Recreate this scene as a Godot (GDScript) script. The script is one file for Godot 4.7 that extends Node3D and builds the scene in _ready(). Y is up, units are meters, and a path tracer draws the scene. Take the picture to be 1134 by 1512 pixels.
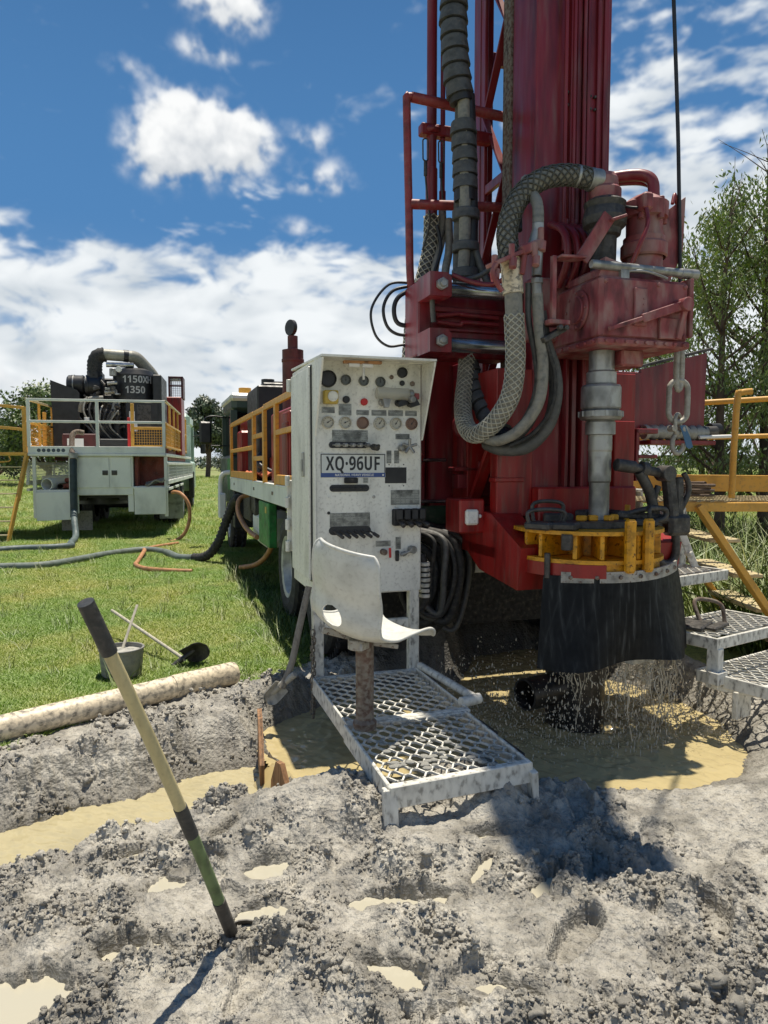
extends Node3D
# A drilling site in a paddock: a red drill rig on a truck, a support truck, mud, water, grass and gum trees.

# ---------------------------------------------------------------- mesh builder
class MB:
	var v := PackedVector3Array()
	var n := PackedVector3Array()
	var c := PackedColorArray()
	var uv := PackedVector2Array()
	var ix := PackedInt32Array()
	var col := Color(1, 1, 1)
	func vert(p: Vector3, nn: Vector3, t := Vector2.ZERO) -> int:
		v.append(p); n.append(nn); c.append(col); uv.append(t)
		return v.size() - 1
	func face(a: int, b: int, d: int) -> void:      # counter-clockwise as seen from outside
		ix.append(a); ix.append(d); ix.append(b)
	func tri(a: Vector3, b: Vector3, d: Vector3) -> void:
		var nn := (b - a).cross(d - a).normalized()
		face(vert(a, nn), vert(b, nn), vert(d, nn))
	func quad(a: Vector3, b: Vector3, d: Vector3, e: Vector3) -> void:
		var nn := (d - a).cross(e - b).normalized()
		var i := vert(a, nn, Vector2(0, 1)); vert(b, nn, Vector2(1, 1)); vert(d, nn, Vector2(1, 0)); vert(e, nn, Vector2(0, 0))
		face(i, i + 1, i + 2); face(i, i + 2, i + 3)
	func box(ce: Vector3, s: Vector3, b := Basis(), bev := 0.004) -> void:
		var h := s * 0.5
		bev = minf(bev, minf(h.x, minf(h.y, h.z)) * 0.6)
		var P := func(x: float, y: float, z: float, ax: int) -> Vector3:
			var q := Vector3(x * h.x, y * h.y, z * h.z)
			if ax != 0: q.x -= x * bev
			if ax != 1: q.y -= y * bev
			if ax != 2: q.z -= z * bev
			return ce + b * q
		for s1 in [-1.0, 1.0]:
			var f := [[P.call(s1, -1, -1, 0), P.call(s1, 1, -1, 0), P.call(s1, 1, 1, 0), P.call(s1, -1, 1, 0)], [P.call(-1, s1, -1, 1), P.call(-1, s1, 1, 1), P.call(1, s1, 1, 1), P.call(1, s1, -1, 1)], [P.call(-1, -1, s1, 2), P.call(1, -1, s1, 2), P.call(1, 1, s1, 2), P.call(-1, 1, s1, 2)]]
			for q in f:
				if s1 > 0: quad(q[0], q[1], q[2], q[3])
				else: quad(q[3], q[2], q[1], q[0])
			if bev > 0.0:
				for s2 in [-1.0, 1.0]:
					var e := [[P.call(s1, s2, -1, 0), P.call(s1, s2, 1, 0), P.call(s1, s2, 1, 1), P.call(s1, s2, -1, 1)], [P.call(s1, -1, s2, 2), P.call(s1, 1, s2, 2), P.call(s1, 1, s2, 0), P.call(s1, -1, s2, 0)], [P.call(-1, s1, s2, 1), P.call(1, s1, s2, 1), P.call(1, s1, s2, 2), P.call(-1, s1, s2, 2)]]
					for q in e:
						var nn: Vector3 = (q[2] - q[0]).cross(q[3] - q[1])
						if nn.dot((q[0] + q[2]) * 0.5 - ce) > 0: quad(q[0], q[1], q[2], q[3])
						else: quad(q[3], q[2], q[1], q[0])
					for s3 in [-1.0, 1.0]:
						var a: Vector3 = P.call(s1, s2, s3, 0)
						var d: Vector3 = P.call(s1, s2, s3, 1)
						var g: Vector3 = P.call(s1, s2, s3, 2)
						if (d - a).cross(g - a).dot(a - ce) > 0: tri(a, d, g)
						else: tri(a, g, d)
	# box given by two corners
	func bx(a: Vector3, d: Vector3, bev := 0.004) -> void:
		box((a + d) * 0.5, (d - a).abs(), Basis(), bev)
	# flat bar from a to b; w across, h along 'up'
	func bar(a: Vector3, b: Vector3, w: float, h: float, up := Vector3.UP, bev := 0.003) -> void:
		var z := (b - a).normalized()
		if absf(z.dot(up)) > 0.98: up = Vector3.RIGHT
		var x := up.cross(z).normalized()
		box((a + b) * 0.5, Vector3(w, h, a.distance_to(b)), Basis(x, z.cross(x), z), bev)
	func tube(pts: PackedVector3Array, r: float, sides := 10, caps := true, radii := PackedFloat32Array(), closed := false) -> void:
		var m := pts.size()
		var up := Vector3.UP
		var base := v.size()
		var len := 0.0
		var side := Vector3.ZERO
		for i in m:
			var a := pts[maxi(i - 1, 0)] if not closed else pts[(i - 1 + m) % m]
			var b := pts[mini(i + 1, m - 1)] if not closed else pts[(i + 1) % m]
			var t := (b - a).normalized()
			if i == 0:
				side = t.cross(up if absf(t.y) < 0.9 else Vector3.RIGHT).normalized()
			else:
				len += pts[i].distance_to(pts[i - 1])
				side = (side - t * side.dot(t)).normalized()
			var o := t.cross(side)
			var rr := r if radii.is_empty() else radii[i]
			for k in sides + 1:
				var an := TAU * k / sides
				var d := side * cos(an) - o * sin(an)
				vert(pts[i] + d * rr, d, Vector2(float(k) / sides, len))
		var w := sides + 1
		for i in (m if closed else m - 1):
			for k in sides:
				var p := base + i * w + k
				var q := base + ((i + 1) % m) * w + k
				face(p, q, q + 1); face(p, q + 1, p + 1)
		if caps and not closed:
			for e in 2:
				var i := 0 if e == 0 else m - 1
				var t := (pts[0] - pts[1]).normalized() if e == 0 else (pts[m - 1] - pts[m - 2]).normalized()
				var ce := vert(pts[i], t)
				var first := v.size()
				for k in sides: vert(v[base + i * w + k], t)
				for k in sides:
					var k2 := (k + 1) % sides
					if e == 0: face(ce, first + k, first + k2)
					else: face(ce, first + k2, first + k)
	# surface of revolution round the y axis of x; profile runs from bottom to top (r, y)
	func lathe(prof: Array, x: Transform3D, sides := 20, arc := TAU) -> void:
		for i in prof.size() - 1:
			var a: Vector2 = prof[i]
			var b: Vector2 = prof[i + 1]
			var d := b - a
			var nn := Vector2(d.y, -d.x).normalized()
			var base := v.size()
			for k in sides + 1:
				var an := arc * k / sides
				var cs := Vector3(cos(an), 0, -sin(an))
				var no := (x.basis * (cs * nn.x + Vector3(0, nn.y, 0))).normalized()
				vert(x * (cs * a.x + Vector3(0, a.y, 0)), no, Vector2(float(k) / sides, a.y)); vert(x * (cs * b.x + Vector3(0, b.y, 0)), no, Vector2(float(k) / sides, b.y))
			for k in sides:
				var p := base + k * 2
				face(p, p + 2, p + 3); face(p, p + 3, p + 1)
	# solid cylinder between two points with a small chamfer
	func cyl(a: Vector3, b: Vector3, r: float, sides := 16, ch := 0.003) -> void:
		var l := a.distance_to(b)
		ch = minf(ch, minf(r, l) * 0.3)
		lathe([Vector2(0, 0), Vector2(r - ch, 0), Vector2(r, ch), Vector2(r, l - ch), Vector2(r - ch, l), Vector2(0, l)], axis(a, b), sides)
	func pipe(a: Vector3, b: Vector3, r: float, ri: float, sides := 20) -> void:
		var l := a.distance_to(b)
		lathe([Vector2(ri, l), Vector2(ri, 0), Vector2(r, 0), Vector2(r, l), Vector2(ri, l)], axis(a, b), sides)
	static func axis(a: Vector3, b: Vector3) -> Transform3D:
		var y := (b - a).normalized()
		var x := y.cross(Vector3.BACK if absf(y.z) < 0.9 else Vector3.RIGHT).normalized()
		return Transform3D(Basis(x, y, x.cross(y)), a)
	# polygon in the xy plane of x, thick along z (centred)
	func prism(poly: PackedVector2Array, depth: float, x: Transform3D) -> void:
		if Geometry2D.is_polygon_clockwise(poly): poly = reversed(poly)
		var t := Geometry2D.triangulate_polygon(poly)
		for e in [-1.0, 1.0]:
			var base := v.size()
			var nn: Vector3 = (x.basis * Vector3(0, 0, e)).normalized()
			for p in poly: vert(x * Vector3(p.x, p.y, e * depth * 0.5), nn, p)
			for i in range(0, t.size(), 3):
				var a := poly[t[i]]
				var ccw := (poly[t[i + 1]] - a).cross(poly[t[i + 2]] - a) > 0
				if ccw == (e > 0): face(base + t[i], base + t[i + 1], base + t[i + 2])
				else: face(base + t[i], base + t[i + 2], base + t[i + 1])
		for i in poly.size():
			var a := poly[i]
			var b := poly[(i + 1) % poly.size()]
			quad(x * Vector3(a.x, a.y, -depth * 0.5), x * Vector3(b.x, b.y, -depth * 0.5), x * Vector3(b.x, b.y, depth * 0.5), x * Vector3(a.x, a.y, depth * 0.5))
	static func reversed(p: PackedVector2Array) -> PackedVector2Array:
		var q := p.duplicate(); q.reverse(); return q
	func torus(x: Transform3D, R: float, r: float, sides := 8, segs := 18, stretch := 0.0) -> void:
		var pts := PackedVector3Array()
		for k in segs:
			var an := TAU * k / segs
			pts.append(x * Vector3(cos(an) * R, sin(an) * R + signf(sin(an)) * stretch, 0))
		tube(pts, r, sides, false, PackedFloat32Array(), true)
	# smooth sheet over a grid of points, both sides
	func sheet(g: Array, thick: float) -> void:
		var h: int = g.size()
		var w: int = g[0].size()
		for s in [1.0, -1.0]:
			var base := v.size()
			for j in h:
				for i in w:
					var du: Vector3 = g[j][mini(i + 1, w - 1)] - g[j][maxi(i - 1, 0)]
					var dv: Vector3 = g[mini(j + 1, h - 1)][i] - g[maxi(j - 1, 0)][i]
					var nn: Vector3 = du.cross(dv).normalized() * s
					vert(g[j][i] + nn * thick * 0.5, nn, Vector2(float(i) / (w - 1), float(j) / (h - 1)))
			for j in h - 1:
				for i in w - 1:
					var p := base + j * w + i
					if s > 0: face(p, p + 1, p + w + 1); face(p, p + w + 1, p + w)
					else: face(p, p + w + 1, p + 1); face(p, p + w, p + w + 1)
		var half := h * w
		var b0 := v.size() - 2 * half
		var rim: Array[int] = []
		for i in w: rim.append(i)
		for j in range(1, h): rim.append(j * w + w - 1)
		for i in range(w - 2, -1, -1): rim.append((h - 1) * w + i)
		for j in range(h - 2, 0, -1): rim.append(j * w)
		for k in rim.size():
			var a := rim[k]
			var b := rim[(k + 1) % rim.size()]
			quad(v[b0 + a], v[b0 + half + a], v[b0 + half + b], v[b0 + b])
	func mesh() -> ArrayMesh:
		var arr := []
		arr.resize(Mesh.ARRAY_MAX)
		arr[Mesh.ARRAY_VERTEX] = v; arr[Mesh.ARRAY_NORMAL] = n; arr[Mesh.ARRAY_COLOR] = c; arr[Mesh.ARRAY_TEX_UV] = uv; arr[Mesh.ARRAY_INDEX] = ix
		var m := ArrayMesh.new()
		m.add_surface_from_arrays(Mesh.PRIMITIVE_TRIANGLES, arr)
		return m

# ---------------------------------------------------------------- scene helpers
func part(called: String, b: MB, m: Material, parent: Node = self) -> MeshInstance3D:
	var o := MeshInstance3D.new()
	o.name = called
	o.mesh = b.mesh()
	o.material_override = m
	parent.add_child(o, true)
	if o.name != called: o.name = numbered(called, parent)
	return o

func numbered(called: String, parent: Node) -> String:
	var k := 1
	while parent.has_node("%s_%03d" % [called, k]): k += 1
	return "%s_%03d" % [called, k]

func tag(o: Node, label: String, category: String, group := "") -> Node:
	o.set_meta("label", label)
	o.set_meta("category", category)
	if group: o.set_meta("group", group)
	return o

func structure(o: Node, kind := "structure") -> Node:
	o.set_meta("kind", kind)
	return o

func thing(called: String, label: String, category: String, at := Vector3.ZERO, yaw := 0.0, group := "") -> Node3D:
	var o := Node3D.new()
	o.name = called
	if has_node(called): o.name = numbered(called, self)
	add_child(o)
	o.position = at
	o.rotation_degrees.y = yaw
	tag(o, label, category, group)
	return o

func copy(o: Node3D, called: String, parent: Node = self) -> Node3D:
	var d: Node3D = o.duplicate()
	d.name = numbered(called, parent)
	parent.add_child(d)
	return d

func pv(a: Array) -> PackedVector3Array:
	return PackedVector3Array(a)

# smooth curve through points
func curve(p: Array, per := 8) -> PackedVector3Array:
	var out := PackedVector3Array()
	for i in p.size() - 1:
		var a: Vector3 = p[maxi(i - 1, 0)]
		var b: Vector3 = p[i]
		var c: Vector3 = p[i + 1]
		var d: Vector3 = p[mini(i + 2, p.size() - 1)]
		for k in per:
			out.append(b.cubic_interpolate(c, a, d, float(k) / per))
	out.append(p[-1])
	return out

func hose(p: Array, r: float, per := 8, sides := 10) -> MB:
	var b := MB.new()
	b.tube(curve(p, per), r, sides)
	return b

# strands of a net sleeve wound both ways round a path
func sleeve(path: PackedVector3Array, r: float, strands: int, pitch: float, th: float) -> MB:
	var b := MB.new()
	var fr := frames(path)
	for s in strands:
		for dir in [-1.0, 1.0]:
			var pts := PackedVector3Array()
			var l := 0.0
			for i in path.size():
				if i > 0: l += path[i].distance_to(path[i - 1])
				var an: float = TAU * s / strands + dir * TAU * l / pitch
				var q: float = r + th * (0.25 + 0.3 * dir * sin(an * 3.0))
				pts.append(path[i] + (fr[i].x * cos(an) + fr[i].y * sin(an)) * q)
			b.tube(pts, th, 4, false)
	return b

func frames(path: PackedVector3Array) -> Array:
	var out := []
	var side := Vector3.ZERO
	for i in path.size():
		var t := (path[mini(i + 1, path.size() - 1)] - path[maxi(i - 1, 0)]).normalized()
		if i == 0: side = t.cross(Vector3.UP if absf(t.y) < 0.9 else Vector3.RIGHT).normalized()
		else: side = (side - t * side.dot(t)).normalized()
		out.append(Basis(side, t.cross(side), t))
	return out

func resampled(path: PackedVector3Array, step: float) -> PackedVector3Array:
	var c := Curve3D.new()
	for p in path: c.add_point(p)
	var out := PackedVector3Array()
	var l := c.get_baked_length()
	var m := maxi(int(l / step), 2)
	for i in m + 1: out.append(c.sample_baked(l * i / m))
	return out

# ---------------------------------------------------------------- materials
var M := {}
var tex := {}

func lin(r: float, g: float, b: float) -> Color:
	return Color(r, g, b).linear_to_srgb()

func noise_tex(freq: float, oct: int, stops: Array, size := 512, type := FastNoiseLite.TYPE_SIMPLEX_SMOOTH, seed := 1) -> NoiseTexture2D:
	var f := FastNoiseLite.new()
	f.seed = seed; f.frequency = freq; f.fractal_octaves = oct; f.noise_type = type
	if type == FastNoiseLite.TYPE_CELLULAR: f.cellular_return_type = FastNoiseLite.RETURN_DISTANCE
	var t := NoiseTexture2D.new()
	t.width = size; t.height = size; t.seamless = true; t.noise = f
	if not stops.is_empty():
		var g := Gradient.new()
		g.offsets = PackedFloat32Array(stops.map(func(s): return s[0]))
		g.colors = PackedColorArray(stops.map(func(s): return s[1]))
		t.color_ramp = g
	return t

func grey(v: float, a := 1.0) -> Color:
	return Color(v, v, v, a)

func make_textures() -> void:
	tex.grime = noise_tex(0.012, 5, [[0.0, grey(0.62)], [0.35, grey(0.86)], [0.5, grey(0.95)], [1.0, grey(1.0)]])
	tex.clean = noise_tex(0.01, 5, [[0.0, grey(0.84)], [0.35, grey(0.95)], [0.6, grey(1.0)], [1.0, grey(1.0)]], 512, FastNoiseLite.TYPE_SIMPLEX_SMOOTH, 15)
	tex.blotch = noise_tex(0.008, 6, [[0.0, grey(0.45)], [0.4, grey(0.8)], [0.6, grey(0.97)], [1.0, grey(1.0)]], 512, FastNoiseLite.TYPE_SIMPLEX_SMOOTH, 5)
	tex.mud = noise_tex(0.02, 6, [[0.0, Color(0.5, 0.46, 0.42, 0.38)], [0.22, Color(0.5, 0.46, 0.42, 0.2)], [0.4, Color(0.52, 0.48, 0.44, 0.05)], [0.62, Color(0.6, 0.57, 0.52, 0.0)], [1.0, Color(0.6, 0.57, 0.52, 0.0)]], 512, FastNoiseLite.TYPE_SIMPLEX_SMOOTH, 9)
	tex.mudheavy = noise_tex(0.022, 6, [[0.0, Color(0.56, 0.54, 0.49, 0.85)], [0.35, Color(0.58, 0.56, 0.51, 0.6)], [0.55, Color(0.6, 0.57, 0.52, 0.22)], [0.75, Color(0.6, 0.57, 0.52, 0.03)], [1.0, Color(0.6, 0.57, 0.52, 0.0)]], 512, FastNoiseLite.TYPE_SIMPLEX_SMOOTH, 12)
	tex.wet = noise_tex(0.02, 6, [[0.0, Color(0.5, 0.5, 0.48, 0.5)], [0.2, Color(0.45, 0.46, 0.45, 0.25)], [0.36, Color(0.4, 0.41, 0.4, 0.06)], [0.6, Color(0.4, 0.41, 0.4, 0.0)], [1.0, Color(0.4, 0.41, 0.4, 0.0)]], 512, FastNoiseLite.TYPE_SIMPLEX_SMOOTH, 19)
	tex.splat = noise_tex(0.024, 6, [[0.0, Color(0.4, 0.38, 0.34, 0.95)], [0.40, Color(0.42, 0.4, 0.36, 0.85)], [0.47, Color(0.46, 0.43, 0.38, 0.2)], [0.56, Color(0.5, 0.47, 0.42, 0.0)], [1.0, Color(0.5, 0.47, 0.42, 0.0)]], 512, FastNoiseLite.TYPE_SIMPLEX_SMOOTH, 27)
	tex.dust = noise_tex(0.009, 7, [[0.0, Color(0.66, 0.57, 0.54, 0.75)], [0.3, Color(0.64, 0.54, 0.5, 0.5)], [0.5, Color(0.6, 0.46, 0.43, 0.22)], [0.62, Color(0.3, 0.2, 0.18, 0.12)], [0.8, Color(0.12, 0.08, 0.07, 0.45)], [1.0, Color(0.1, 0.07, 0.06, 0.7)]], 512, FastNoiseLite.TYPE_SIMPLEX_SMOOTH, 71)
	tex.smear = noise_tex(0.016, 6, [[0.0, Color(0.36, 0.34, 0.31, 0.85)], [0.24, Color(0.38, 0.36, 0.33, 0.6)], [0.36, Color(0.42, 0.4, 0.36, 0.22)], [0.55, Color(0.5, 0.47, 0.42, 0.06)], [0.7, Color(0.5, 0.47, 0.42, 0.0)], [1.0, Color(0.5, 0.47, 0.42, 0.0)]], 512, FastNoiseLite.TYPE_SIMPLEX_SMOOTH, 17)
	tex.crumb = noise_tex(0.018, 6, [], 1024, FastNoiseLite.TYPE_SIMPLEX_SMOOTH, 55)
	tex.speck = noise_tex(0.03, 6, [[0.0, Color(0.40, 0.37, 0.32, 0.45)], [0.18, Color(0.42, 0.39, 0.34, 0.25)], [0.34, Color(0.46, 0.43, 0.38, 0.06)], [0.5, Color(0.42, 0.39, 0.34, 0.0)], [1.0, Color(0.4, 0.37, 0.32, 0.0)]], 512, FastNoiseLite.TYPE_SIMPLEX_SMOOTH, 21)
	tex.rust = noise_tex(0.025, 5, [[0.0, Color(0.28, 0.13, 0.07, 1)], [0.2, Color(0.33, 0.17, 0.09, 0.85)], [0.27, Color(0.36, 0.2, 0.1, 0.1)], [0.33, Color(0.36, 0.2, 0.1, 0)], [1, Color(0.36, 0.2, 0.1, 0)]], 512, FastNoiseLite.TYPE_SIMPLEX_SMOOTH, 31)
	tex.bump = noise_tex(0.03, 5, [], 512, FastNoiseLite.TYPE_SIMPLEX_SMOOTH, 41)
	tex.lumps = noise_tex(0.03, 4, [], 1024, FastNoiseLite.TYPE_CELLULAR, 51)
	tex.rough = noise_tex(0.02, 4, [[0.0, grey(0.55)], [1.0, grey(1.0)]], 512, FastNoiseLite.TYPE_SIMPLEX_SMOOTH, 61)

# base colour (linear), roughness, metal, grime texture, detail layer, scale of the grime per metre, relief in cm
func mat(key: String, c: Color, rough := 0.6, metal := 0.0, base := "grime", det := "", sc := Vector3(1.5, 1.5, 1.5), bump := 0.0, dsc := 3.0) -> StandardMaterial3D:
	var m := StandardMaterial3D.new()
	m.resource_name = key
	m.albedo_color = c
	m.roughness = rough
	m.metallic = metal
	m.vertex_color_use_as_albedo = true
	m.uv1_triplanar = true
	m.uv1_scale = sc * 0.4
	if base: m.albedo_texture = tex[base]
	if rough < 0.8:
		m.roughness_texture = tex.rough
		m.roughness = minf(rough * 1.25, 1.0)
	if det:
		m.detail_enabled = true
		m.detail_albedo = tex[det]
		m.detail_uv_layer = BaseMaterial3D.DETAIL_UV_2
		m.uv2_triplanar = true
		m.uv2_scale = Vector3.ONE * dsc * 0.45
	if bump != 0.0:
		m.heightmap_enabled = true
		m.heightmap_texture = tex.bump
		m.heightmap_scale = bump
	M[key] = m
	return m

func plain(key: String, c: Color, rough := 0.6, metal := 0.0) -> StandardMaterial3D:
	var m := StandardMaterial3D.new()
	m.resource_name = key
	m.albedo_color = c; m.roughness = rough; m.metallic = metal
	m.vertex_color_use_as_albedo = true
	M[key] = m
	return m

func make_materials() -> void:
	make_textures()
	var st := Vector3(3.0, 0.5, 3.0)
	mat("red", lin(0.23, 0.014, 0.022), 0.4, 0.0, "grime", "mud", st, 0.0, 2.2)
	mat("red_clean", lin(0.33, 0.014, 0.012), 0.42, 0.0, "grime", "speck", st, 0.03)
	mat("red_dusty", lin(0.33, 0.062, 0.068), 0.6, 0.0, "grime", "dust", Vector3(4, 1.5, 4), 0.08, 4.0)
	mat("red_rail", lin(0.28, 0.03, 0.03), 0.5, 0.0, "grime", "mud", Vector3(3, 3, 3), 0.03, 5.0)
	mat("white_panel", lin(0.80, 0.79, 0.71), 0.45, 0.0, "clean", "speck", Vector3(2.5, 0.9, 2.5), 0.0, 5.0)
	mat("white_muddy", lin(0.74, 0.72, 0.64), 0.6, 0.0, "clean", "smear", Vector3(4, 4, 4), 0.1, 5.0)
	mat("white_truck", lin(0.76, 0.77, 0.71), 0.5, 0.0, "clean", "", Vector3(1, 0.6, 1), 0.0, 1.5)
	mat("seat", lin(0.66, 0.66, 0.61), 0.42, 0.0, "clean", "speck", Vector3(3, 3, 3), 0.0, 5.0)
	mat("yellow", lin(0.72, 0.38, 0.06), 0.55, 0.0, "clean", "speck", Vector3(2, 2, 2), 0.03, 3.0)
	mat("yellow_table", lin(0.78, 0.36, 0.012), 0.5, 0.0, "grime", "rust", Vector3(5, 5, 5), 0.08, 5.0)
	mat("orange", lin(0.76, 0.36, 0.045), 0.5, 0.0, "clean", "speck", Vector3(2, 2, 2), 0.02, 3.0)
	mat("black", lin(0.018, 0.019, 0.022), 0.5, 0.0, "grime", "", Vector3(2, 2, 2), 0.02)
	mat("rubber", lin(0.02, 0.021, 0.022), 0.75, 0.0, "grime", "mud", Vector3(5, 5, 5), 0.1, 5.0)
	mat("wrap", lin(0.07, 0.075, 0.08), 0.6, 0.0, "grime", "mud", Vector3(6, 6, 6), 0.05, 6.0)
	mat("hose_grey", lin(0.21, 0.21, 0.19), 0.65, 0.0, "grime", "mudheavy", Vector3(6, 6, 6), 0.1, 6.0)
	mat("hose_dark", lin(0.09, 0.092, 0.09), 0.6, 0.0, "grime", "mud", Vector3(6, 6, 6), 0.1, 6.0)
	mat("net", lin(0.50, 0.48, 0.40), 0.8, 0.0, "grime", "", Vector3(6, 6, 6))
	mat("net_dark", lin(0.10, 0.10, 0.085), 0.8, 0.0, "grime", "", Vector3(6, 6, 6))
	mat("steel", lin(0.42, 0.42, 0.40), 0.45, 0.55, "blotch", "mud", Vector3(4, 2, 4), 0.1, 5.0)
	mat("steel_dark", lin(0.075, 0.07, 0.065), 0.55, 0.3, "blotch", "mud", Vector3(6, 6, 6), 0.2, 8.0)
	mat("chrome", lin(0.5, 0.52, 0.54), 0.22, 0.9, "blotch", "mud", Vector3(2, 2, 2), 0.0, 3.0)
	mat("rusty", lin(0.14, 0.075, 0.05), 0.8, 0.1, "blotch", "mudheavy", Vector3(6, 3, 6), 0.2, 6.0)
	mat("mat", lin(0.006, 0.007, 0.008), 0.55, 0.0, "grime", "wet", Vector3(5, 5, 5), 0.05, 1.0)
	mat("green_paint", lin(0.035, 0.26, 0.06), 0.45, 0.0, "grime", "speck", Vector3(2, 2, 2))
	mat("plate_metal", lin(0.30, 0.31, 0.29), 0.45, 0.5, "blotch", "", Vector3(8, 8, 8))
	mat("wood", lin(0.33, 0.17, 0.075), 0.75, 0.0, "blotch", "", Vector3(30, 3, 30), 0.1)
	mat("wood_handle", lin(0.54, 0.46, 0.24), 0.5, 0.0, "clean", "speck", Vector3(14, 3, 14), 0.05, 8.0)
	mat("green_handle", lin(0.15, 0.22, 0.085), 0.6, 0.0, "blotch", "mud", Vector3(10, 5, 10), 0.08, 9.0)
	mat("tape", lin(0.03, 0.033, 0.034), 0.55, 0.0, "grime", "mud", Vector3(6, 6, 6), 0.3, 7.0)
	mat("pvc", lin(0.78, 0.66, 0.47), 0.45, 0.0, "clean", "splat", Vector3(3, 3, 3), 0.0, 5.0)
	mat("tyre", lin(0.022, 0.022, 0.023), 0.8, 0.0, "grime", "mud", Vector3(4, 4, 4), 0.1, 3.0)
	mat("rim_white", lin(0.5, 0.5, 0.48), 0.5, 0.2, "grime", "speck", Vector3(4, 4, 4))
	mat("blue_hose", lin(0.115, 0.155, 0.155), 0.6, 0.0, "grime", "", Vector3(4, 4, 4))
	mat("orange_hose", lin(0.5, 0.24, 0.1), 0.6, 0.0, "grime", "", Vector3(4, 4, 4))
	mat("bark", lin(0.13, 0.09, 0.065), 0.9, 0.0, "blotch", "", Vector3(6, 1.5, 6), 0.6)
	M.mat.uv2_scale = Vector3(3, 0.3, 3)
	for k in ["red", "red_clean"]: M[k].uv2_scale = Vector3(1.6, 0.2, 1.6)
	M.red_dusty.uv2_scale = Vector3(1.5, 0.7, 1.5)
	M.white_muddy.uv2_scale = Vector3(3, 1.6, 3)
	plain("dial", lin(0.5, 0.47, 0.38), 0.35)
	plain("ink", lin(0.02, 0.022, 0.025), 0.5)
	plain("blue_paint", lin(0.035, 0.075, 0.24), 0.45)
	plain("paper", lin(0.7, 0.7, 0.68), 0.6)
	plain("cloth_blue", lin(0.08, 0.16, 0.26), 0.9)
	plain("sign_red", lin(0.5, 0.02, 0.02), 0.5)
	var gl := plain("glass", Color(0.02, 0.025, 0.03), 0.06)
	gl.metallic_specular = 0.6
	mat("rusty_white", lin(0.45, 0.43, 0.38), 0.7, 0.1, "grime", "rust", Vector3(5, 5, 5), 0.1, 7.0)
	mat("orange_rusty", lin(0.45, 0.22, 0.09), 0.7, 0.0, "blotch", "", Vector3(8, 8, 8))
	mat("yellow_bright", lin(0.62, 0.44, 0.08), 0.5, 0.0, "clean", "speck", Vector3(8, 8, 8), 0.0, 8.0)
	mat("green_dark", lin(0.02, 0.06, 0.03), 0.5, 0.0, "grime", "mud", Vector3(2, 2, 2))
	mat("exhaust", lin(0.15, 0.045, 0.04), 0.7, 0.1, "blotch", "", Vector3(3, 1.5, 3))
	mat("cab_white", lin(0.7, 0.72, 0.7), 0.35, 0.0, "clean", "", Vector3(1, 1, 1))
	plain("dial_dark", lin(0.10, 0.11, 0.10), 0.3)
	plain("dial_rusty", lin(0.22, 0.13, 0.09), 0.6)
	plain("plate_white", lin(0.62, 0.64, 0.60), 0.5)
	plain("ink_soft", lin(0.16, 0.165, 0.16), 0.7)
	var cp := plain("clear_plastic", Color(0.75, 0.74, 0.68, 0.45), 0.3)
	cp.transparency = BaseMaterial3D.TRANSPARENCY_ALPHA
	mat("red_dull", lin(0.21, 0.045, 0.03), 0.7, 0.0, "grime", "speck", Vector3(1.5, 1, 1.5))
	mat("red_dark", lin(0.09, 0.012, 0.012), 0.5, 0.0, "grime", "", Vector3(2, 2, 2))
	mat("rail_pale", lin(0.58, 0.48, 0.27), 0.6, 0.0, "clean", "speck", Vector3(2, 2, 2), 0.0, 4.0)
	mat("pipe_grey", lin(0.36, 0.35, 0.30), 0.55, 0.2, "grime", "", Vector3(2, 2, 2))
	mat("flap_pale", lin(0.34, 0.36, 0.30), 0.7, 0.0, "grime", "", Vector3(2, 2, 2))
	mat("cab_green", lin(0.42, 0.56, 0.46), 0.35, 0.0, "clean", "", Vector3(1, 1, 1))
	plain("dial_sign", lin(0.05, 0.07, 0.10), 0.5)
	plain("paper_grey", lin(0.42, 0.42, 0.42), 0.6)
	mat("steel_muddy", lin(0.46, 0.44, 0.39), 0.65, 0.25, "grime", "mudheavy", Vector3(6, 6, 6), 0.15, 9.0)
	mat("wood_muddy", lin(0.27, 0.235, 0.19), 0.85, 0.0, "blotch", "mudheavy", Vector3(10, 3, 10), 0.2, 8.0)
	mat("wood_pale", lin(0.50, 0.46, 0.36), 0.7, 0.0, "grime", "", Vector3(10, 3, 10))
	mat("pail_grey", lin(0.20, 0.205, 0.20), 0.6, 0.0, "grime", "mudheavy", Vector3(6, 6, 6), 0.1, 5.0)
	mat("clay_pale", lin(0.42, 0.41, 0.36), 0.7, 0.0, "grime", "", Vector3(8, 8, 8), 0.2)
	mat("casing", lin(0.014, 0.012, 0.011), 0.35, 0.0, "grime", "mud", Vector3(4, 4, 4), 0.05)
	mat("wrap_pale", lin(0.40, 0.40, 0.36), 0.5, 0.0, "grime", "mudheavy", Vector3(6, 6, 6), 0.2, 6.0)
	mat("rope_brown", lin(0.14, 0.10, 0.075), 0.9, 0.0, "grime", "", Vector3(9, 9, 9))
	mat("rag_orange", lin(0.62, 0.16, 0.07), 0.9, 0.0, "grime", "", Vector3(3, 3, 3))
	mat("hose_navy", lin(0.025, 0.045, 0.055), 0.6, 0.0, "grime", "", Vector3(3, 3, 3))
	mat("hose_pale", lin(0.165, 0.20, 0.175), 0.65, 0.0, "grime", "", Vector3(3, 3, 3))
	mat("cab_dark", lin(0.03, 0.06, 0.045), 0.4, 0.0, "clean", "", Vector3(1, 1, 1))
	M.mat.metallic_specular = 0.3
# ---------------------------------------------------------------- sky
var n_a := FastNoiseLite.new()
var n_b := FastNoiseLite.new()
var n_c := FastNoiseLite.new()

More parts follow.
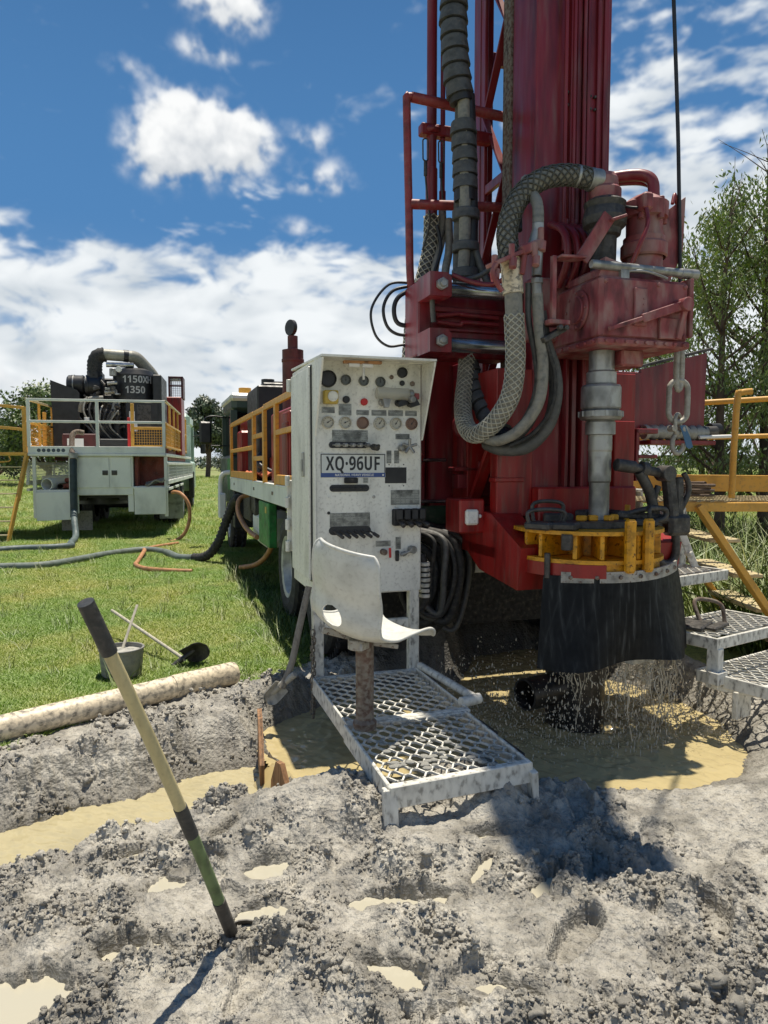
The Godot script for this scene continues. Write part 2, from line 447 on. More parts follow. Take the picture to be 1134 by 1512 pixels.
# cloud heaps: azimuth, elevation (degrees), half width, half height, strength
const PUFFS := [[-14.2, 22.9, 4.3, 2.5, 1.1], [-10.8, 23.2, 2.2, 1.9, 0.8], [-16.8, 21.6, 2.2, 1.8, 0.8], [-15.6, 24.6, 2.2, 1.4, 0.6], [-13.0, 31.0, 3.0, 1.6, 0.62], [-10.5, 30.6, 2.2, 1.3, 0.6], [-16.5, 34.8, 3.4, 1.8, 0.75], [-14.2, 28.4, 1.6, 0.7, 0.5], [-12.0, 27.9, 1.4, 0.6, 0.45], [-5.5, 23.6, 1.9, 1.1, 0.55], [-4.6, 21.4, 2.4, 0.9, 0.5], [-7.0, 17.8, 1.8, 0.7, 0.45], [-8, 37.8, 3, 1.0, 0.5], [-5.0, 20.4, 3.4, 0.6, 0.42], [-19.0, 26.8, 2.2, 0.7, 0.4],
	[-29, 5.6, 6.5, 2.4, 0.6], [-22, 4.0, 4, 1.8, 0.5], [-11, 4.2, 3.2, 1.6, 0.8], [-7.2, 5.6, 2.6, 2.3, 0.95], [-15, 3.2, 4, 1.5, 0.6], [-20, 6.2, 3, 1.8, 0.5], [60, 20, 12, 7, 0.7], [110, 28, 14, 7, 0.8], [165, 24, 15, 8, 0.8], [-60, 30, 12, 6, 0.8], [-110, 22, 14, 7, 0.8], [-150, 33, 12, 7, 0.7]]

func sky_at(d: Vector3) -> Color:
	var el := rad_to_deg(asin(clampf(d.y, -1, 1)))
	var az := rad_to_deg(atan2(d.x, -d.z))
	var t := clampf(el / 60.0, 0.0, 1.0)
	var hor := Vector3(0.34, 0.50, 0.70)
	var mid := Vector3(0.085, 0.235, 0.49)
	var top := Vector3(0.040, 0.118, 0.29)
	var c := hor.lerp(mid, smoothstep(0.0, 0.30, t))
	c = c.lerp(top, smoothstep(0.25, 0.85, t))
	# thin textured layer, thick towards the horizon, reaching higher on the right
	var w := d * 180.0
	var wv := n_b.get_noise_3d(w.x, w.y * 2.0, w.z)
	var q3 := d * 420.0 + Vector3(wv, wv * 0.4, -wv) * 26.0
	var s := n_a.get_noise_3d(q3.x, q3.y * 2.6, q3.z) * 0.55 + n_c.get_noise_3d(q3.x * 2.4, q3.y * 5.0, q3.z * 2.4) * 0.55 + wv * 0.35
	var right := smoothstep(3.0, 16.0, az) * smoothstep(80.0, 40.0, az)
	var edge := 20.0 + 3.0 * wv + 14.0 * right
	var bias := lerpf(-0.75, 0.48, smoothstep(edge + 2.0, edge - 8.0 - 9.0 * right, el))
	var a := smoothstep(-0.30, 0.42, s + bias)
	a = maxf(a, smoothstep(0.25, 0.85, s) * 0.28)
	a = maxf(a, smoothstep(7.0, 1.0, el) * 0.8)
	var w2 := d * 300.0
	var shade := clampf(0.62 + n_b.get_noise_3d(w2.x + 50.0, w2.y * 2.2, w2.z) * 0.9 + s * 0.45, 0.0, 1.0)
	var cl := Vector3(0.56, 0.62, 0.67).lerp(Vector3(0.92, 0.95, 0.96), shade)
	c = c.lerp(cl, a * 0.95)
	# heaped clouds
	var e := 0.0
	var lift := 0.0
	for q in PUFFS:
		var u: float = (az - q[0])
		if absf(u) > q[2] * 2.2: continue
		var h: float = (el - q[1])
		if absf(h) > q[3] * 2.2: continue
		var g: float = exp(-(u * u / (q[2] * q[2]) + h * h / (q[3] * q[3]))) * q[4]
		e += g
		lift += g * h / q[3]
	if e > 0.02:
		var f := n_c.get_noise_2d(az * 20.0, el * 23.0) * 1.0 + n_a.get_noise_2d(az * 8.0 + 80.0, el * 9.0) * 0.5
		var k := smoothstep(0.12, 0.90, e + f * minf(e * 1.3, 0.75)) * (0.7 + 0.3 * smoothstep(0.3, 0.8, e))
		var b := clampf(0.66 + 0.32 * lift / maxf(e, 0.01) + 0.55 * f, 0.0, 1.0)
		var hc := Vector3(0.46, 0.51, 0.57).lerp(Vector3(0.95, 0.96, 0.96), b)
		if el < 10.0: hc = hc.lerp(Vector3(0.66, 0.71, 0.76), 0.35)
		c = c.lerp(hc, k)
	return Color(c.x, c.y, c.z)

func make_sky() -> PanoramaSkyMaterial:
	for q in [[n_a, 3, 4], [n_b, 7, 3], [n_c, 11, 5]]:
		q[0].seed = q[1]; q[0].noise_type = FastNoiseLite.TYPE_SIMPLEX_SMOOTH; q[0].frequency = 0.02; q[0].fractal_octaves = q[2]
	var W := 4096
	var H := 2048
	var low := Image.create(W / 8, H / 8, false, Image.FORMAT_RGBF)
	low.fill(Color(0.16, 0.18, 0.12))
	for y in H / 16:
		for x in W / 8:
			low.set_pixel(x, y, sky_at(dir_of((x + 0.5) / (W / 8), (y + 0.5) / (H / 8))))
	low.resize(W, H, Image.INTERPOLATE_BILINEAR)
	var reach := int(W * 36.0 / 360.0)
	for y in range(int(H * (0.5 - 42.0 / 180.0)), H / 2):
		for k in range(-reach, reach):
			var x := posmod(k, W)
			low.set_pixel(x, y, sky_at(dir_of((x + 0.5) / W, (y + 0.5) / H)))
	var m := PanoramaSkyMaterial.new()
	m.panorama = ImageTexture.create_from_image(low)
	return m

func dir_of(u: float, v: float) -> Vector3:
	var az := u * TAU
	var el := (0.5 - v) * PI
	return Vector3(sin(az) * cos(el), sin(el), -cos(az) * cos(el))

# ---------------------------------------------------------------- ground
const CHANNEL := [[-2.13, -2.84], [-1.59, -2.9], [-1.38, -3.08], [-1.14, -3.2], [-0.93, -3.46], [-0.65, -3.57], [-0.5, -3.44], [-0.43, -3.33], [-0.52, -3.17], [-0.78, -2.97], [-1.11, -2.72], [-1.41, -2.54], [-1.73, -2.29], [-2.6, -1.9], [-3.6, -1.8], [-3.6, -3.0]]
const POOL := [[-0.60, -3.62], [-0.66, -3.92], [-0.4, -4.29], [-0.03, -4.68], [0.51, -4.78], [0.69, -5.43], [1.22, -5.73], [1.5, -4.9], [1.8, -4.5], [1.93, -4.01], [1.88, -3.62], [1.68, -3.31], [1.37, -3.17], [0.96, -3.15], [0.63, -3.17], [0.23, -3.22], [-0.02, -3.1], [-0.39, -3.2], [-0.50, -3.42]]
const GRASS_EDGE := [[-8, -2.6], [-1.95, -3.5], [-1.6, -3.9], [-1.35, -4.4], [-0.95, -4.6], [-0.7, -4.75], [-0.2, -5.9], [0.6, -7.2], [1.7, -6.6], [2.0, -4.95], [2.5, -4.5], [4.5, -4.1], [9, -4.0]]
# milky puddles: centre x, z, half length, half width, turn, level
const PUDDLES := [[-0.72, -2.28, 0.095, 0.042, 1.0, 0.007], [-0.405, -2.37, 0.06, 0.038, 0.6, 0.012], [-0.37, -2.13, 0.075, 0.05, 0.3, 0.007], [-0.72, -1.945, 0.1, 0.045, 0.25, 0.012], [-0.97, -1.77, 0.13, 0.09, 0.4, 0.007], [0.11, -2.19, 0.175, 0.042, 0.03, 0.002], [0.545, -2.27, 0.1, 0.03, 0.9, 0.012], [-0.6, -2.6, 0.075, 0.02, 1.1, 0.002], [0.4, -2.58, 0.09, 0.03, 0.1, 0.012], [-0.6, -2.4, 0.04, 0.02, 0.5, 0.012], [-0.86, -2.5, 0.14, 0.02, 0.5, -0.008], [0.02, -1.86, 0.09, 0.03, -0.4, 0.012], [0.335, -2.36, 0.085, 0.014, 1.1, 0.012], [0.32, -1.8, 0.07, 0.02, -0.3, 0.012]]
# boot prints: centre x, z, turn
const PRINTS := [[0.55, -1.98, 0.9], [0.72, -2.38, 1.15], [0.20, -1.78, 0.7], [0.98, -2.05, 1.3], [1.02, -2.62, 1.0], [-0.35, -1.86, 1.2], [0.80, -2.85, 1.4], [1.3, -2.5, 0.8]]
# heaps: x, z, height, spread x, spread z
const HEAPS := [[-0.26, -2.78, 0.128, 0.297, 0.203], [-0.05, -2.7, 0.085, 0.216, 0.149], [0.42, -2.86, 0.145, 0.135, 0.162], [0.3, -3.02, 0.076, 0.189, 0.135], [-0.12, -2.98, 0.043, 0.27, 0.108], [-0.42, -2.62, 0.068, 0.162, 0.162], [-1.15, -3.42, 0.085, 0.378, 0.189], [-0.84, -3.72, 0.093, 0.27, 0.216], [-1.5, -3.2, 0.076, 0.324, 0.162], [-0.66, -4.05, 0.119, 0.189, 0.216], [-0.5, -4.22, 0.17, 0.162, 0.162], [-1.75, -3.05, 0.06, 0.297, 0.135], [-0.6, -2.45, 0.043, 0.27, 0.135], [-0.75, -2.12, 0.043, 0.27, 0.108], [0.35, -2.0, 0.025, 0.405, 0.27], [0.75, -2.0, 0.051, 0.405, 0.297], [0.1, -2.42, 0.051, 0.203, 0.108], [0.55, -2.75, 0.034, 0.338, 0.27], [0.62, -5.0, 0.297, 0.297, 0.338], [0.3, -5.3, 0.255, 0.405, 0.472], [1.72, -4.75, 0.238, 0.324, 0.351], [2.1, -4.2, 0.102, 0.338, 0.338], [1.0, -5.6, 0.255, 0.405, 0.27], [2.2, -3.6, 0.043, 0.405, 0.405], [-0.95, -1.95, 0.034, 0.27, 0.135], [-0.15, -1.9, 0.03, 0.338, 0.162]]

var sd_w := PackedFloat32Array()
var sd_p := PackedFloat32Array()
var sd_g := PackedFloat32Array()
const SX0 := -8.0
const SZ0 := -9.0
const SN := 0.05
const SW := 321
const SH := 171
var g_big := FastNoiseLite.new()
var g_lump := FastNoiseLite.new()
var g_clod := FastNoiseLite.new()
var g_fine := FastNoiseLite.new()
var g_mask := FastNoiseLite.new()
var g_grain := FastNoiseLite.new()
var g_crack := FastNoiseLite.new()

func sdf(poly: PackedVector2Array, p: Vector2) -> float:
	var best := 1e9
	for i in poly.size():
		var a := poly[i]
		var b := poly[(i + 1) % poly.size()]
		var q := Geometry2D.get_closest_point_to_segment(p, a, b)
		best = minf(best, p.distance_squared_to(q))
	return sqrt(best) * (-1.0 if Geometry2D.is_point_in_polygon(p, poly) else 1.0)

func poly2(a: Array) -> PackedVector2Array:
	return PackedVector2Array(a.map(func(q): return Vector2(q[0], q[1])))

func make_fields() -> void:
	var ch := poly2(CHANNEL)
	var po := poly2(POOL)
	var gr := poly2(GRASS_EDGE + [[9, -60], [-60, -60], [-60, -2.6]])
	for a in [sd_w, sd_p, sd_g]: a.resize(SW * SH)
	for j in SH:
		for i in SW:
			var p := Vector2(SX0 + i * SN, SZ0 + j * SN)
			var k := j * SW + i
			if p.x > -4.2 and p.x < 2.8 and p.y > -6.5 and p.y < -1.2:
				sd_w[k] = sdf(ch, p); sd_p[k] = sdf(po, p)
			else:
				sd_w[k] = 2.0; sd_p[k] = 2.0
			sd_g[k] = sdf(gr, p)
	for q in [[g_big, 2, 1.1, 3], [g_fine, 5, 22.0, 3], [g_mask, 8, 2.2, 3], [g_grain, 9, 38.0, 3], [g_crack, 10, 5.5, 3]]:
		q[0].seed = q[1]; q[0].frequency = q[2]; q[0].fractal_octaves = q[3]; q[0].noise_type = FastNoiseLite.TYPE_SIMPLEX_SMOOTH
	for q in [[g_lump, 3, 7.5], [g_clod, 4, 20.0]]:
		q[0].seed = q[1]; q[0].frequency = q[2]; q[0].noise_type = FastNoiseLite.TYPE_CELLULAR; q[0].fractal_type = FastNoiseLite.FRACTAL_NONE
		q[0].cellular_return_type = FastNoiseLite.RETURN_DISTANCE; q[0].cellular_jitter = 1.0
		q[0].domain_warp_enabled = true; q[0].domain_warp_amplitude = 0.05 if q[2] < 10 else 0.02; q[0].domain_warp_frequency = q[2] * 0.7

func field(a: PackedFloat32Array, x: float, z: float) -> float:
	var u := clampf((x - SX0) / SN, 0.0, SW - 1.01)
	var w := clampf((z - SZ0) / SN, 0.0, SH - 1.01)
	var i := int(u)
	var j := int(w)
	var k := j * SW + i
	u -= i; w -= j
	return lerpf(lerpf(a[k], a[k + 1], u), lerpf(a[k + SW], a[k + SW + 1], u), w)

const POOL_Y := -0.075
const CHANNEL_Y := -0.135

# how crumbly the mud is at a place, 0 smooth to 1 heaped
func crumble(x: float, z: float) -> float:
	var m := clampf(0.62 + g_mask.get_noise_2d(x, z) * 1.3, 0.0, 1.0)
	m *= 1.0 - 0.6 * smoothstep(0.16, 0.02, absf(g_mask.get_noise_2d(x * 0.9 + 90.0, z * 1.3) - 0.08))
	m *= 1.0 - 0.75 * smoothstep(0.85, 1.3, x) * smoothstep(-2.0, -2.6, z)
	return m

func ground_y(x: float, z: float) -> float:
	var g := field(sd_g, x, z) + g_mask.get_noise_2d(x * 2.0, z * 2.0) * 0.12
	var big := g_big.get_noise_2d(x, z)
	var h := big * 0.045
	if g < -0.05:                                     # lawn
		return h * 0.8 + 0.02
	var w := field(sd_w, x, z)
	var p := field(sd_p, x, z)
	var mud := smoothstep(-0.05, 0.2, g)
	var cr := crumble(x, z)
	for q in HEAPS:
		var u: float = (x - q[0]) / q[3]
		var v: float = (z - q[1]) / q[4]
		var dd := u * u + v * v
		if dd < 6.0: h += float(q[2]) * exp(-dd) * mud
	var l1 := g_lump.get_noise_2d(x, z) + 1.0
	var l2 := g_clod.get_noise_2d(x, z) + 1.0
	var lump := 0.5 - l1 * l1 * 1.3
	var mid := 1.0 - absf(g_mask.get_noise_2d(x * 1.5 + 17.0, z * 1.5)) * 2.4
	var clod := 0.5 - l2 * l2 * 1.3
	var crack := 1.0 - absf(g_crack.get_noise_2d(x, z))
	crack = crack * crack * crack
	crack = crack * crack
	var grain := g_grain.get_noise_2d(x, z)
	var fine := g_fine.get_noise_2d(x, z)
	var d := minf(w, p) + fine * 0.02 + big * 0.03
	var near := smoothstep(0.0, 0.16, d)
	var rough := mud * (0.15 + 0.85 * cr) * (0.25 + 0.75 * near)
	h += rough * (mid * 0.028 + (lump * 0.075 + clod * 0.034) * (0.75 + 0.6 * g_mask.get_noise_2d(x * 2.3, z * 2.3 + 60.0)) + fine * 0.016 + grain * 0.009 - crack * 0.026) + (fine * 0.004 + grain * 0.002) * mud
	# boot prints
	for q in PRINTS:
		var bx: float = x - q[0]
		var bz: float = z - q[1]
		if absf(bx) > 0.25 or absf(bz) > 0.25: continue
		var u: float = (bx * cos(q[2]) - bz * sin(q[2])) / 0.145
		var v: float = (bx * sin(q[2]) + bz * cos(q[2])) / (0.047 + 0.012 * sin(u * 2.6 + 0.6))
		var e := sqrt(u * u * u * u + v * v) + grain * 0.12
		if e < 1.5:
			h = lerpf(h * 0.45 - 0.022 + 0.003 * signf(sin(u * 24.0)), h + 0.012 * smoothstep(1.5, 1.1, e), smoothstep(0.82, 1.06, e))
	# puddles
	for q in PUDDLES:
		var dx: float = x - q[0]
		var dz: float = z - q[1]
		if absf(dx) > 0.4 or absf(dz) > 0.4: continue
		var cs := cos(q[4])
		var sn := sin(q[4])
		var e := Vector2((dx * cs - dz * sn) / q[2], (dx * sn + dz * cs) / q[3])
		var l: float = (e.length() - 1.0 + fine * 0.35 + lump * 0.6) * minf(q[2], q[3] * 2.0)
		if l < 0.09:
			var wall: float = q[5] + 0.012 + maxf(h - q[5], 0.0) * 0.75
			h = lerpf(q[5] - 0.02, maxf(wall, h * 0.4), smoothstep(-0.012, 0.035, l))
	# water course
	if d < 0.35:
		var level := POOL_Y if p < w else CHANNEL_Y
		var bed := level - 0.02 - 0.25 * smoothstep(0.0, -0.25, d)
		var shore := lerpf(level + 0.012 + 0.02 * cr, maxf(h, level + 0.02), smoothstep(0.0, 0.2, d))
		h = bed if d < -0.02 else lerpf(bed, shore, smoothstep(-0.02, 0.02, d))
		if d > 0.02: h += rough * clod * 0.01
	return h

func mud_color(x: float, z: float, y: float) -> Color:
	var t := g_mask.get_noise_2d(x * 1.7 + 40.0, z * 1.7)
	var f := g_fine.get_noise_2d(x * 1.6, z * 1.6)
	var c := Vector3(0.355, 0.332, 0.285) * (1.0 + 0.32 * t + 0.2 * f)
	# silt skin round puddles and on the smooth flow
	var band := g_mask.get_noise_2d(x * 0.9 + 90.0, z * 1.3)
	var silt := maxf(smoothstep(0.45, 0.1, crumble(x, z)) * 0.7, smoothstep(0.16, 0.02, absf(band - 0.08)) * 0.55)
	for q in PUDDLES:
		var d: float = Vector2(x - q[0], z - q[1]).length() - q[2]
		if d < 0.15: silt = maxf(silt, 0.95 * smoothstep(0.15, -0.02, d + f * 0.06))
	c = c.lerp(Vector3(0.50, 0.47, 0.40), clampf(silt * (0.7 + 0.5 * t), 0.0, 0.85))
	for q in PUDDLES:
		var dx: float = x - q[0]
		var dz: float = z - q[1]
		if absf(dx) > 0.3 or absf(dz) > 0.3: continue
		var e: float = (Vector2((dx * cos(q[4]) - dz * sin(q[4])) / q[2], (dx * sin(q[4]) + dz * cos(q[4])) / q[3]).length() - 1.0) * q[3]
		c = c.lerp(Vector3(0.2, 0.185, 0.155), 0.6 * smoothstep(0.05, 0.01, e + f * 0.015))
	var wd := minf(field(sd_w, x, z), field(sd_p, x, z))
	c = c.lerp(Vector3(0.17, 0.155, 0.125), smoothstep(0.14, 0.0, wd) * 0.8)
	c = c.lerp(Vector3(0.10, 0.095, 0.085), smoothstep(-4.5, -4.9, z) * smoothstep(2.0, 1.4, x) * smoothstep(-0.3, 0.1, x))  # mud under the truck deck: shade put into its colour
	c = c.lerp(Vector3(0.215, 0.2, 0.17), smoothstep(0.05, 0.6, g_big.get_noise_2d(x * 2.2, z * 2.2 + 9.0)) * 0.75)
	var g := field(sd_g, x, z) + g_mask.get_noise_2d(x * 2.0, z * 2.0) * 0.12
	if g < 0.05: c = c.lerp(grass_color(x, z), smoothstep(0.06, -0.12, g))
	return Color(c.x, c.y, c.z)

func grass_color(x: float, z: float) -> Vector3:
	var t := g_big.get_noise_2d(x * 0.5, z * 0.5)
	var f := g_mask.get_noise_2d(x * 1.3 + 7.0, z * 1.3)
	var c := Vector3(0.21, 0.27, 0.07).lerp(Vector3(0.34, 0.33, 0.13), clampf(0.25 + t * 0.9 + f * 0.5, 0.0, 1.0))
	return c

func grid_sheet(x0: float, x1: float, z0: float, z1: float, step: float, skirt := 0.0, hole := Rect2()) -> MB:
	var b := MB.new()
	var nx := int(round((x1 - x0) / step)) + 1
	var nz := int(round((z1 - z0) / step)) + 1
	var hs := PackedFloat32Array()
	hs.resize(nx * nz)
	for j in nz:
		for i in nx:
			hs[j * nx + i] = ground_y(x0 + i * step, z0 + j * step)
	for j in nz:
		for i in nx:
			var k := j * nx + i
			var l := hs[k - 1] if i > 0 else hs[k]
			var r := hs[k + 1] if i < nx - 1 else hs[k]
			var u := hs[k - nx] if j > 0 else hs[k]
			var d := hs[k + nx] if j < nz - 1 else hs[k]
			var x := x0 + i * step
			var z := z0 + j * step
			b.v.append(Vector3(x, hs[k], z))
			b.n.append(Vector3(l - r, 2.0 * step, u - d).normalized())
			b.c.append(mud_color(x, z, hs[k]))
			b.uv.append(Vector2.ZERO)
	for j in nz - 1:
		for i in nx - 1:
			if hole.size.x > 0 and hole.has_point(Vector2(x0 + (i + 0.5) * step, z0 + (j + 0.5) * step)): continue
			var p := j * nx + i
			b.face(p, p + nx, p + nx + 1); b.face(p, p + nx + 1, p + 1)
	if skirt > 0:
		var rim: Array[int] = []
		for i in nx: rim.append(i)
		for j in range(1, nz): rim.append(j * nx + nx - 1)
		for i in range(nx - 2, -1, -1): rim.append((nz - 1) * nx + i)
		for j in range(nz - 2, 0, -1): rim.append(j * nx)
		for k in rim.size():
			var a := b.v[rim[k]]
			var c := b.v[rim[(k + 1) % rim.size()]]
			b.col = b.c[rim[k]]
			b.quad(a, a - Vector3(0, skirt, 0), c - Vector3(0, skirt, 0), c)
		b.col = Color.WHITE
	return b

func far_y(x: float, z: float) -> float:
	return g_big.get_noise_2d(x, z) * 0.028 + 0.02 + smoothstep(15.0, 70.0, -z) * (0.35 + 0.25 * sin(x * 0.05))

func build_ground() -> void:
	make_fields()
	var mm := mat("mud_ground", Color(1, 1, 1), 0.75, 0.0, "grime", "", Vector3(2.2, 2.2, 2.2))
	mm.heightmap_enabled = true; mm.heightmap_texture = tex.crumb; mm.heightmap_scale = 1.2
	mm.uv1_scale = Vector3(2.6, 2.6, 2.6)
	mm.roughness = 0.62
	mm.roughness_texture = null
	var inner := Rect2(-1.6, -3.4, 3.2, 2.2)
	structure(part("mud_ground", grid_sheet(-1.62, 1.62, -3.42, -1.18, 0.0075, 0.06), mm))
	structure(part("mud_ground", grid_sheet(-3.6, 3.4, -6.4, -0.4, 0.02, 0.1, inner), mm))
	# the paddock: one sheet that gets coarser with distance and leaves out the worked mud
	var xs: Array[float] = []
	var x := -3.6
	while x < 3.41: xs.append(x); x += 0.25
	xs[-1] = 3.4
	var st := 0.3
	x = 3.4
	while x < 700: x += st; st *= 1.18; xs.append(x)
	st = 0.3; x = -3.6
	while x > -700: x -= st; st *= 1.18; xs.push_front(x)
	var zs: Array[float] = []
	x = -0.4
	while x > -6.39: zs.append(x); x -= 0.25
	zs[-1] = -6.4
	st = 0.2; x = -6.4
	while x > -900: x -= st; st *= 1.1; zs.append(x)
	st = 0.3; x = -0.4
	while x < 300: x += st; st *= 1.3; zs.push_front(x)
	var b := MB.new()
	for zz in zs:
		for xx in xs:
			var c := grass_color(xx, zz)
			var y := far_y(xx, zz)
			if zz > -4.0 and zz < 9.0:
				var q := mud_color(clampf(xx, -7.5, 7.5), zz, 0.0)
				if zz > -0.4: q = Color(0.25, 0.24, 0.21)
				var k := smoothstep(9.0, 5.0, absf(xx))
				c = c.lerp(Vector3(q.r, q.g, q.b), k)
			b.col = Color(c.x, c.y, c.z)
			b.vert(Vector3(xx, y, zz), Vector3.UP)
	var w := xs.size()
	for j in zs.size() - 1:
		for i in w - 1:
			var cx := (xs[i] + xs[i + 1]) * 0.5
			var cz := (zs[j] + zs[j + 1]) * 0.5
			if cx > -3.6 and cx < 3.4 and cz > -6.4 and cz < -0.4: continue
			var p := j * w + i
			b.face(p, p + 1, p + w + 1); b.face(p, p + w + 1, p + w)
	var gm := mat("paddock", Color(1, 1, 1), 0.95, 0.0, "blotch", "", Vector3(0.9, 0.9, 0.9), 1.2)
	structure(part("grass_field", b, gm))

func build_water() -> void:
	for q in [["pool_water", POOL, POOL_Y, Color(0.47, 0.385, 0.20)], ["channel_water", CHANNEL, CHANNEL_Y, Color(0.42, 0.365, 0.215)]]:
		var wm := plain(q[0], Color(q[3].r, q[3].g, q[3].b).linear_to_srgb(), 0.07)
		wm.vertex_color_use_as_albedo = true
		wm.metallic_specular = 0.6
		var grow := Geometry2D.offset_polygon(poly2(q[1]), 0.05)[0]
		var box := Rect2(grow[0], Vector2.ZERO)
		for p in grow: box = box.expand(p)
		var st := 0.014
		var nx := int(box.size.x / st) + 2
		var nz := int(box.size.y / st) + 2
		var inside := PackedByteArray()
		inside.resize(nx * nz)
		var b := MB.new()
		for j in nz:
			for i in nx:
				var p := box.position + Vector2(i, j) * st
				inside[j * nx + i] = 1 if Geometry2D.is_point_in_polygon(p, grow) else 0
				var y: float = q[2] + ripple(p, q[2])
				var n := Vector3(ripple(p - Vector2(0.01, 0), q[2]) - ripple(p + Vector2(0.01, 0), q[2]), 0.02, ripple(p - Vector2(0, 0.01), q[2]) - ripple(p + Vector2(0, 0.01), q[2])).normalized()
				var t := 1.0 + 0.16 * g_big.get_noise_2d(p.x * 2.5, p.y * 2.5) + 0.06 * g_mask.get_noise_2d(p.x * 3.0, p.y * 6.0)
				b.col = Color(t, t, t)
				b.vert(Vector3(p.x, y, p.y), n)
		for j in nz - 1:
			for i in nx - 1:
				var p := j * nx + i
				if inside[p] + inside[p + 1] + inside[p + nx] + inside[p + nx + 1] < 2: continue
				b.face(p, p + nx, p + nx + 1); b.face(p, p + nx + 1, p + 1)
		structure(part(q[0], b, wm))
	# milky puddles
	var pm := plain("puddle", lin(0.43, 0.40, 0.31), 0.10)
	for q in PUDDLES:
		var b := MB.new()
		var ce := b.vert(Vector3(q[0], q[5], q[1]), Vector3.UP)
		for k in 28:
			var an := TAU * k / 28
			var e := Vector2(cos(an) * (q[2] + 0.05), sin(an) * (q[3] + 0.05))
			b.vert(Vector3(q[0] + e.x * cos(q[4]) + e.y * sin(q[4]), q[5], q[1] - e.x * sin(q[4]) + e.y * cos(q[4])), Vector3.UP)
		for k in 28: b.face(ce, ce + 1 + (k + 1) % 28, ce + 1 + k)
		structure(part("puddle_water", b, pm))

func ripple(p: Vector2, level: float) -> float:
	if level == POOL_Y:
		var d := p.distance_to(Vector2(1.19, -4.0))
		return 0.014 * sin(d * 34.0 + g_mask.get_noise_2d(p.x, p.y) * 5.0) * exp(-d * 2.2) + 0.010 * g_fine.get_noise_2d(p.x * 0.55, p.y * 0.55) * (0.35 + exp(-d * 1.6)) + 0.004 * g_big.get_noise_2d(p.x * 5.0, p.y * 5.0)
	return 0.0095 * g_fine.get_noise_2d(p.x * 0.25 + p.y * 0.3, p.y * 0.8 - p.x * 0.35)

func build_mud_clods() -> void:
	var rng := RandomNumberGenerator.new()
	rng.seed = 77
	var cn := FastNoiseLite.new()
	cn.seed = 3; cn.frequency = 1.3; cn.fractal_octaves = 3
	var cm := mat("mud_clod", Color(1, 1, 1), 0.85, 0.0, "grime", "", Vector3(9, 9, 9), 0.15)
	for kind in 4:
		var b := lump_mesh(cn, kind)
		var xf: Array[Transform3D] = []
		var cs: Array[Color] = []
		for i in 26000:
			var z := -1.3 - pow(rng.randf(), 1.4) * 3.3
			var x := rng.randf_range(-0.6, 0.6) * (-z + 0.15)
			var cr := crumble(x, z)
			if rng.randf() > -0.42 + 1.4 * cr: continue
			if field(sd_g, x, z) < 0.05 or minf(field(sd_w, x, z), field(sd_p, x, z)) < 0.02: continue
			var s := 0.0020 + 0.0062 * pow(rng.randf(), 2.6)
			if rng.randf() < 0.022: s *= rng.randf_range(1.6, 2.7)
			if z < -2.7: s *= 1.35
			s *= lerpf(0.4, 1.05, cr)
			var y := ground_y(x, z)
			if in_puddle(x, z): continue
			var pr := false
			for q in PRINTS:
				if Vector2(x - q[0], z - q[1]).length() < 0.1 and rng.randf() < 0.75: pr = true
			if pr: continue
			xf.append(Transform3D(Basis.from_euler(Vector3(rng.randf() * 6, rng.randf() * 6, rng.randf() * 6)).scaled(Vector3(s * rng.randf_range(0.8, 1.4), s * rng.randf_range(0.7, 1.1), s)), Vector3(x, y + s * 0.3, z)))
			var t := rng.randf_range(1.15, 1.6)
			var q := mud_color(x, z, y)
			cs.append(Color(q.r * t, q.g * t, q.b * t))
		scatter("mud_crumbs", b, cm, xf, cs)

func in_puddle(x: float, z: float) -> bool:
	for q in PUDDLES:
		var dx: float = x - q[0]
		var dz: float = z - q[1]
		if absf(dx) > 0.3 or absf(dz) > 0.3: continue
		if Vector2((dx * cos(q[4]) - dz * sin(q[4])) / q[2], (dx * sin(q[4]) + dz * cos(q[4])) / q[3]).length() < 1.25: return true
	return false

func lump_mesh(cn: FastNoiseLite, kind: int) -> MB:
	var b := MB.new()
	var R := 7
	var S := 10
	for j in R + 1:
		for i in S + 1:
			var th := PI * j / R
			var ph := TAU * i / S
			var d := Vector3(sin(th) * cos(ph), cos(th), -sin(th) * sin(ph))
			var r := 1.0 + 1.1 * cn.get_noise_3d(d.x * 1.5 + kind * 9.0, d.y * 1.5, d.z * 1.5)
			b.vert(d * r, d)
	for j in R:
		for i in S:
			var p := j * (S + 1) + i
			b.face(p, p + S + 1, p + S + 2); b.face(p, p + S + 2, p + 1)
	# smooth normals from the faces
	var acc := PackedVector3Array()
	acc.resize(b.v.size())
	for k in range(0, b.ix.size(), 3):
		var f := (b.v[b.ix[k + 2]] - b.v[b.ix[k]]).cross(b.v[b.ix[k + 1]] - b.v[b.ix[k]])
		for e in 3: acc[b.ix[k + e]] += f
	for j in R + 1:
		var s := acc[j * (S + 1)] + acc[j * (S + 1) + S]
		acc[j * (S + 1)] = s; acc[j * (S + 1) + S] = s
	for k in acc.size(): b.n[k] = acc[k].normalized() if acc[k].length() > 0 else b.n[k]
	return b

func scatter(called: String, b: MB, m: Material, xf: Array[Transform3D], cs: Array[Color] = [], parent: Node = self) -> MultiMeshInstance3D:
	var mm := MultiMesh.new()
	mm.transform_format = MultiMesh.TRANSFORM_3D
	mm.use_colors = not cs.is_empty()
	mm.mesh = b.mesh()
	mm.instance_count = xf.size()
	for i in xf.size():
		mm.set_instance_transform(i, xf[i])
		if not cs.is_empty(): mm.set_instance_color(i, cs[i])
	var o := MultiMeshInstance3D.new()
	o.name = called
	if parent.has_node(called): o.name = numbered(called, parent)
	o.multimesh = mm
	o.material_override = m
	parent.add_child(o)
	o.set_meta("kind", "stuff")
	return o
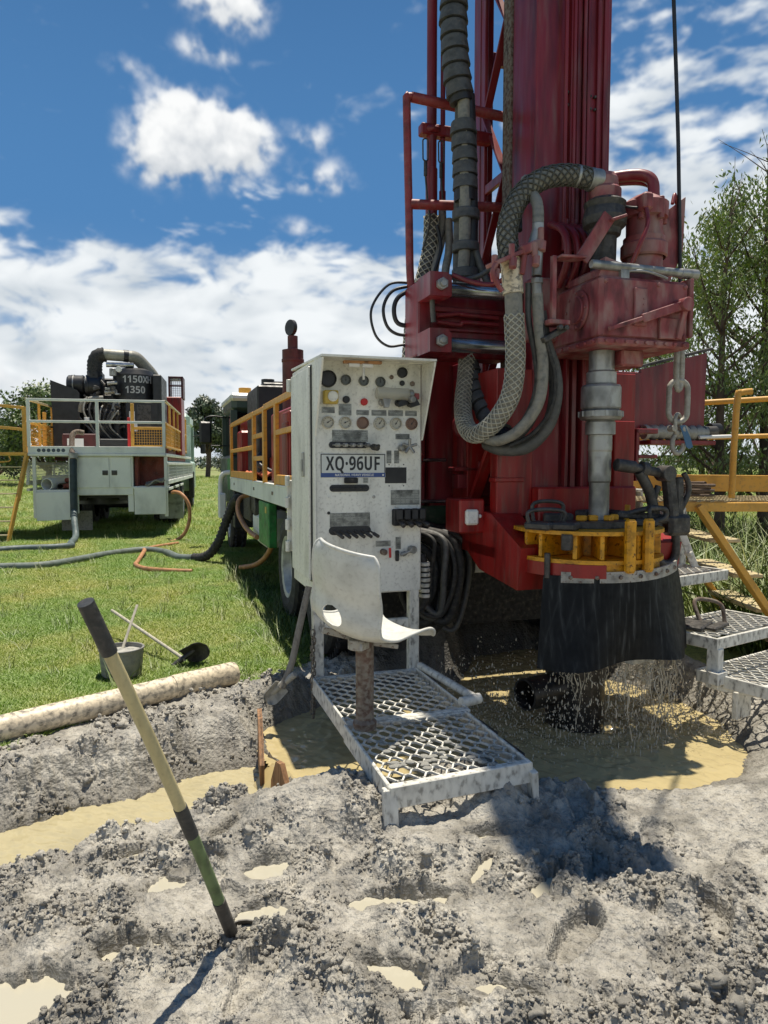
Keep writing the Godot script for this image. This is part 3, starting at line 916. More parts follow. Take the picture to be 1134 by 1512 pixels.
# ---------------------------------------------------------------- the drill rig on its truck; x right, z to the rear, origin over the borehole
func V(x: float, y: float, z: float) -> Vector3:
	return Vector3(x, y, z)

func holder(called: String, parent: Node) -> Node3D:
	var o := Node3D.new()
	o.name = called
	if parent.has_node(called): o.name = numbered(called, parent)
	parent.add_child(o)
	return o

func box_part(called: String, ce: Vector3, s: Vector3, m: String, parent: Node, bev := 0.004, b := Basis()) -> MeshInstance3D:
	var k := MB.new()
	k.box(ce, s, b, bev)
	return part(called, k, M[m], parent)

func bar_part(called: String, a: Vector3, b: Vector3, w: float, h: float, m: String, parent: Node, up := Vector3.UP) -> MeshInstance3D:
	var k := MB.new()
	k.bar(a, b, w, h, up)
	return part(called, k, M[m], parent)

func cyl_part(called: String, a: Vector3, b: Vector3, r: float, m: String, parent: Node, sides := 18) -> MeshInstance3D:
	var k := MB.new()
	k.cyl(a, b, r, sides)
	return part(called, k, M[m], parent)

func hose_part(called: String, pts: Array, r: float, m: String, parent: Node, per := 8, sides := 10) -> MeshInstance3D:
	return part(called, hose(pts, r, per, sides), M[m], parent)

func boxes(called: String, list: Array, m: String, parent: Node) -> void:
	for q in list:
		var b := MB.new()
		b.bx(q[0], q[1])
		part(called, b, M[m], parent)

func build_rig() -> void:
	var r := thing("drill_rig_truck", "large red drill rig truck with tall mast, white control cabinet and orange side rails", "drill rig", V(1.189, 0, -3.967), 17.6)
	rig_mast(r)
	rig_hoses(r)
	rig_head(r)
	rig_table(r)
	rig_cabinet(r)
	rig_platform(r)
	rig_steps(r)
	rig_truck(r)

func rig_mast(r: Node3D) -> void:
	var b := MB.new()
	b.bx(V(-0.24, 0.75, -0.62), V(0.24, 8.15, -0.34), 0.012)
	b.bx(V(-0.243, 0.75, -0.36), V(-0.06, 8.15, -0.322), 0.006)
	b.bx(V(0.10, 0.75, -0.36), V(0.243, 8.15, -0.318), 0.006)
	b.bx(V(-0.243, 8.15, -1.2), V(0.243, 8.4, 0.05), 0.02)
	var mast := part("mast_column", b, M.red, r)
	for q in [[-0.03, 0.02, 0.03], [0.02, 0.03, 0.02], [0.075, 0.02, 0.035], [0.15, 0.022, 0.02], [0.20, 0.03, 0.016]]:
		b = MB.new()
		b.bx(V(q[0] - q[1] * 0.5, 0.75, -0.35), V(q[0] + q[1] * 0.5, 8.1, -0.318 + q[2]), 0.003)
		part("guide_rail", b, M.red, mast)
	for s in [-1.0, 1.0]:
		b = MB.new()
		b.bx(V(s * 0.225, 0.75, -0.72), V(s * 0.252, 8.15, -0.622), 0.004)
		part("wear_strip", b, M.rusty, mast)
	b = MB.new()
	for y in [3.45, 3.52, 5.2, 5.27]:
		for x in [-0.05, 0.1, 0.13]: b.cyl(V(x, y, -0.335), V(x, y, -0.30), 0.008, 6)
	part("bolt_row", b, M.steel_dark, mast).set_meta("kind", "stuff")
	var lat := holder("mast_lattice", r)
	for s in [-1.0, 1.0]:
		b = MB.new()
		b.bx(V(s * 0.15, 0.75, -1.16), V(s * 0.245, 8.15, -1.06))
		part("chord", b, M.red, lat)
		b = MB.new()
		b.bx(V(s * 0.215, 0.75, -1.06), V(s * 0.24, 8.15, -1.0))
		part("chord", b, M.red, lat)
		var y := 0.9
		var up := true
		while y < 7.6:
			b = MB.new()
			var z0 := -1.02 if up else -0.72
			var z1 := -0.72 if up else -1.02
			b.bar(V(s * 0.225, y, z0), V(s * 0.225, y + 0.46, z1), 0.016, 0.05, Vector3.RIGHT)
			part("brace", b, M.red, lat)
			y += 0.46
			up = not up
		for yy in [1.82, 3.2, 4.58, 5.96]:
			b = MB.new()
			b.bx(V(s * 0.205, yy - 0.03, -1.05), V(s * 0.235, yy + 0.03, -0.7))
			part("crossbar", b, M.red, lat)
	for yy in [1.4, 2.75, 4.1, 5.4, 6.8]:
		b = MB.new()
		b.bx(V(-0.2, yy - 0.04, -1.13), V(0.2, yy + 0.04, -1.09))
		part("crossbar", b, M.red, lat)
	b = MB.new()
	b.cyl(V(0.02, 0.8, -0.85), V(0.02, 6.0, -0.85), 0.085, 18)
	b.cyl(V(0.02, 6.0, -0.85), V(0.02, 8.1, -0.85), 0.05, 18)
	part("feed_cylinder", b, M.steel_dark, r)
	# foot of the mast
	b = MB.new()
	b.bx(V(-0.47, 1.55, -0.95), V(-0.243, 1.95, -0.32))
	b.bx(V(-0.47, 1.1, -0.4), V(-0.243, 1.55, -0.31))
	b.bx(V(-0.47, 1.1, -0.95), V(-0.243, 1.55, -0.72))
	b.bar(V(-0.44, 1.14, -0.72), V(-0.44, 1.52, -0.42), 0.03, 0.07, Vector3.RIGHT)
	b.bx(V(-0.485, 1.3, -0.385), V(-0.30, 1.325, -0.296))
	b.bx(V(0.245, 1.1, -0.95), V(0.47, 1.95, -0.33))
	b.bx(V(-0.242, 1.02, -0.55), V(0.42, 1.27, -0.23), 0.01)
	b.bx(V(0.28, 1.1, -0.32), V(0.42, 1.66, -0.26))
	part("mast_foot", b, M.red_clean, r)
	b = MB.new()
	var side := PackedVector2Array([Vector2(0.95, 1.16), Vector2(0.95, 1.04), Vector2(0.45, 0.78), Vector2(-0.02, 0.73), Vector2(-0.06, 0.96), Vector2(0.3, 1.12)])
	for x in [-0.42, 0.42]:
		b.prism(side, 0.18, Transform3D(Basis(V(0, 0, -1), Vector3.UP, V(1, 0, 0)), V(x, 0, 0)))
	b.bx(V(-0.33, 0.76, -0.5), V(0.33, 0.95, -0.2))
	b.bx(V(-0.51, 0.87, -0.8), V(-0.505, 0.93, -0.25), 0.002)
	part("mast_bracket", b, M.red_clean, r)
	b = MB.new()
	b.bx(V(-0.66, 1.0, -0.62), V(-0.5, 1.2, -0.4), 0.01)
	part("lamp_box", b, M.red_clean, r)
	b = MB.new()
	b.bx(V(-0.63, 1.05, -0.405), V(-0.55, 1.14, -0.37), 0.012)
	b.cyl(V(-0.545, 1.1, -0.39), V(-0.53, 1.1, -0.39), 0.012, 8)
	part("work_lamp", b, M.white_panel, r)
	# outrigger leg beside the mast
	b = MB.new()
	b.bx(V(-0.62, 1.05, -1.3), V(-0.36, 2.1, -1.0), 0.01)
	b.bx(V(-0.80, 1.05, -1.25), V(-0.625, 2.1, -1.05), 0.01)
	b.bx(V(-0.46, 1.2, -1.0), V(-0.37, 2.05, -0.9))
	var leg := part("outrigger_leg", b, M.red, r)
	for x in [-0.77, -0.70]:
		b = MB.new()
		b.cyl(V(x, 1.15, -1.0), V(x, 2.08, -1.0), 0.016, 10)
		b.bx(V(x - 0.024, 1.68, -1.03), V(x + 0.024, 1.72, -0.97))
		part("hydraulic_pipe", b, M.red, leg)
	b = MB.new()
	b.cyl(V(-0.70, 1.25, -0.96), V(-0.70, 1.4, -0.96), 0.03, 12)
	b.cyl(V(-0.70, 1.42, -0.96), V(-0.70, 1.47, -0.96), 0.022, 8)
	part("fitting", b, M.red, leg)
	b = MB.new()
	b.torus(Transform3D(Basis(), V(-0.47, 1.645, -0.78)), 0.06, 0.022, 8, 20)
	b.bx(V(-0.50, 1.36, -0.82), V(-0.44, 1.58, -0.74))
	b.bx(V(-0.55, 1.36, -0.84), V(-0.40, 1.385, -0.72))
	b.bx(V(-0.53, 1.25, -0.83), V(-0.43, 1.34, -0.73))
	b.bx(V(-0.40, 1.2, -0.80), V(-0.30, 1.42, -0.70))
	part("jack_cylinder", b, M.red, r)
	# sliding cross member with its two bright rods
	b = MB.new()
	b.bx(V(-0.80, 2.04, -0.80), V(-0.24, 2.46, -0.60), 0.01)
	b.bx(V(-0.86, 2.04, -0.80), V(-0.78, 2.47, -0.56), 0.008)
	for y in [2.09, 2.40]:
		b.prism(PackedVector2Array([Vector2(-0.065, -0.06), Vector2(0.065, -0.06), Vector2(0.065, 0.045), Vector2(0.04, 0.07), Vector2(-0.065, 0.07)]), 0.20, Transform3D(Basis(), V(-0.80, y, -0.46)))
	b.bx(V(-0.80, 2.30, -0.6), V(-0.3, 2.33, -0.575)); b.bx(V(-0.80, 2.19, -0.6), V(-0.3, 2.21, -0.58))
	var cross := part("cross_slide", b, M.red, r)
	for y in [2.09, 2.40]:
		cyl_part("slide_rod", V(-0.74, y, -0.46), V(-0.25, y, -0.46), 0.042, "chrome", cross, 24)
		b = MB.new()
		b.cyl(V(-0.80, y, -0.36), V(-0.80, y, -0.325), 0.034, 6)
		b.cyl(V(-0.80, y, -0.33), V(-0.80, y, -0.31), 0.02, 12)
		part("nut", b, M.steel, cross)
	hose_part("hydraulic_line", [V(-0.74, 2.27, -0.56), V(-0.60, 2.29, -0.555), V(-0.57, 2.285, -0.55), V(-0.35, 2.28, -0.56)], 0.014, "red", cross)
	hose_part("hydraulic_line", [V(-0.74, 2.235, -0.56), V(-0.60, 2.225, -0.555), V(-0.57, 2.24, -0.55), V(-0.35, 2.24, -0.56)], 0.014, "red", cross)
	# guard frame
	b = MB.new()
	b.tube(curve([V(-0.74, 2.38, -0.8), V(-0.80, 2.45, -0.8), V(-0.825, 2.55, -0.8), V(-0.835, 2.95, -0.8), V(-0.85, 3.55, -0.8), V(-0.845, 3.605, -0.8), V(-0.80, 3.61, -0.8)], 6), 0.024, 10)
	b.tube(pv([V(-0.82, 3.61, -0.8), V(-0.2, 3.57, -0.78)]), 0.03, 12)
	b.tube(pv([V(-0.83, 2.98, -0.8), V(-0.2, 3.02, -0.78)]), 0.03, 12)
	part("hose_guard_frame", b, M.red_rail, r)
	# standing pipes
	b = MB.new()
	b.cyl(V(-0.63, 3.25, -0.95), V(-0.63, 5.2, -0.95), 0.032, 14)
	b.cyl(V(-0.63, 2.95, -0.95), V(-0.63, 3.27, -0.95), 0.038, 14)
	part("standing_pipe", b, M.red, r)
	b = MB.new()
	b.cyl(V(-0.555, 3.1, -0.95), V(-0.555, 5.2, -0.95), 0.016, 10)
	b.cyl(V(-0.555, 3.0, -0.95), V(-0.555, 3.14, -0.95), 0.023, 8)
	part("standing_pipe", b, M.red, r)
	for y in [3.5, 4.6]:
		b = MB.new()
		b.bx(V(-0.71, y - 0.035, -0.985), V(-0.22, y + 0.035, -0.915), 0.008)
		b.torus(Transform3D(Basis(V(1, 0, 0), V(0, 0, -1), V(0, 1, 0)), V(-0.63, y, -0.95)), 0.042, 0.02, 6, 14)
		part("pipe_clamp", b, M.red, r)
	for x in [-0.69, -0.585]:
		b = MB.new()
		b.torus(Transform3D(Basis(), V(x, 3.36, -0.9)), 0.018, 0.005, 5, 14, 0.05)
		b.cyl(V(x, 3.2, -0.9), V(x, 3.29, -0.9), 0.012, 8)
		b.tube(curve([V(x, 3.2, -0.9), V(x + 0.015, 3.05, -0.9), V(x + 0.03, 2.92, -0.9), V(x - 0.01, 2.75, -0.92)], 5), 0.006, 6)
		part("wire_sling", b, M.steel_dark, r)
	for x in [-0.075, -0.02, 0.045]:
		b = MB.new()
		b.cyl(V(x, 2.78, -0.285), V(x, 8.1, -0.285), 0.011, 8)
		b.cyl(V(x, 2.62, -0.27), V(x, 2.8, -0.275), 0.02, 8)
		part("hydraulic_pipe", b, M.red, r)

# rubber strip wound over hoses: flared turns with dark gaps, each a piece of its own
func banded(path: PackedVector3Array, r0: float, pitch: float, parent: Node) -> void:
	var core := MB.new()
	core.tube(path, r0 * 0.86, 12)
	part("hose_core", core, M.black, parent)
	var fine := resampled(path, pitch / 8.0)
	var rng := RandomNumberGenerator.new()
	rng.seed = fine.size()
	for k in int((fine.size() - 1) / 8.0):
		var pts := fine.slice(k * 8, k * 8 + 8)
		if pts.size() < 4: continue
		var rad := PackedFloat32Array()
		var sh := V(rng.randfn(), 0, rng.randfn()) * 0.0015
		var fl := rng.randf_range(0.006, 0.014)
		for i in pts.size():
			pts[i] += sh
			rad.append(r0 - 0.004 + fl * (float(i) / pts.size()))
		rad[0] -= 0.003
		var b := MB.new()
		b.tube(pts, r0, 18, true, rad)
		part("rubber_band", b, M.wrap, parent)

func rig_hoses(r: Node3D) -> void:
	# thick bundle wrapped in rubber strip, down the left of the mast
	var bun := holder("wrapped_hose_bundle", r)
	var up := curve([V(-0.42, 5.35, -0.66), V(-0.56, 5.0, -0.66), V(-0.605, 4.1, -0.66), V(-0.59, 3.75, -0.66), V(-0.555, 3.55, -0.66)], 10)
	banded(up, 0.080, 0.082, bun)
	banded(curve([V(-0.545, 3.44, -0.66), V(-0.53, 3.2, -0.66), V(-0.525, 2.98, -0.66)], 6), 0.075, 0.08, bun)
	for q in [[2.87, 2.93, 0.083], [2.68, 2.735, 0.083], [2.52, 2.58, 0.083], [2.42, 2.46, 0.08]]:
		var b := MB.new()
		b.cyl(V(-0.52, q[0], -0.66), V(-0.52, q[1], -0.66), q[2], 18, 0.006)
		part("rubber_band", b, M.wrap, bun)
	hose_part("bundled_hose", [V(-0.55, 3.6, -0.64), V(-0.545, 3.2, -0.63), V(-0.54, 2.7, -0.63), V(-0.56, 2.3, -0.66)], 0.036, "hose_grey", bun)
	hose_part("bundled_hose", [V(-0.51, 3.6, -0.66), V(-0.49, 3.2, -0.66), V(-0.485, 2.7, -0.65), V(-0.49, 2.3, -0.66)], 0.04, "black", bun)
	hose_part("bundled_hose", [V(-0.53, 3.6, -0.7), V(-0.53, 3.0, -0.71), V(-0.53, 2.5, -0.72)], 0.045, "hose_dark", bun)
	hose_part("bundled_hose", [V(-0.48, 2.7, -0.62), V(-0.43, 2.55, -0.6), V(-0.38, 2.44, -0.58)], 0.022, "hose_dark", bun)
	# lower part below the cross member
	banded(curve([V(-0.50, 2.1, -0.68), V(-0.48, 1.9, -0.62), V(-0.46, 1.72, -0.5), V(-0.44, 1.60, -0.36), V(-0.42, 1.54, -0.24)], 8), 0.06, 0.075, bun)
	# gooseneck hose to the swivel
	var path := curve([V(-0.05, 2.915, 0.0), V(-0.2, 2.935, -0.02), V(-0.35, 2.905, -0.03), V(-0.47, 2.82, -0.04), V(-0.545, 2.70, -0.03), V(-0.575, 2.58, -0.01), V(-0.568, 2.46, 0.01)], 10)
	var b := MB.new()
	b.tube(path, 0.048, 14)
	var g := part("gooseneck_hose", b, M.hose_grey, r)
	part("net_sleeve", sleeve(resampled(path, 0.012), 0.052, 7, 0.30, 0.0045), M.net_dark, g)
	b = MB.new()
	b.cyl(V(-0.10, 2.92, -0.005), V(-0.03, 2.915, 0), 0.06, 16); b.cyl(V(-0.17, 2.932, -0.015), V(-0.155, 2.93, -0.012), 0.058, 16)
	part("hose_clamp", b, M.steel, g)
	# thick drop hose with a pale net sleeve: down, round and up behind the cross member
	var drop := curve([V(-0.566, 2.44, 0.01), V(-0.556, 2.33, 0.02), V(-0.545, 2.15, 0.02), V(-0.525, 1.95, 0.0), V(-0.525, 1.78, -0.04), V(-0.56, 1.66, -0.11), V(-0.60, 1.585, -0.21), V(-0.615, 1.575, -0.33), V(-0.605, 1.64, -0.46), V(-0.575, 1.76, -0.56), V(-0.53, 1.93, -0.62), V(-0.50, 2.12, -0.66)], 10)
	b = MB.new()
	b.tube(drop, 0.046, 14)
	var d := part("drop_hose", b, M.hose_grey, r)
	var net := resampled(drop, 0.012).slice(22)
	part("net_sleeve", sleeve(net, 0.049, 8, 0.26, 0.004), M.net, d)
	b = MB.new()
	b.tube(curve([V(-0.567, 2.455, 0.01), V(-0.56, 2.38, 0.017), V(-0.553, 2.28, 0.02)], 6), 0.054, 14, true)
	b.tube(curve([V(-0.553, 2.28, 0.02), V(-0.55, 2.255, 0.02), V(-0.53, 2.23, 0.05)], 3), 0.02, 8, true)
	part("tape_wrap", b, M.pvc, d)
	# clamp with red fittings that holds the hoses
	b = MB.new()
	b.bar(V(-0.70, 2.405, 0.06), V(-0.46, 2.52, 0.03), 0.10, 0.022)
	b.box(V(-0.48, 2.51, 0.04), V(0.13, 0.05, 0.11), Basis(Vector3.BACK, 0.4), 0.008)
	for p in [V(-0.69, 2.38, 0.08), V(-0.60, 2.44, 0.09), V(-0.47, 2.46, 0.09), V(-0.43, 2.54, 0.08)]:
		b.cyl(p, p + V(0, 0.07, 0), 0.016, 8)
		b.cyl(p + V(0, -0.05, 0.01), p + V(0.01, 0.0, 0), 0.022, 6)
	b.tube(curve([V(-0.69, 2.4, 0.1), V(-0.71, 2.36, 0.1), V(-0.68, 2.30, 0.1), V(-0.655, 2.27, 0.1)], 4), 0.013, 7)
	b.cyl(V(-0.515, 2.47, 0.07), V(-0.53, 2.37, 0.07), 0.015, 8)
	part("hose_bracket", b, M.red_dusty, r)
	b = MB.new()
	for p in [[V(-0.47, 2.50, 0.05), V(-0.43, 2.62, 0.05)], [V(-0.44, 2.37, 0.06), V(-0.435, 2.50, 0.06)], [V(-0.435, 2.27, 0.06), V(-0.44, 2.36, 0.06)]]:
		b.cyl(p[0], p[1], 0.027, 10)
	b.cyl(V(-0.43, 2.60, 0.05), V(-0.43, 2.64, 0.05), 0.034, 6); b.cyl(V(-0.437, 2.33, 0.06), V(-0.437, 2.36, 0.06), 0.034, 6)
	part("coupling", b, M.steel, r)
	hose_part("hydraulic_hose", [V(-0.43, 2.62, 0.05), V(-0.42, 2.75, 0.02), V(-0.43, 2.85, -0.06), V(-0.40, 2.93, -0.14)], 0.03, "hose_grey", r)
	# hanging loops right of the drop hose
	for q in [
		[[V(-0.435, 2.28, 0.06), V(-0.42, 2.1, 0.06), V(-0.39, 1.92, 0.05), V(-0.40, 1.73, 0.03), V(-0.47, 1.59, -0.04), V(-0.55, 1.53, -0.14), V(-0.58, 1.56, -0.3)], 0.030, "hose_grey"],
		[[V(-0.47, 2.34, 0.03), V(-0.46, 2.15, 0.02), V(-0.41, 1.98, 0.0), V(-0.385, 1.82, -0.02), V(-0.42, 1.65, -0.08), V(-0.50, 1.55, -0.18), V(-0.54, 1.56, -0.34)], 0.016, "hose_dark"],
		[[V(-0.40, 2.2, 0.02), V(-0.36, 2.05, 0.01), V(-0.30, 1.92, 0.0), V(-0.275, 1.78, -0.01), V(-0.30, 1.62, -0.04), V(-0.39, 1.50, -0.10), V(-0.49, 1.485, -0.2), V(-0.52, 1.52, -0.34)], 0.038, "hose_dark"],
		[[V(-0.42, 2.3, 0.0), V(-0.37, 2.06, -0.02), V(-0.345, 1.85, -0.05), V(-0.36, 1.68, -0.08), V(-0.42, 1.56, -0.14), V(-0.5, 1.53, -0.24), V(-0.53, 1.58, -0.38)], 0.022, "hose_dark"],
		[[V(-0.44, 2.3, 0.05), V(-0.405, 2.08, 0.08), V(-0.33, 1.87, 0.07), V(-0.33, 1.7, 0.04), V(-0.40, 1.57, -0.02), V(-0.5, 1.50, -0.1)], 0.012, "rubber"],
	]:
		hose_part("hydraulic_hose", q[0], q[1], q[2], r)
	# tight row of bent hoses at the head carriage
	for k in 5:
		var x := -0.17 + k * 0.062
		hose_part("carriage_hose", [V(x, 2.76, -0.27), V(x + 0.005, 2.70, -0.16), V(x + 0.012, 2.61, -0.11), V(x + 0.015, 2.50, -0.12), V(x + 0.015, 2.40, -0.20)], 0.021, "red", r, 6)
	# hoses left of the bundle
	var ph := curve([V(-0.63, 2.98, -0.95), V(-0.635, 2.8, -0.95), V(-0.68, 2.6, -0.95), V(-0.745, 2.38, -0.95), V(-0.77, 2.15, -0.95), V(-0.775, 1.9, -0.97)], 8)
	b = MB.new()
	b.tube(ph, 0.042, 12)
	var lo := part("braided_hose", b, M.hose_dark, r)
	part("net_sleeve", sleeve(resampled(ph, 0.014), 0.046, 6, 0.26, 0.004), M.net, lo)
	hose_part("hydraulic_hose", [V(-0.555, 3.02, -0.95), V(-0.56, 2.85, -0.94), V(-0.62, 2.66, -0.9), V(-0.645, 2.5, -0.86), V(-0.65, 2.42, -0.8)], 0.025, "hose_grey", r)
	hose_part("hydraulic_hose", [V(-0.53, 2.95, -0.9), V(-0.545, 2.75, -0.86), V(-0.585, 2.6, -0.82), V(-0.60, 2.44, -0.76)], 0.025, "hose_grey", r)
	hose_part("hydraulic_hose", [V(-0.62, 2.9, -0.88), V(-0.60, 2.75, -0.86), V(-0.66, 2.55, -0.84), V(-0.64, 2.44, -0.76)], 0.011, "black", r)
	hose_part("control_cable", [V(-0.80, 2.5, -0.82), V(-0.93, 2.46, -0.82), V(-0.99, 2.36, -0.82), V(-0.97, 2.25, -0.82), V(-0.90, 2.20, -0.82), V(-0.78, 2.2, -0.82)], 0.010, "black", r)
	hose_part("control_cable", [V(-0.80, 2.48, -0.80), V(-0.90, 2.42, -0.80), V(-0.93, 2.34, -0.80), V(-0.90, 2.26, -0.80), V(-0.78, 2.25, -0.80)], 0.014, "black", r)
	hose_part("control_cable", [V(-0.80, 2.52, -0.84), V(-0.95, 2.5, -0.84), V(-1.06, 2.35, -0.84), V(-1.04, 2.2, -0.84), V(-0.96, 2.13, -0.84), V(-0.86, 2.14, -0.84), V(-0.72, 2.17, -0.84)], 0.008, "black", r)
	hose_part("control_cable", [V(-0.79, 2.22, -0.5), V(-0.80, 2.38, -0.48), V(-0.74, 2.47, -0.46), V(-0.62, 2.46, -0.44), V(-0.51, 2.50, -0.4), V(-0.42, 2.62, -0.34), V(-0.38, 2.78, -0.26), V(-0.41, 2.86, -0.16), V(-0.5, 2.84, -0.06)], 0.015, "hose_dark", r)
	hose_part("control_cable", [V(-0.70, 2.48, -0.44), V(-0.6, 2.44, -0.4), V(-0.49, 2.42, -0.34), V(-0.42, 2.47, -0.24), V(-0.42, 2.53, -0.12)], 0.014, "red", r)
	hose_part("control_cable", [V(-0.41, 2.88, -0.14), V(-0.47, 2.8, -0.08), V(-0.48, 2.7, -0.06), V(-0.50, 2.62, -0.02)], 0.016, "rubber", r)

func rig_head(r: Node3D) -> void:
	# swivel and its elbow
	var b := MB.new()
	b.lathe([Vector2(0.06, 2.36), Vector2(0.062, 2.40), Vector2(0.07, 2.41), Vector2(0.07, 2.47), Vector2(0.064, 2.48), Vector2(0.066, 2.62), Vector2(0.085, 2.63), Vector2(0.09, 2.66), Vector2(0.112, 2.68), Vector2(0.118, 2.72), Vector2(0.105, 2.77), Vector2(0.112, 2.80), Vector2(0.085, 2.82), Vector2(0.0, 2.83)], Transform3D(), 22)
	part("swivel", b, M.steel_dark, r)
	b = MB.new()
	b.lathe([Vector2(0.082, 2.81), Vector2(0.085, 2.82), Vector2(0.085, 2.87), Vector2(0.07, 2.885), Vector2(0.066, 2.93), Vector2(0.05, 2.955), Vector2(0, 2.96)], Transform3D(), 20)
	b.cyl(V(-0.06, 2.915, 0.0), V(0.02, 2.915, 0), 0.052, 16)
	part("swivel_elbow", b, M.red_dusty, r)
	b = MB.new()
	b.bar(V(-0.34, 2.465, 0.09), V(-0.19, 2.47, 0.09), 0.09, 0.014)
	b.bar(V(-0.20, 2.465, 0.10), V(-0.045, 2.70, 0.11), 0.075, 0.014, Vector3.BACK)
	b.bar(V(-0.045, 2.672, 0.10), V(0.045, 2.705, 0.10), 0.08, 0.014)
	b.bx(V(-0.375, 2.13, 0.08), V(-0.35, 2.47, 0.11), 0.003)
	b.bx(V(-0.40, 2.12, 0.03), V(-0.28, 2.145, 0.13), 0.003)
	part("swivel_strap", b, M.red_dusty, r)
	b = MB.new()
	for p in [V(-0.35, 2.12, 0.13), V(-0.315, 2.12, 0.13)]: b.cyl(p + V(0, -0.02, 0), p + V(0, -0.02, 0.03), 0.014, 6)
	b.box(V(-0.36, 2.07, 0.08), V(0.14, 0.03, 0.08), Basis(Vector3.BACK, 0.5))
	part("bracket_bolts", b, M.steel_dark, r)
	# gearbox
	b = MB.new()
	b.bx(V(-0.15, 2.05, -0.32), V(0.40, 2.37, 0.2), 0.018)
	b.bx(V(-0.165, 2.015, -0.32), V(0.405, 2.055, 0.212), 0.01)
	b.bx(V(0.40, 2.08, -0.28), V(0.425, 2.39, 0.205), 0.004)
	b.bx(V(0.06, 1.93, -0.1), V(0.2, 2.02, 0.1), 0.01)
	b.bx(V(-0.30, 2.1, -0.34), V(0.35, 2.45, -0.22), 0.01)
	b.bx(V(-0.13, 2.365, -0.15), V(0.05, 2.42, 0.12), 0.012)
	b.prism(PackedVector2Array([Vector2(-0.14, 2.37), Vector2(0.02, 2.37), Vector2(-0.02, 2.45), Vector2(-0.10, 2.47)]), 0.05, Transform3D(Basis(), V(0.0, 0.0, 0.14)))
	var gb := part("gearbox", b, M.red_dusty, r)
	b = MB.new()
	b.cyl(V(-0.15, 2.225, 0.0), V(-0.166, 2.225, 0.0), 0.105, 26, 0.006)
	b.cyl(V(-0.16, 2.225, 0.0), V(-0.178, 2.225, 0.0), 0.072, 26, 0.004)
	for k in 8:
		var an := TAU * k / 8
		b.cyl(V(-0.16, 2.225 + 0.09 * sin(an), 0.09 * cos(an)), V(-0.174, 2.225 + 0.09 * sin(an), 0.09 * cos(an)), 0.008, 6)
	part("round_cover", b, M.red_dusty, gb)
	b = MB.new()
	for k in 9: b.cyl(V(-0.12 + k * 0.06, 2.035, 0.21), V(-0.12 + k * 0.06, 2.035, 0.224), 0.011, 6)
	for k in 7: b.cyl(V(-0.165, 2.035, -0.28 + k * 0.075), V(-0.178, 2.035, -0.28 + k * 0.075), 0.011, 6)
	for p in [[-0.12, 2.34], [0.37, 2.34], [0.37, 2.08], [0.2, 2.34]]: b.cyl(V(p[0], p[1], 0.195), V(p[0], p[1], 0.21), 0.012, 6)
	part("flange_bolts", b, M.red_dusty, gb).set_meta("kind", "stuff")
	b = MB.new()
	b.bx(V(0.045, 2.12, 0.2), V(0.125, 2.315, 0.216), 0.01)
	for y in [2.23, 2.26, 2.2]: b.cyl(V(0.1, y, 0.21), V(0.1, y, 0.219), 0.005, 6)
	part("cover_plate", b, M.red_dusty, gb)
	b = MB.new()
	b.cyl(V(-0.19, 2.425, 0.17), V(0.40, 2.42, 0.17), 0.023, 14)
	b.cyl(V(0.36, 2.42, 0.17), V(0.47, 2.42, 0.17), 0.027, 14)
	b.bx(V(-0.02, 2.36, 0.14), V(0.03, 2.41, 0.19))
	part("handle_bar", b, M.steel, r)
	hose_part("grease_line", [V(-0.02, 2.40, 0.16), V(0.1, 2.405, 0.2), V(0.2, 2.385, 0.21), V(0.24, 2.37, 0.22)], 0.007, "steel", r)
	b = MB.new()
	b.bar(V(-0.12, 2.09, 0.235), V(0.08, 2.155, 0.245), 0.022, 0.022)
	b.bar(V(0.07, 2.15, 0.243), V(0.32, 2.235, 0.25), 0.025, 0.045)
	b.cyl(V(0.325, 2.235, 0.2), V(0.325, 2.235, 0.285), 0.036, 14)
	b.bx(V(0.20, 2.06, 0.2), V(0.33, 2.17, 0.222)); b.bar(V(0.335, 2.23, 0.25), V(0.31, 2.06, 0.23), 0.02, 0.03)
	part("clamp_lever", b, M.red_dusty, r)
	# hydraulic motor
	b = MB.new()
	var at := Transform3D(Basis(), V(0.255, 0, 0.0))
	b.lathe([Vector2(0.117, 2.36), Vector2(0.117, 2.44), Vector2(0.100, 2.455), Vector2(0.100, 2.56), Vector2(0.111, 2.565), Vector2(0.111, 2.64), Vector2(0.097, 2.645), Vector2(0.097, 2.74), Vector2(0.122, 2.745), Vector2(0.126, 2.82), Vector2(0.100, 2.84), Vector2(0.06, 2.865), Vector2(0, 2.87)], at, 22)
	for k in 6:
		var an := TAU * k / 6 + 0.3
		b.cyl(V(0.255 + 0.108 * cos(an), 2.72, 0.108 * sin(an)), V(0.255 + 0.108 * cos(an), 2.835, 0.108 * sin(an)), 0.017, 8)
	b.bx(V(0.15, 2.75, 0.02), V(0.21, 2.84, 0.14), 0.012)
	part("hydraulic_motor", b, M.red_dusty, r)
	b = MB.new()
	b.prism(PackedVector2Array([Vector2(0.37, 2.78), Vector2(0.535, 2.90), Vector2(0.525, 2.60), Vector2(0.43, 2.40), Vector2(0.33, 2.40), Vector2(0.34, 2.54), Vector2(0.37, 2.62)]), 0.014, Transform3D(Basis(), V(0.0, 0.0, -0.02)))
	b.lathe([Vector2(0.116, 2.53), Vector2(0.124, 2.54), Vector2(0.124, 2.60), Vector2(0.116, 2.61)], at, 22)
	part("motor_guard", b, M.red_dusty, r)
	hose_part("motor_hose", [V(0.02, 2.985, -0.2), V(0.18, 3.01, -0.12), V(0.27, 3.0, -0.05), V(0.31, 2.955, -0.01), V(0.31, 2.86, 0.0)], 0.032, "red", r)
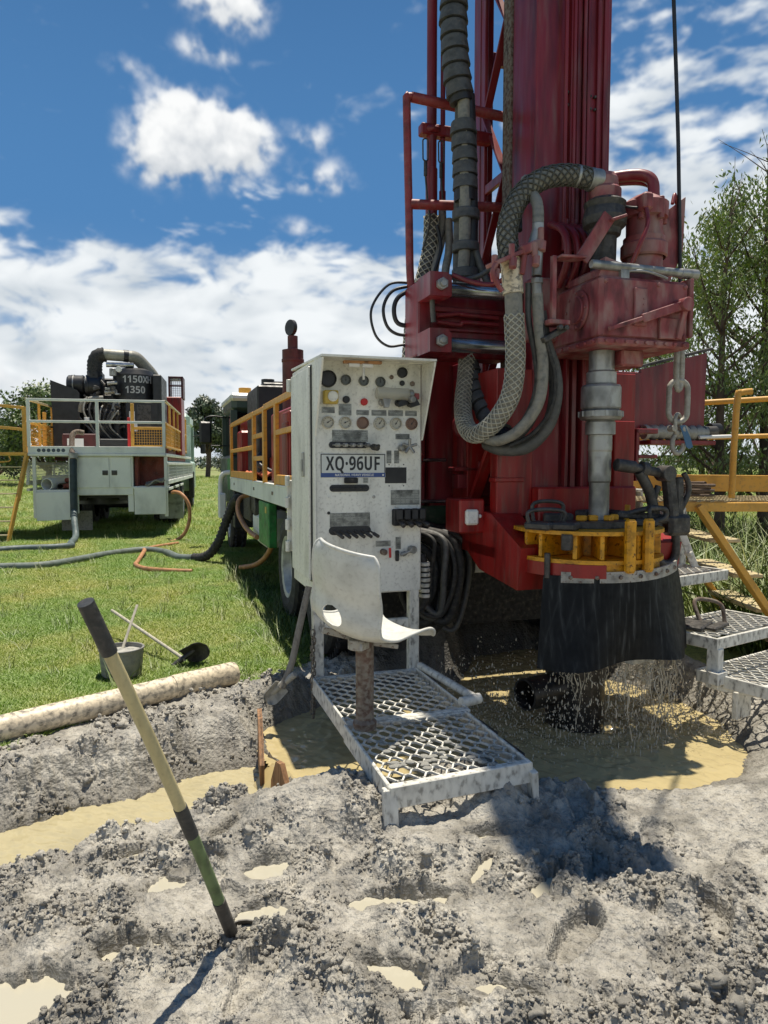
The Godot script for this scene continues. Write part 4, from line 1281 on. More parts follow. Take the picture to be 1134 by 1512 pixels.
	hose_part("motor_hose", [V(0.2, 3.03, -0.25), V(0.34, 3.02, -0.16), V(0.385, 2.97, -0.1), V(0.37, 2.86, -0.06)], 0.026, "red", r)
	hose_part("motor_hose", [V(0.15, 2.77, 0.08), V(0.11, 2.78, 0.05), V(0.07, 2.80, 0.03)], 0.007, "black", r)
	hose_part("motor_hose", [V(0.17, 2.77, 0.12), V(0.155, 2.66, 0.16), V(0.11, 2.55, 0.16), V(0.08, 2.43, 0.12)], 0.012, "red", r)
	hose_part("motor_hose", [V(0.42, 2.84, 0.02), V(0.45, 2.9, 0.0), V(0.48, 2.86, -0.02)], 0.01, "red", r)
	# string below the gearbox
	b = MB.new()
	b.lathe([Vector2(0.0, 1.86), Vector2(0.068, 1.86), Vector2(0.068, 2.03), Vector2(0.09, 2.035), Vector2(0.0, 2.05)], Transform3D(), 22)
	b.lathe([Vector2(0.0, 1.83), Vector2(0.074, 1.83), Vector2(0.08, 1.84), Vector2(0.08, 1.90), Vector2(0.068, 1.91)], Transform3D(), 22)
	b.lathe([Vector2(0.10, 1.70), Vector2(0.107, 1.71), Vector2(0.107, 1.82), Vector2(0.10, 1.832), Vector2(0.06, 1.835)], Transform3D(), 22)
	b.lathe([Vector2(0.07, 1.64), Vector2(0.105, 1.645), Vector2(0.115, 1.66), Vector2(0.115, 1.69), Vector2(0.09, 1.702)], Transform3D(), 22)
	for k in 10:
		var an := TAU * k / 10
		b.box(V(cos(an) * 0.115, 1.675, sin(an) * 0.115), V(0.012, 0.035, 0.02), Basis(Vector3.UP, -an))
	b.lathe([Vector2(0.062, 1.56), Vector2(0.08, 1.565), Vector2(0.08, 1.63), Vector2(0.07, 1.645)], Transform3D(), 22)
	part("spindle", b, M.steel, r)
	b = MB.new()
	b.lathe([Vector2(0.055, 0.33), Vector2(0.055, 1.30), Vector2(0.061, 1.31), Vector2(0.061, 1.47), Vector2(0.064, 1.48), Vector2(0.064, 1.57)], Transform3D(), 20)
	part("drill_rod", b, M.steel, r)
	# red plate and pipe rack at the right of the mast
	b = MB.new()
	b.prism(PackedVector2Array([Vector2(0.70, 1.60), Vector2(1.21, 1.63), Vector2(1.22, 2.15), Vector2(0.70, 2.02)]), 0.03, Transform3D(Basis(), V(0, 0, -0.6)))
	b.bx(V(0.47, 1.5, -0.72), V(0.70, 2.0, -0.58))
	var rp := part("side_plate", b, M.red, r)
	bar_part("top_edge", V(0.68, 2.035, -0.6), V(1.26, 2.18, -0.6), 0.05, 0.02, "steel_dark", rp)
	b = MB.new()
	b.bx(V(0.46, 1.3, -0.5), V(0.48, 1.62, -0.3)); b.bx(V(0.46, 1.59, -0.5), V(0.62, 1.62, -0.3)); b.bx(V(0.60, 1.3, -0.5), V(0.62, 1.62, -0.48)); b.bx(V(0.48, 1.44, -0.5), V(0.62, 1.46, -0.3))
	part("tool_bracket", b, M.red, r)
	b = MB.new()
	b.bx(V(0.72, 1.53, -0.66), V(1.24, 1.56, -0.5))
	part("pipe_rest", b, M.red, r)

func arc_plate(r0: float, r1: float, a0: float, a1: float, y0: float, y1: float, n := 18) -> MB:
	var b := MB.new()
	var poly := PackedVector2Array()
	for k in n + 1:
		var an := lerpf(a0, a1, float(k) / n)
		poly.append(Vector2(cos(an), sin(an)) * r1)
	for k in n + 1:
		var an := lerpf(a1, a0, float(k) / n)
		poly.append(Vector2(cos(an), sin(an)) * r0)
	b.prism(poly, y1 - y0, Transform3D(Basis(V(1, 0, 0), V(0, 0, 1), V(0, -1, 0)), V(0, (y0 + y1) * 0.5, 0)))
	return b

func rig_table(r: Node3D) -> void:
	var t := holder("breakout_table", r)
	t.position.x = -0.075
	var b := arc_plate(0.09, 0.40, -0.35, PI + 0.35, 0.90, 0.92)
	part("lower_plate", b, M.yellow_table, t)
	b = arc_plate(0.09, 0.40, -0.35, PI + 0.35, 1.045, 1.065)
	part("upper_plate", b, M.yellow_table, t)
	for an in [0.12, 0.55, 1.15, 1.42, 1.95, 2.3, 2.8, 3.1]:
		b = MB.new()
		var d := V(cos(an), 0, sin(an))
		b.bar(d * 0.16 + V(0, 0.9825, 0), d * 0.385 + V(0, 0.9825, 0), 0.022, 0.122)
		part("spacer_web", b, M.yellow_table, t)
	b = MB.new()
	b.lathe([Vector2(0.17, 0.921), Vector2(0.17, 1.044)], Transform3D(), 24)
	part("inner_ring", b, M.yellow_table, t)
	for x in [-0.02, 0.095]:
		b = MB.new()
		var z := sqrt(0.41 * 0.41 - x * x)
		b.bx(V(x - 0.027, 0.86, z - 0.02), V(x + 0.027, 1.13, z + 0.025), 0.012)
		part("upright_lug", b, M.yellow_table, t)
	b = arc_plate(0.25, 0.38, 0.4, 2.3, 0.83, 0.899)
	part("yellow_skirt", b, M.yellow_table, t)
	b = arc_plate(0.28, 0.395, 1.9, 3.1, 0.83, 0.898)
	part("red_skirt", b, M.red_clean, t)
	# slip jaws and handles on top
	b = arc_plate(0.085, 0.24, 0.25, PI - 0.25, 1.068, 1.10)
	for p in [[-0.36, 0.14], [-0.27, 0.2], [0.3, 0.12], [0.35, -0.02]]: b.box(V(p[0], 1.085, p[1]), V(0.15, 0.04, 0.12), Basis(Vector3.UP, p[0] * 3.0), 0.01)
	b.box(V(0.1, 1.11, -0.12), V(0.2, 0.07, 0.08), Basis(Vector3.UP, 0.4), 0.01); b.box(V(-0.12, 1.10, -0.1), V(0.16, 0.06, 0.08), Basis(Vector3.UP, -0.4), 0.01)
	b.cyl(V(-0.29, 0.97, 0.27), V(-0.29, 1.05, 0.27), 0.03, 10); b.cyl(V(-0.36, 0.82, 0.2), V(-0.36, 0.95, 0.2), 0.016, 8)
	part("slip_jaws", b, M.steel_dark, t)
	for p in [[V(-0.42, 1.09, 0.12), V(-0.25, 1.09, 0.16), 0.07], [V(-0.3, 1.09, -0.05), V(-0.16, 1.09, 0.0), 0.1], [V(0.30, 1.08, 0.14), V(0.40, 1.08, 0.02), 0.08]]:
		b = MB.new()
		b.tube(curve([p[0], p[0] + V(0, p[2], 0), p[1] + V(0, p[2], 0), p[1]], 5), 0.011, 8)
		part("lifting_handle", b, M.steel_dark, t)
	b = MB.new()
	for p in [[-0.03, 0.1], [0.05, 0.13], [0.12, 0.08], [-0.1, 0.1]]: b.box(V(p[0], 1.115, p[1]), V(0.05, 0.03, 0.04), Basis(Vector3.UP, p[0] * 9.0), 0.005)
	b.bar(V(0.18, 1.08, 0.1), V(0.3, 1.16, -0.05), 0.03, 0.03)
	part("slip_segments", b, M.yellow_table, t)
	# rubber splash mat on its bolted strip
	b = MB.new()
	var g := []
	for j in 15:
		var row := []
		var v := j / 14.0
		for i in 29:
			var u := i / 28.0
			var x := lerpf(-0.45, 0.37, u) + (u - 0.42) * 0.14 * v
			var z := 0.15 + 0.25 * sin(PI * clampf(u * 0.9 + 0.05, 0, 1)) + 0.05 * v * sin(u * 11.0) * v + 0.05 * v
			row.append(V(x, lerpf(0.835, 0.385, v) + 0.03 * u - 0.02 * v * sin(u * 7.0 + 1.0), z))
		g.append(row)
	b.sheet(g, 0.008)
	part("splash_mat", b, M.mat, r)
	for q in [[0.08, 0.24], [0.27, 0.97]]:
		b = MB.new()
		var gg := []
		for j in 2:
			var row := []
			for i in 12:
				var u: float = lerpf(q[0], q[1], i / 11.0)
				row.append(V(lerpf(-0.45, 0.37, u), 0.80 + 0.055 * j + 0.03 * u, 0.157 + 0.25 * sin(PI * clampf(u * 0.9 + 0.05, 0, 1))))
			gg.append(row)
		b.sheet(gg, 0.01)
		part("mat_strip", b, M.rusty_white, r)
	b = MB.new()
	for k in 7:
		var u := 0.12 + k * 0.13
		var p := V(lerpf(-0.45, 0.37, u), 0.828 + 0.03 * u, 0.16 + 0.25 * sin(PI * clampf(u * 0.9 + 0.05, 0, 1)))
		b.cyl(p, p + V(0, 0, 0.014), 0.011, 6)
	part("strip_bolts", b, M.rusty, r).set_meta("kind", "stuff")
	# swinging breakout tong at the right
	var tg := holder("breakout_tong", r)
	tg.position = V(-0.11, 0, 0.17)
	b = MB.new()
	b.cyl(V(0.18, 1.40, -0.12), V(0.30, 1.385, -0.12), 0.035, 12)
	b.cyl(V(0.29, 1.385, -0.12), V(0.52, 1.345, -0.12), 0.026, 12)
	b.cyl(V(0.34, 1.378, -0.12), V(0.38, 1.37, -0.12), 0.042, 12); b.cyl(V(0.5, 1.35, -0.16), V(0.5, 1.35, -0.07), 0.045, 12)
	b.tube(curve([V(0.33, 1.36, -0.12), V(0.40, 1.25, -0.12), V(0.44, 1.12, -0.12), V(0.46, 1.05, -0.12)], 5), 0.03, 8)
	part("tong_arm", b, M.steel_dark, tg)
	b = MB.new()
	b.bar(V(0.52, 1.36, -0.12), V(0.55, 1.10, -0.11), 0.07, 0.06, Vector3.RIGHT, 0.012)
	b.bar(V(0.60, 1.33, -0.12), V(0.60, 1.06, -0.11), 0.03, 0.05, Vector3.RIGHT, 0.01)
	b.box(V(0.58, 1.06, -0.11), V(0.15, 0.12, 0.09), Basis(), 0.02)
	b.tube(curve([V(0.46, 1.28, -0.12), V(0.43, 1.2, -0.12), V(0.42, 1.1, -0.12)], 5), 0.018, 8)
	b.tube(curve([V(0.62, 1.15, -0.12), V(0.665, 1.24, -0.12), V(0.66, 1.3, -0.12), V(0.63, 1.35, -0.12)], 5), 0.016, 8)
	b.tube(curve([V(0.575, 1.02, -0.11), V(0.58, 0.9, -0.11), V(0.55, 0.845, -0.11), V(0.49, 0.845, -0.11), V(0.45, 0.88, -0.11)], 6), 0.024, 10)
	part("tong_jaw", b, M.steel_dark, tg)
	b = MB.new()
	b.box(V(0.35, 1.11, -0.18), V(0.34, 0.05, 0.2), Basis(Vector3.BACK, -0.1), 0.02)
	b.tube(curve([V(0.25, 1.13, -0.1), V(0.36, 1.16, -0.06), V(0.46, 1.15, -0.06), V(0.45, 1.10, -0.06), V(0.33, 1.09, -0.06)], 6), 0.016, 8)
	part("tong_body", b, M.steel_dark, tg)

func gauge(p: Vector2, rad: float, face_mat: String, needle: float, parent: Node) -> void:
	var z := -0.5
	var b := MB.new()
	b.lathe([Vector2(rad * 0.86, 0.012), Vector2(rad * 0.9, 0.018), Vector2(rad, 0.016), Vector2(rad * 1.04, 0.0)], Transform3D(Basis(V(1, 0, 0), V(0, 0, 1), V(0, -1, 0)), V(p.x, p.y, z)), 24)
	b.lathe([Vector2(rad * 0.88, 0.006), Vector2(0.0, 0.006)], Transform3D(Basis(V(1, 0, 0), V(0, 0, 1), V(0, -1, 0)), V(p.x, p.y, z)), 24)
	var o := part("gauge", b, M[face_mat], parent)
	if needle < -50: return
	# marks and needle are drawn as raised ink on the dial, in the same mesh
	b = MB.new()
	for k in 9:
		var an := -0.75 + k * (PI + 1.5) / 8.0
		var d := V(cos(an), sin(an), 0)
		b.bar(V(p.x, p.y, z + 0.008) + d * rad * 0.62, V(p.x, p.y, z + 0.008) + d * rad * 0.78, 0.0014, 0.0014, Vector3.BACK, 0.0)
	var nd := V(cos(needle), sin(needle), 0)
	b.bar(V(p.x, p.y, z + 0.009) - nd * rad * 0.25, V(p.x, p.y, z + 0.009) + nd * rad * 0.6, 0.0026, 0.0016, Vector3.BACK, 0.0)
	b.cyl(V(p.x, p.y, z + 0.007), V(p.x, p.y, z + 0.011), rad * 0.12, 10, 0.0)
	part("gauge_needle", b, M.ink, parent)

func label_plate(x0: float, y0: float, x1: float, y1: float, lines: int, parent: Node, cols := 1, called := "label_plate") -> void:
	var b := MB.new()
	b.bx(V(x0, y0, -0.501), V(x1, y1, -0.4975), 0.0008)
	var o := part(called, b, M.plate_metal, parent)
	var rng := RandomNumberGenerator.new()
	rng.seed = int(absf(x0 * 1000) + absf(y0 * 777))
	b = MB.new()
	var w := (x1 - x0) / cols
	for c in cols:
		for k in lines:
			var y := lerpf(y0, y1, (k + 0.5) / lines)
			var x := x0 + c * w + w * 0.1
			while x < x0 + (c + 1) * w - w * 0.16:
				var l := rng.randf_range(0.004, 0.011)
				if cols == 1 or k % 2 == 0 or rng.randf() < 0.4: b.bx(V(x, y - 0.0022, -0.4978), V(minf(x + l, x0 + (c + 1) * w - w * 0.1), y + 0.0022, -0.4969), 0.0)
				x += l + 0.003
	if cols > 1:
		for c in range(1, cols): b.bx(V(x0 + c * w - 0.0008, y0, -0.4978), V(x0 + c * w + 0.0008, y1, -0.4968), 0.0)
	part("worn_print", b, M.ink_soft, parent).set_meta("kind", "stuff")

func slot(x0: float, y0: float, x1: float, y1: float, parent: Node) -> void:
	var b := MB.new()
	var h := (y1 - y0) * 0.5
	var poly := PackedVector2Array()
	for k in 9: poly.append(Vector2(x1 - h, (y0 + y1) * 0.5) + Vector2.from_angle(-PI / 2 + PI * k / 8) * h)
	for k in 9: poly.append(Vector2(x0 + h, (y0 + y1) * 0.5) + Vector2.from_angle(PI / 2 + PI * k / 8) * h)
	b.prism(poly, 0.006, Transform3D(Basis(), V(0, 0, -0.4985)))
	part("lever_slot", b, M.ink, parent)

func lever(at: Vector3, tip: Vector3, rad: float, knob: String, parent: Node) -> void:
	var b := MB.new()
	b.cyl(at, at.lerp(tip, 0.6), rad * 0.5, 8)
	b.cyl(at.lerp(tip, 0.5), tip, rad, 10, rad * 0.6)
	part("control_lever", b, M[knob], parent)

func text_mesh(s: String, height: float, wide: float, m: Material, at: Transform3D, parent: Node, called := "lettering", font := "Droid Sans", bold := 700) -> MeshInstance3D:
	var f := SystemFont.new()
	f.font_names = PackedStringArray([font])
	f.font_weight = bold
	var t := TextMesh.new()
	t.font = f
	t.text = s
	t.font_size = 64
	t.pixel_size = height / 46.0
	t.depth = 0.0015 / 1.0
	var o := MeshInstance3D.new()
	o.name = called
	if parent.has_node(called): o.name = numbered(called, parent)
	o.mesh = t
	o.material_override = m
	parent.add_child(o)
	o.transform = at * Transform3D(Basis().scaled(Vector3(wide, 1, 1)))
	return o

func rig_cabinet(r: Node3D) -> void:
	var b := MB.new()
	# shell: back, sides, bottom, face and the sloping hood with its two cheeks
	b.bx(V(-1.49, 0.66, -1.17), V(-0.86, 1.985, -0.5), 0.008)
	b.prism(PackedVector2Array([Vector2(-1.496, 0.0), Vector2(-0.85, 0.0), Vector2(-0.85, 0.885), Vector2(-1.496, 0.885)]), 0.012, Transform3D(Basis(V(1, 0, 0), V(0, 0.035, -0.9994), V(0, 0.9994, 0.035)), V(0, 1.972, -0.292)))
	var cheek := PackedVector2Array([Vector2(-0.498, 1.54), Vector2(-0.292, 1.962), Vector2(-0.498, 1.98)])
	for x in [-1.489, -0.858]:
		b.prism(cheek, 0.010, Transform3D(Basis(V(0, 0, 1), Vector3.UP, V(-1, 0, 0)), V(x, 0, 0)))
	b.bx(V(-1.495, 0.69, -0.515), V(-1.485, 1.56, -0.49), 0.003)
	var c := part("control_cabinet", b, M.white_panel, r)
	# side door with hinges and latch
	b = MB.new()
	b.bx(V(-1.510, 0.74, -1.12), V(-1.496, 1.95, -0.58), 0.004)
	part("side_door", b, M.white_panel, c)
	box_part("door_seal", V(-1.4935, 1.345, -0.85), V(0.006, 1.225, 0.552), "black", c, 0.0)
	b = MB.new()
	b.bx(V(-1.518, 1.33, -0.76), V(-1.509, 1.47, -0.70), 0.004)
	b.bx(V(-1.525, 1.36, -0.745), V(-1.517, 1.43, -0.715), 0.003)
	part("door_latch", b, M.steel, c)
	b = MB.new()
	b.bx(V(-1.53, 0.84, -1.19), V(-1.488, 1.30, -1.172), 0.003)
	for y in [0.84, 0.98, 1.12, 1.26]: b.cyl(V(-1.53, y, -1.16), V(-1.53, y + 0.07, -1.16), 0.016, 8)
	b.cyl(V(-1.515, 1.86, -1.16), V(-1.515, 1.94, -1.16), 0.016, 8)
	part("door_hinge", b, M.white_panel, c)
	# gauges
	var needles := [0.6, 0.5, -99.0, 0.9, 1.0, 0.95]
	var xs := [-1.417, -1.318, -1.216, -1.117, -1.019, -0.924]
	for k in 6: gauge(Vector2(xs[k], 1.6345), 0.034, "dial_rusty" if k in [2, 5] else "dial", needles[k], c)
	for q in [[-1.414, 1.874, 0.046, "black"], [-1.314, 1.871, 0.028, "dial_dark"], [-1.210, 1.869, 0.028, "dial_dark"], [-1.112, 1.867, 0.028, "dial_dark"], [-0.981, 1.924, 0.029, "black"]]:
		gauge(Vector2(q[0], q[1]), q[2], q[3], -99.0 if q[3] == "black" else 1.6, c)
	for q in [[-0.982, 1.864, 0.015, "black", 0.014], [-0.920, 1.863, 0.014, "rusty", 0.014], [-1.045, 1.896, 0.012, "rusty", 0.01], [-1.313, 1.762, 0.020, "black", 0.02], [-1.209, 1.752, 0.020, "sign_red", 0.02], [-1.150, 1.216, 0.009, "steel", 0.004], [-1.412, 1.216, 0.009, "white_panel", 0.004], [-1.414, 1.129, 0.009, "black", 0.004], [-1.068, 1.634, 0.007, "white_panel", 0.004], [-1.15, 0.985, 0.009, "white_panel", 0.004]]:
		cyl_part("button", V(q[0], q[1], -0.501), V(q[0], q[1], -0.5 + q[4]), q[2], q[3], c, 16)
	# label plates with worn engraved print
	for q in [[-1.451, 1.686, -1.377, 1.719, 2, 1], [-1.354, 1.675, -1.281, 1.739, 4, 1], [-1.252, 1.679, -1.179, 1.707, 2, 1], [-1.163, 1.677, -1.075, 1.709, 2, 1], [-1.064, 1.677, -0.975, 1.710, 2, 1], [-0.961, 1.679, -0.891, 1.709, 2, 1], [-1.393, 1.529, -1.185, 1.593, 5, 5], [-1.020, 1.545, -0.935, 1.576, 2, 1], [-1.074, 1.407, -1.045, 1.480, 5, 1], [-1.028, 1.407, -0.998, 1.480, 5, 1], [-1.048, 1.168, -0.872, 1.254, 6, 6], [-1.212, 1.296, -1.184, 1.325, 2, 1], [-1.408, 1.045, -1.173, 1.128, 6, 6], [-1.139, 0.930, -1.049, 0.963, 2, 1], [-1.019, 0.911, -0.987, 0.981, 5, 1]]:
		label_plate(q[0], q[1], q[2], q[3], q[4], c, q[5])
	# emergency stop box
	b = MB.new()
	b.bx(V(-1.446, 1.735, -0.5), V(-1.365, 1.809, -0.455), 0.006)
	part("emergency_stop_box", b, M.yellow_bright, c)
	b = MB.new()
	b.torus(Transform3D(Basis(), V(-1.398, 1.775, -0.452)), 0.024, 0.006, 6, 18)
	b.cyl(V(-1.398, 1.775, -0.455), V(-1.398, 1.775, -0.447), 0.022, 16)
	part("stop_guard", b, M.white_panel, c)
	# lever banks
	slot(-1.412, 1.492, -1.187, 1.528, c)
	slot(-1.409, 1.248, -1.178, 1.287, c)
	slot(-1.414, 1.004, -1.169, 1.052, c)
	b = MB.new()
	b.bx(V(-1.40, 1.262, -0.5), V(-1.19, 1.274, -0.489), 0.002)
	for k in 5: b.cyl(V(-1.385 + k * 0.043, 1.268, -0.5), V(-1.385 + k * 0.043, 1.268, -0.484), 0.007, 8)
	part("switch_strip", b, M.black, c)
	for k in 5: lever(V(-1.39 + k * 0.043, 1.51, -0.5), V(-1.365 + k * 0.043, 1.508, -0.44), 0.011, "steel", c)
	lever(V(-1.19, 1.508, -0.5), V(-1.155, 1.492, -0.40), 0.018, "steel_dark", c)
	lever(V(-1.16, 1.50, -0.48), V(-1.13, 1.505, -0.45), 0.010, "black", c)
	for k in 6: lever(V(-1.39 + k * 0.041, 1.03, -0.5), V(-1.35 + k * 0.041, 0.995, -0.42), 0.010, "steel_dark", c)
	b = MB.new()
	b.bx(V(-1.326, 1.295, -0.5), V(-1.25, 1.327, -0.47), 0.005)
	part("switch_block", b, M.rubber, c)
	# valve bank at the right
	b = MB.new()
	b.bx(V(-1.043, 1.05, -0.5), V(-0.852, 1.145, -0.45), 0.006)
	part("valve_bank", b, M.rubber, c)
	for k in 4:
		b = MB.new()
		b.bx(V(-1.035 + k * 0.046, 1.085, -0.45), V(-0.997 + k * 0.046, 1.15, -0.42), 0.006)
		part("valve_block", b, M.black, c)
		lever(V(-1.015 + k * 0.046, 1.075, -0.45), V(-1.0 + k * 0.05, 1.052, -0.40), 0.014, "steel_dark", c)
	# star knob, valves, square hole
	b = MB.new()
	b.cyl(V(-0.965, 1.50, -0.5), V(-0.955, 1.503, -0.44), 0.016, 12)
	for k in 5:
		var an := TAU * k / 5 + 0.3
		b.cyl(V(-0.955, 1.503, -0.445), V(-0.955 + 0.045 * cos(an), 1.503 + 0.045 * sin(an), -0.435), 0.009, 7)
	b.cyl(V(-0.99, 1.495, -0.5), V(-0.985, 1.495, -0.46), 0.02, 10)
	part("star_knob", b, M.steel, c)
	b = MB.new()
	b.bx(V(-1.083, 1.293, -0.502), V(-0.953, 1.384, -0.4985), 0.0)
	part("open_cutout", b, M.black, c)
	for q in [[-1.058, 1.4], [-0.97, 1.4], [-1.058, 1.278], [-0.97, 1.278]]: cyl_part("screw_hole", V(q[0], q[1], -0.501), V(q[0], q[1], -0.498), 0.004, "ink", c, 8)
	for q in [[-1.103, 1.752, "steel"], [-1.005, 1.752, "black"], [-0.935, 1.75, "black"]]:
		b = MB.new()
		var p := V(q[0], q[1], -0.5)
		b.cyl(p, p + V(0, 0, 0.04), 0.022, 12)
		b.prism(PackedVector2Array([Vector2(-0.026, 0.02), Vector2(0.026, 0.02), Vector2(0.012, -0.032), Vector2(-0.012, -0.032)]), 0.03, Transform3D(Basis(Vector3.BACK, 0.0 if q[2] == "steel" else -1.0), p + V(0.012, 0.0, 0.05)))
		part("rotary_handle", b, M[q[2]], c)
	cyl_part("pressure_bottle", V(-1.15, 1.80, -0.452), V(-0.96, 1.795, -0.445), 0.034, "clear_plastic", c, 18)
	b = MB.new()
	b.cyl(V(-0.96, 1.795, -0.445), V(-0.935, 1.794, -0.445), 0.03, 14); b.cyl(V(-0.955, 1.765, -0.43), V(-0.95, 1.765, -0.39), 0.018, 10)
	part("bottle_cap", b, M.steel, c)
	b = MB.new()
	b.bx(V(-0.925, 1.77, -0.47), V(-0.895, 1.805, -0.44), 0.004)
	part("red_tag", b, M.red_dusty, c)
	# lamp under the hood
	b = MB.new()
	b.bar(V(-1.36, 1.952, -0.37), V(-1.145, 1.955, -0.37), 0.03, 0.016)
	part("lamp_bracket", b, M.orange_rusty, c)
	for x in [-1.30, -1.225]: cyl_part("hood_lamp", V(x - 0.03, 1.938, -0.37), V(x + 0.03, 1.938, -0.37), 0.013, "paper", c, 10)
	b = MB.new()
	b.bx(V(-1.252, 1.86, -0.378), V(-1.240, 1.945, -0.364), 0.002)
	part("lamp_stem", b, M.white_muddy, c)
	for q in [[-1.14, 1.04], [-0.98, 0.87]]: bar_part("hood_stiffener", V(q[0], 1.966, -0.40), V(q[0] + 0.11, 1.966, -0.40), 0.01, 0.006, "white_panel", c)
	# small valves low on the right
	b = MB.new()
	b.cyl(V(-1.098, 0.90, -0.5), V(-1.096, 0.90, -0.46), 0.018, 10)
	part("brass_valve", b, M.rusty, c)
	bar_part("valve_handle", V(-1.066, 0.925, -0.46), V(-1.064, 0.868, -0.46), 0.014, 0.008, "sign_red", c, Vector3.BACK)
	b = MB.new()
	b.bx(V(-1.022, 0.842, -0.5), V(-1.0, 0.905, -0.485), 0.006)
	part("toggle_slot", b, M.black, c)
	b = MB.new()
	b.cyl(V(-1.0, 0.878, -0.47), V(-0.93, 0.908, -0.455), 0.008, 8); b.cyl(V(-0.99, 0.88, -0.472), V(-0.965, 0.893, -0.466), 0.014, 8)
	b.cyl(V(-0.926, 0.908, -0.5), V(-0.924, 0.909, -0.45), 0.022, 14)
	part("throttle_handle", b, M.steel, c)
	# number plate
	b = MB.new()
	b.bx(V(-1.461, 1.327, -0.4995), V(-1.081, 1.461, -0.496), 0.0012)
	var np := part("number_plate", b, M.plate_white, c)
	b = MB.new()
	for q in [[-1.459, 1.455, -1.083, 1.4595], [-1.459, 1.352, -1.4545, 1.455], [-1.0875, 1.352, -1.083, 1.455]]: b.bx(V(q[0], q[1], -0.4965), V(q[2], q[3], -0.4945), 0.0005)
	part("plate_border", b, M.ink, c)
	b = MB.new()
	b.bx(V(-1.459, 1.329, -0.4965), V(-1.083, 1.3535, -0.495), 0.0004)
	part("blue_band", b, M.blue_paint, c)
	text_mesh("XQ·96UF", 0.077, 0.74, M.ink, Transform3D(Basis(), V(-1.271, 1.405, -0.4955)), c, "plate_lettering", "Droid Sans", 700)
	text_mesh("NATIONAL HEAVY VEHICLE", 0.0135, 0.95, M.paper, Transform3D(Basis(), V(-1.265, 1.3415, -0.4945)), c, "band_lettering")
	cyl_part("plate_bolt", V(-1.096, 1.341, -0.496), V(-1.096, 1.341, -0.492), 0.006, "paper", c, 8)

# sheet of expanded metal in the plane of x: width along x, length along z, strands across
func expanded(x0: float, x1: float, z0: float, z1: float, y: float, pitch: float, cell: float, th := 0.007) -> MB:
	var b := MB.new()
	var k := 0
	var z := z0
	while z < z1:
		var n := int((x1 - x0) / cell * 2.0)
		for i in n:
			# one half cell: flat, rise, flat, fall
			var xa := x0 + i * cell * 0.5
			var up := (i + k) % 2 == 0
			var za := z if not up else z + pitch
			var zb := z + pitch if not up else z
			var pts := [V(xa, y, za), V(xa + cell * 0.14, y, lerpf(za, zb, 0.08)), V(xa + cell * 0.36, y, lerpf(za, zb, 0.92)), V(xa + cell * 0.5, y, zb)]
			for e in 3:
				if pts[e].z > z1 + 0.01 or pts[e + 1].z > z1 + 0.01: continue
				b.bar(pts[e], pts[e + 1], th, th * 1.3, Vector3.UP, 0.0)
		z += pitch
		k += 1
	return b

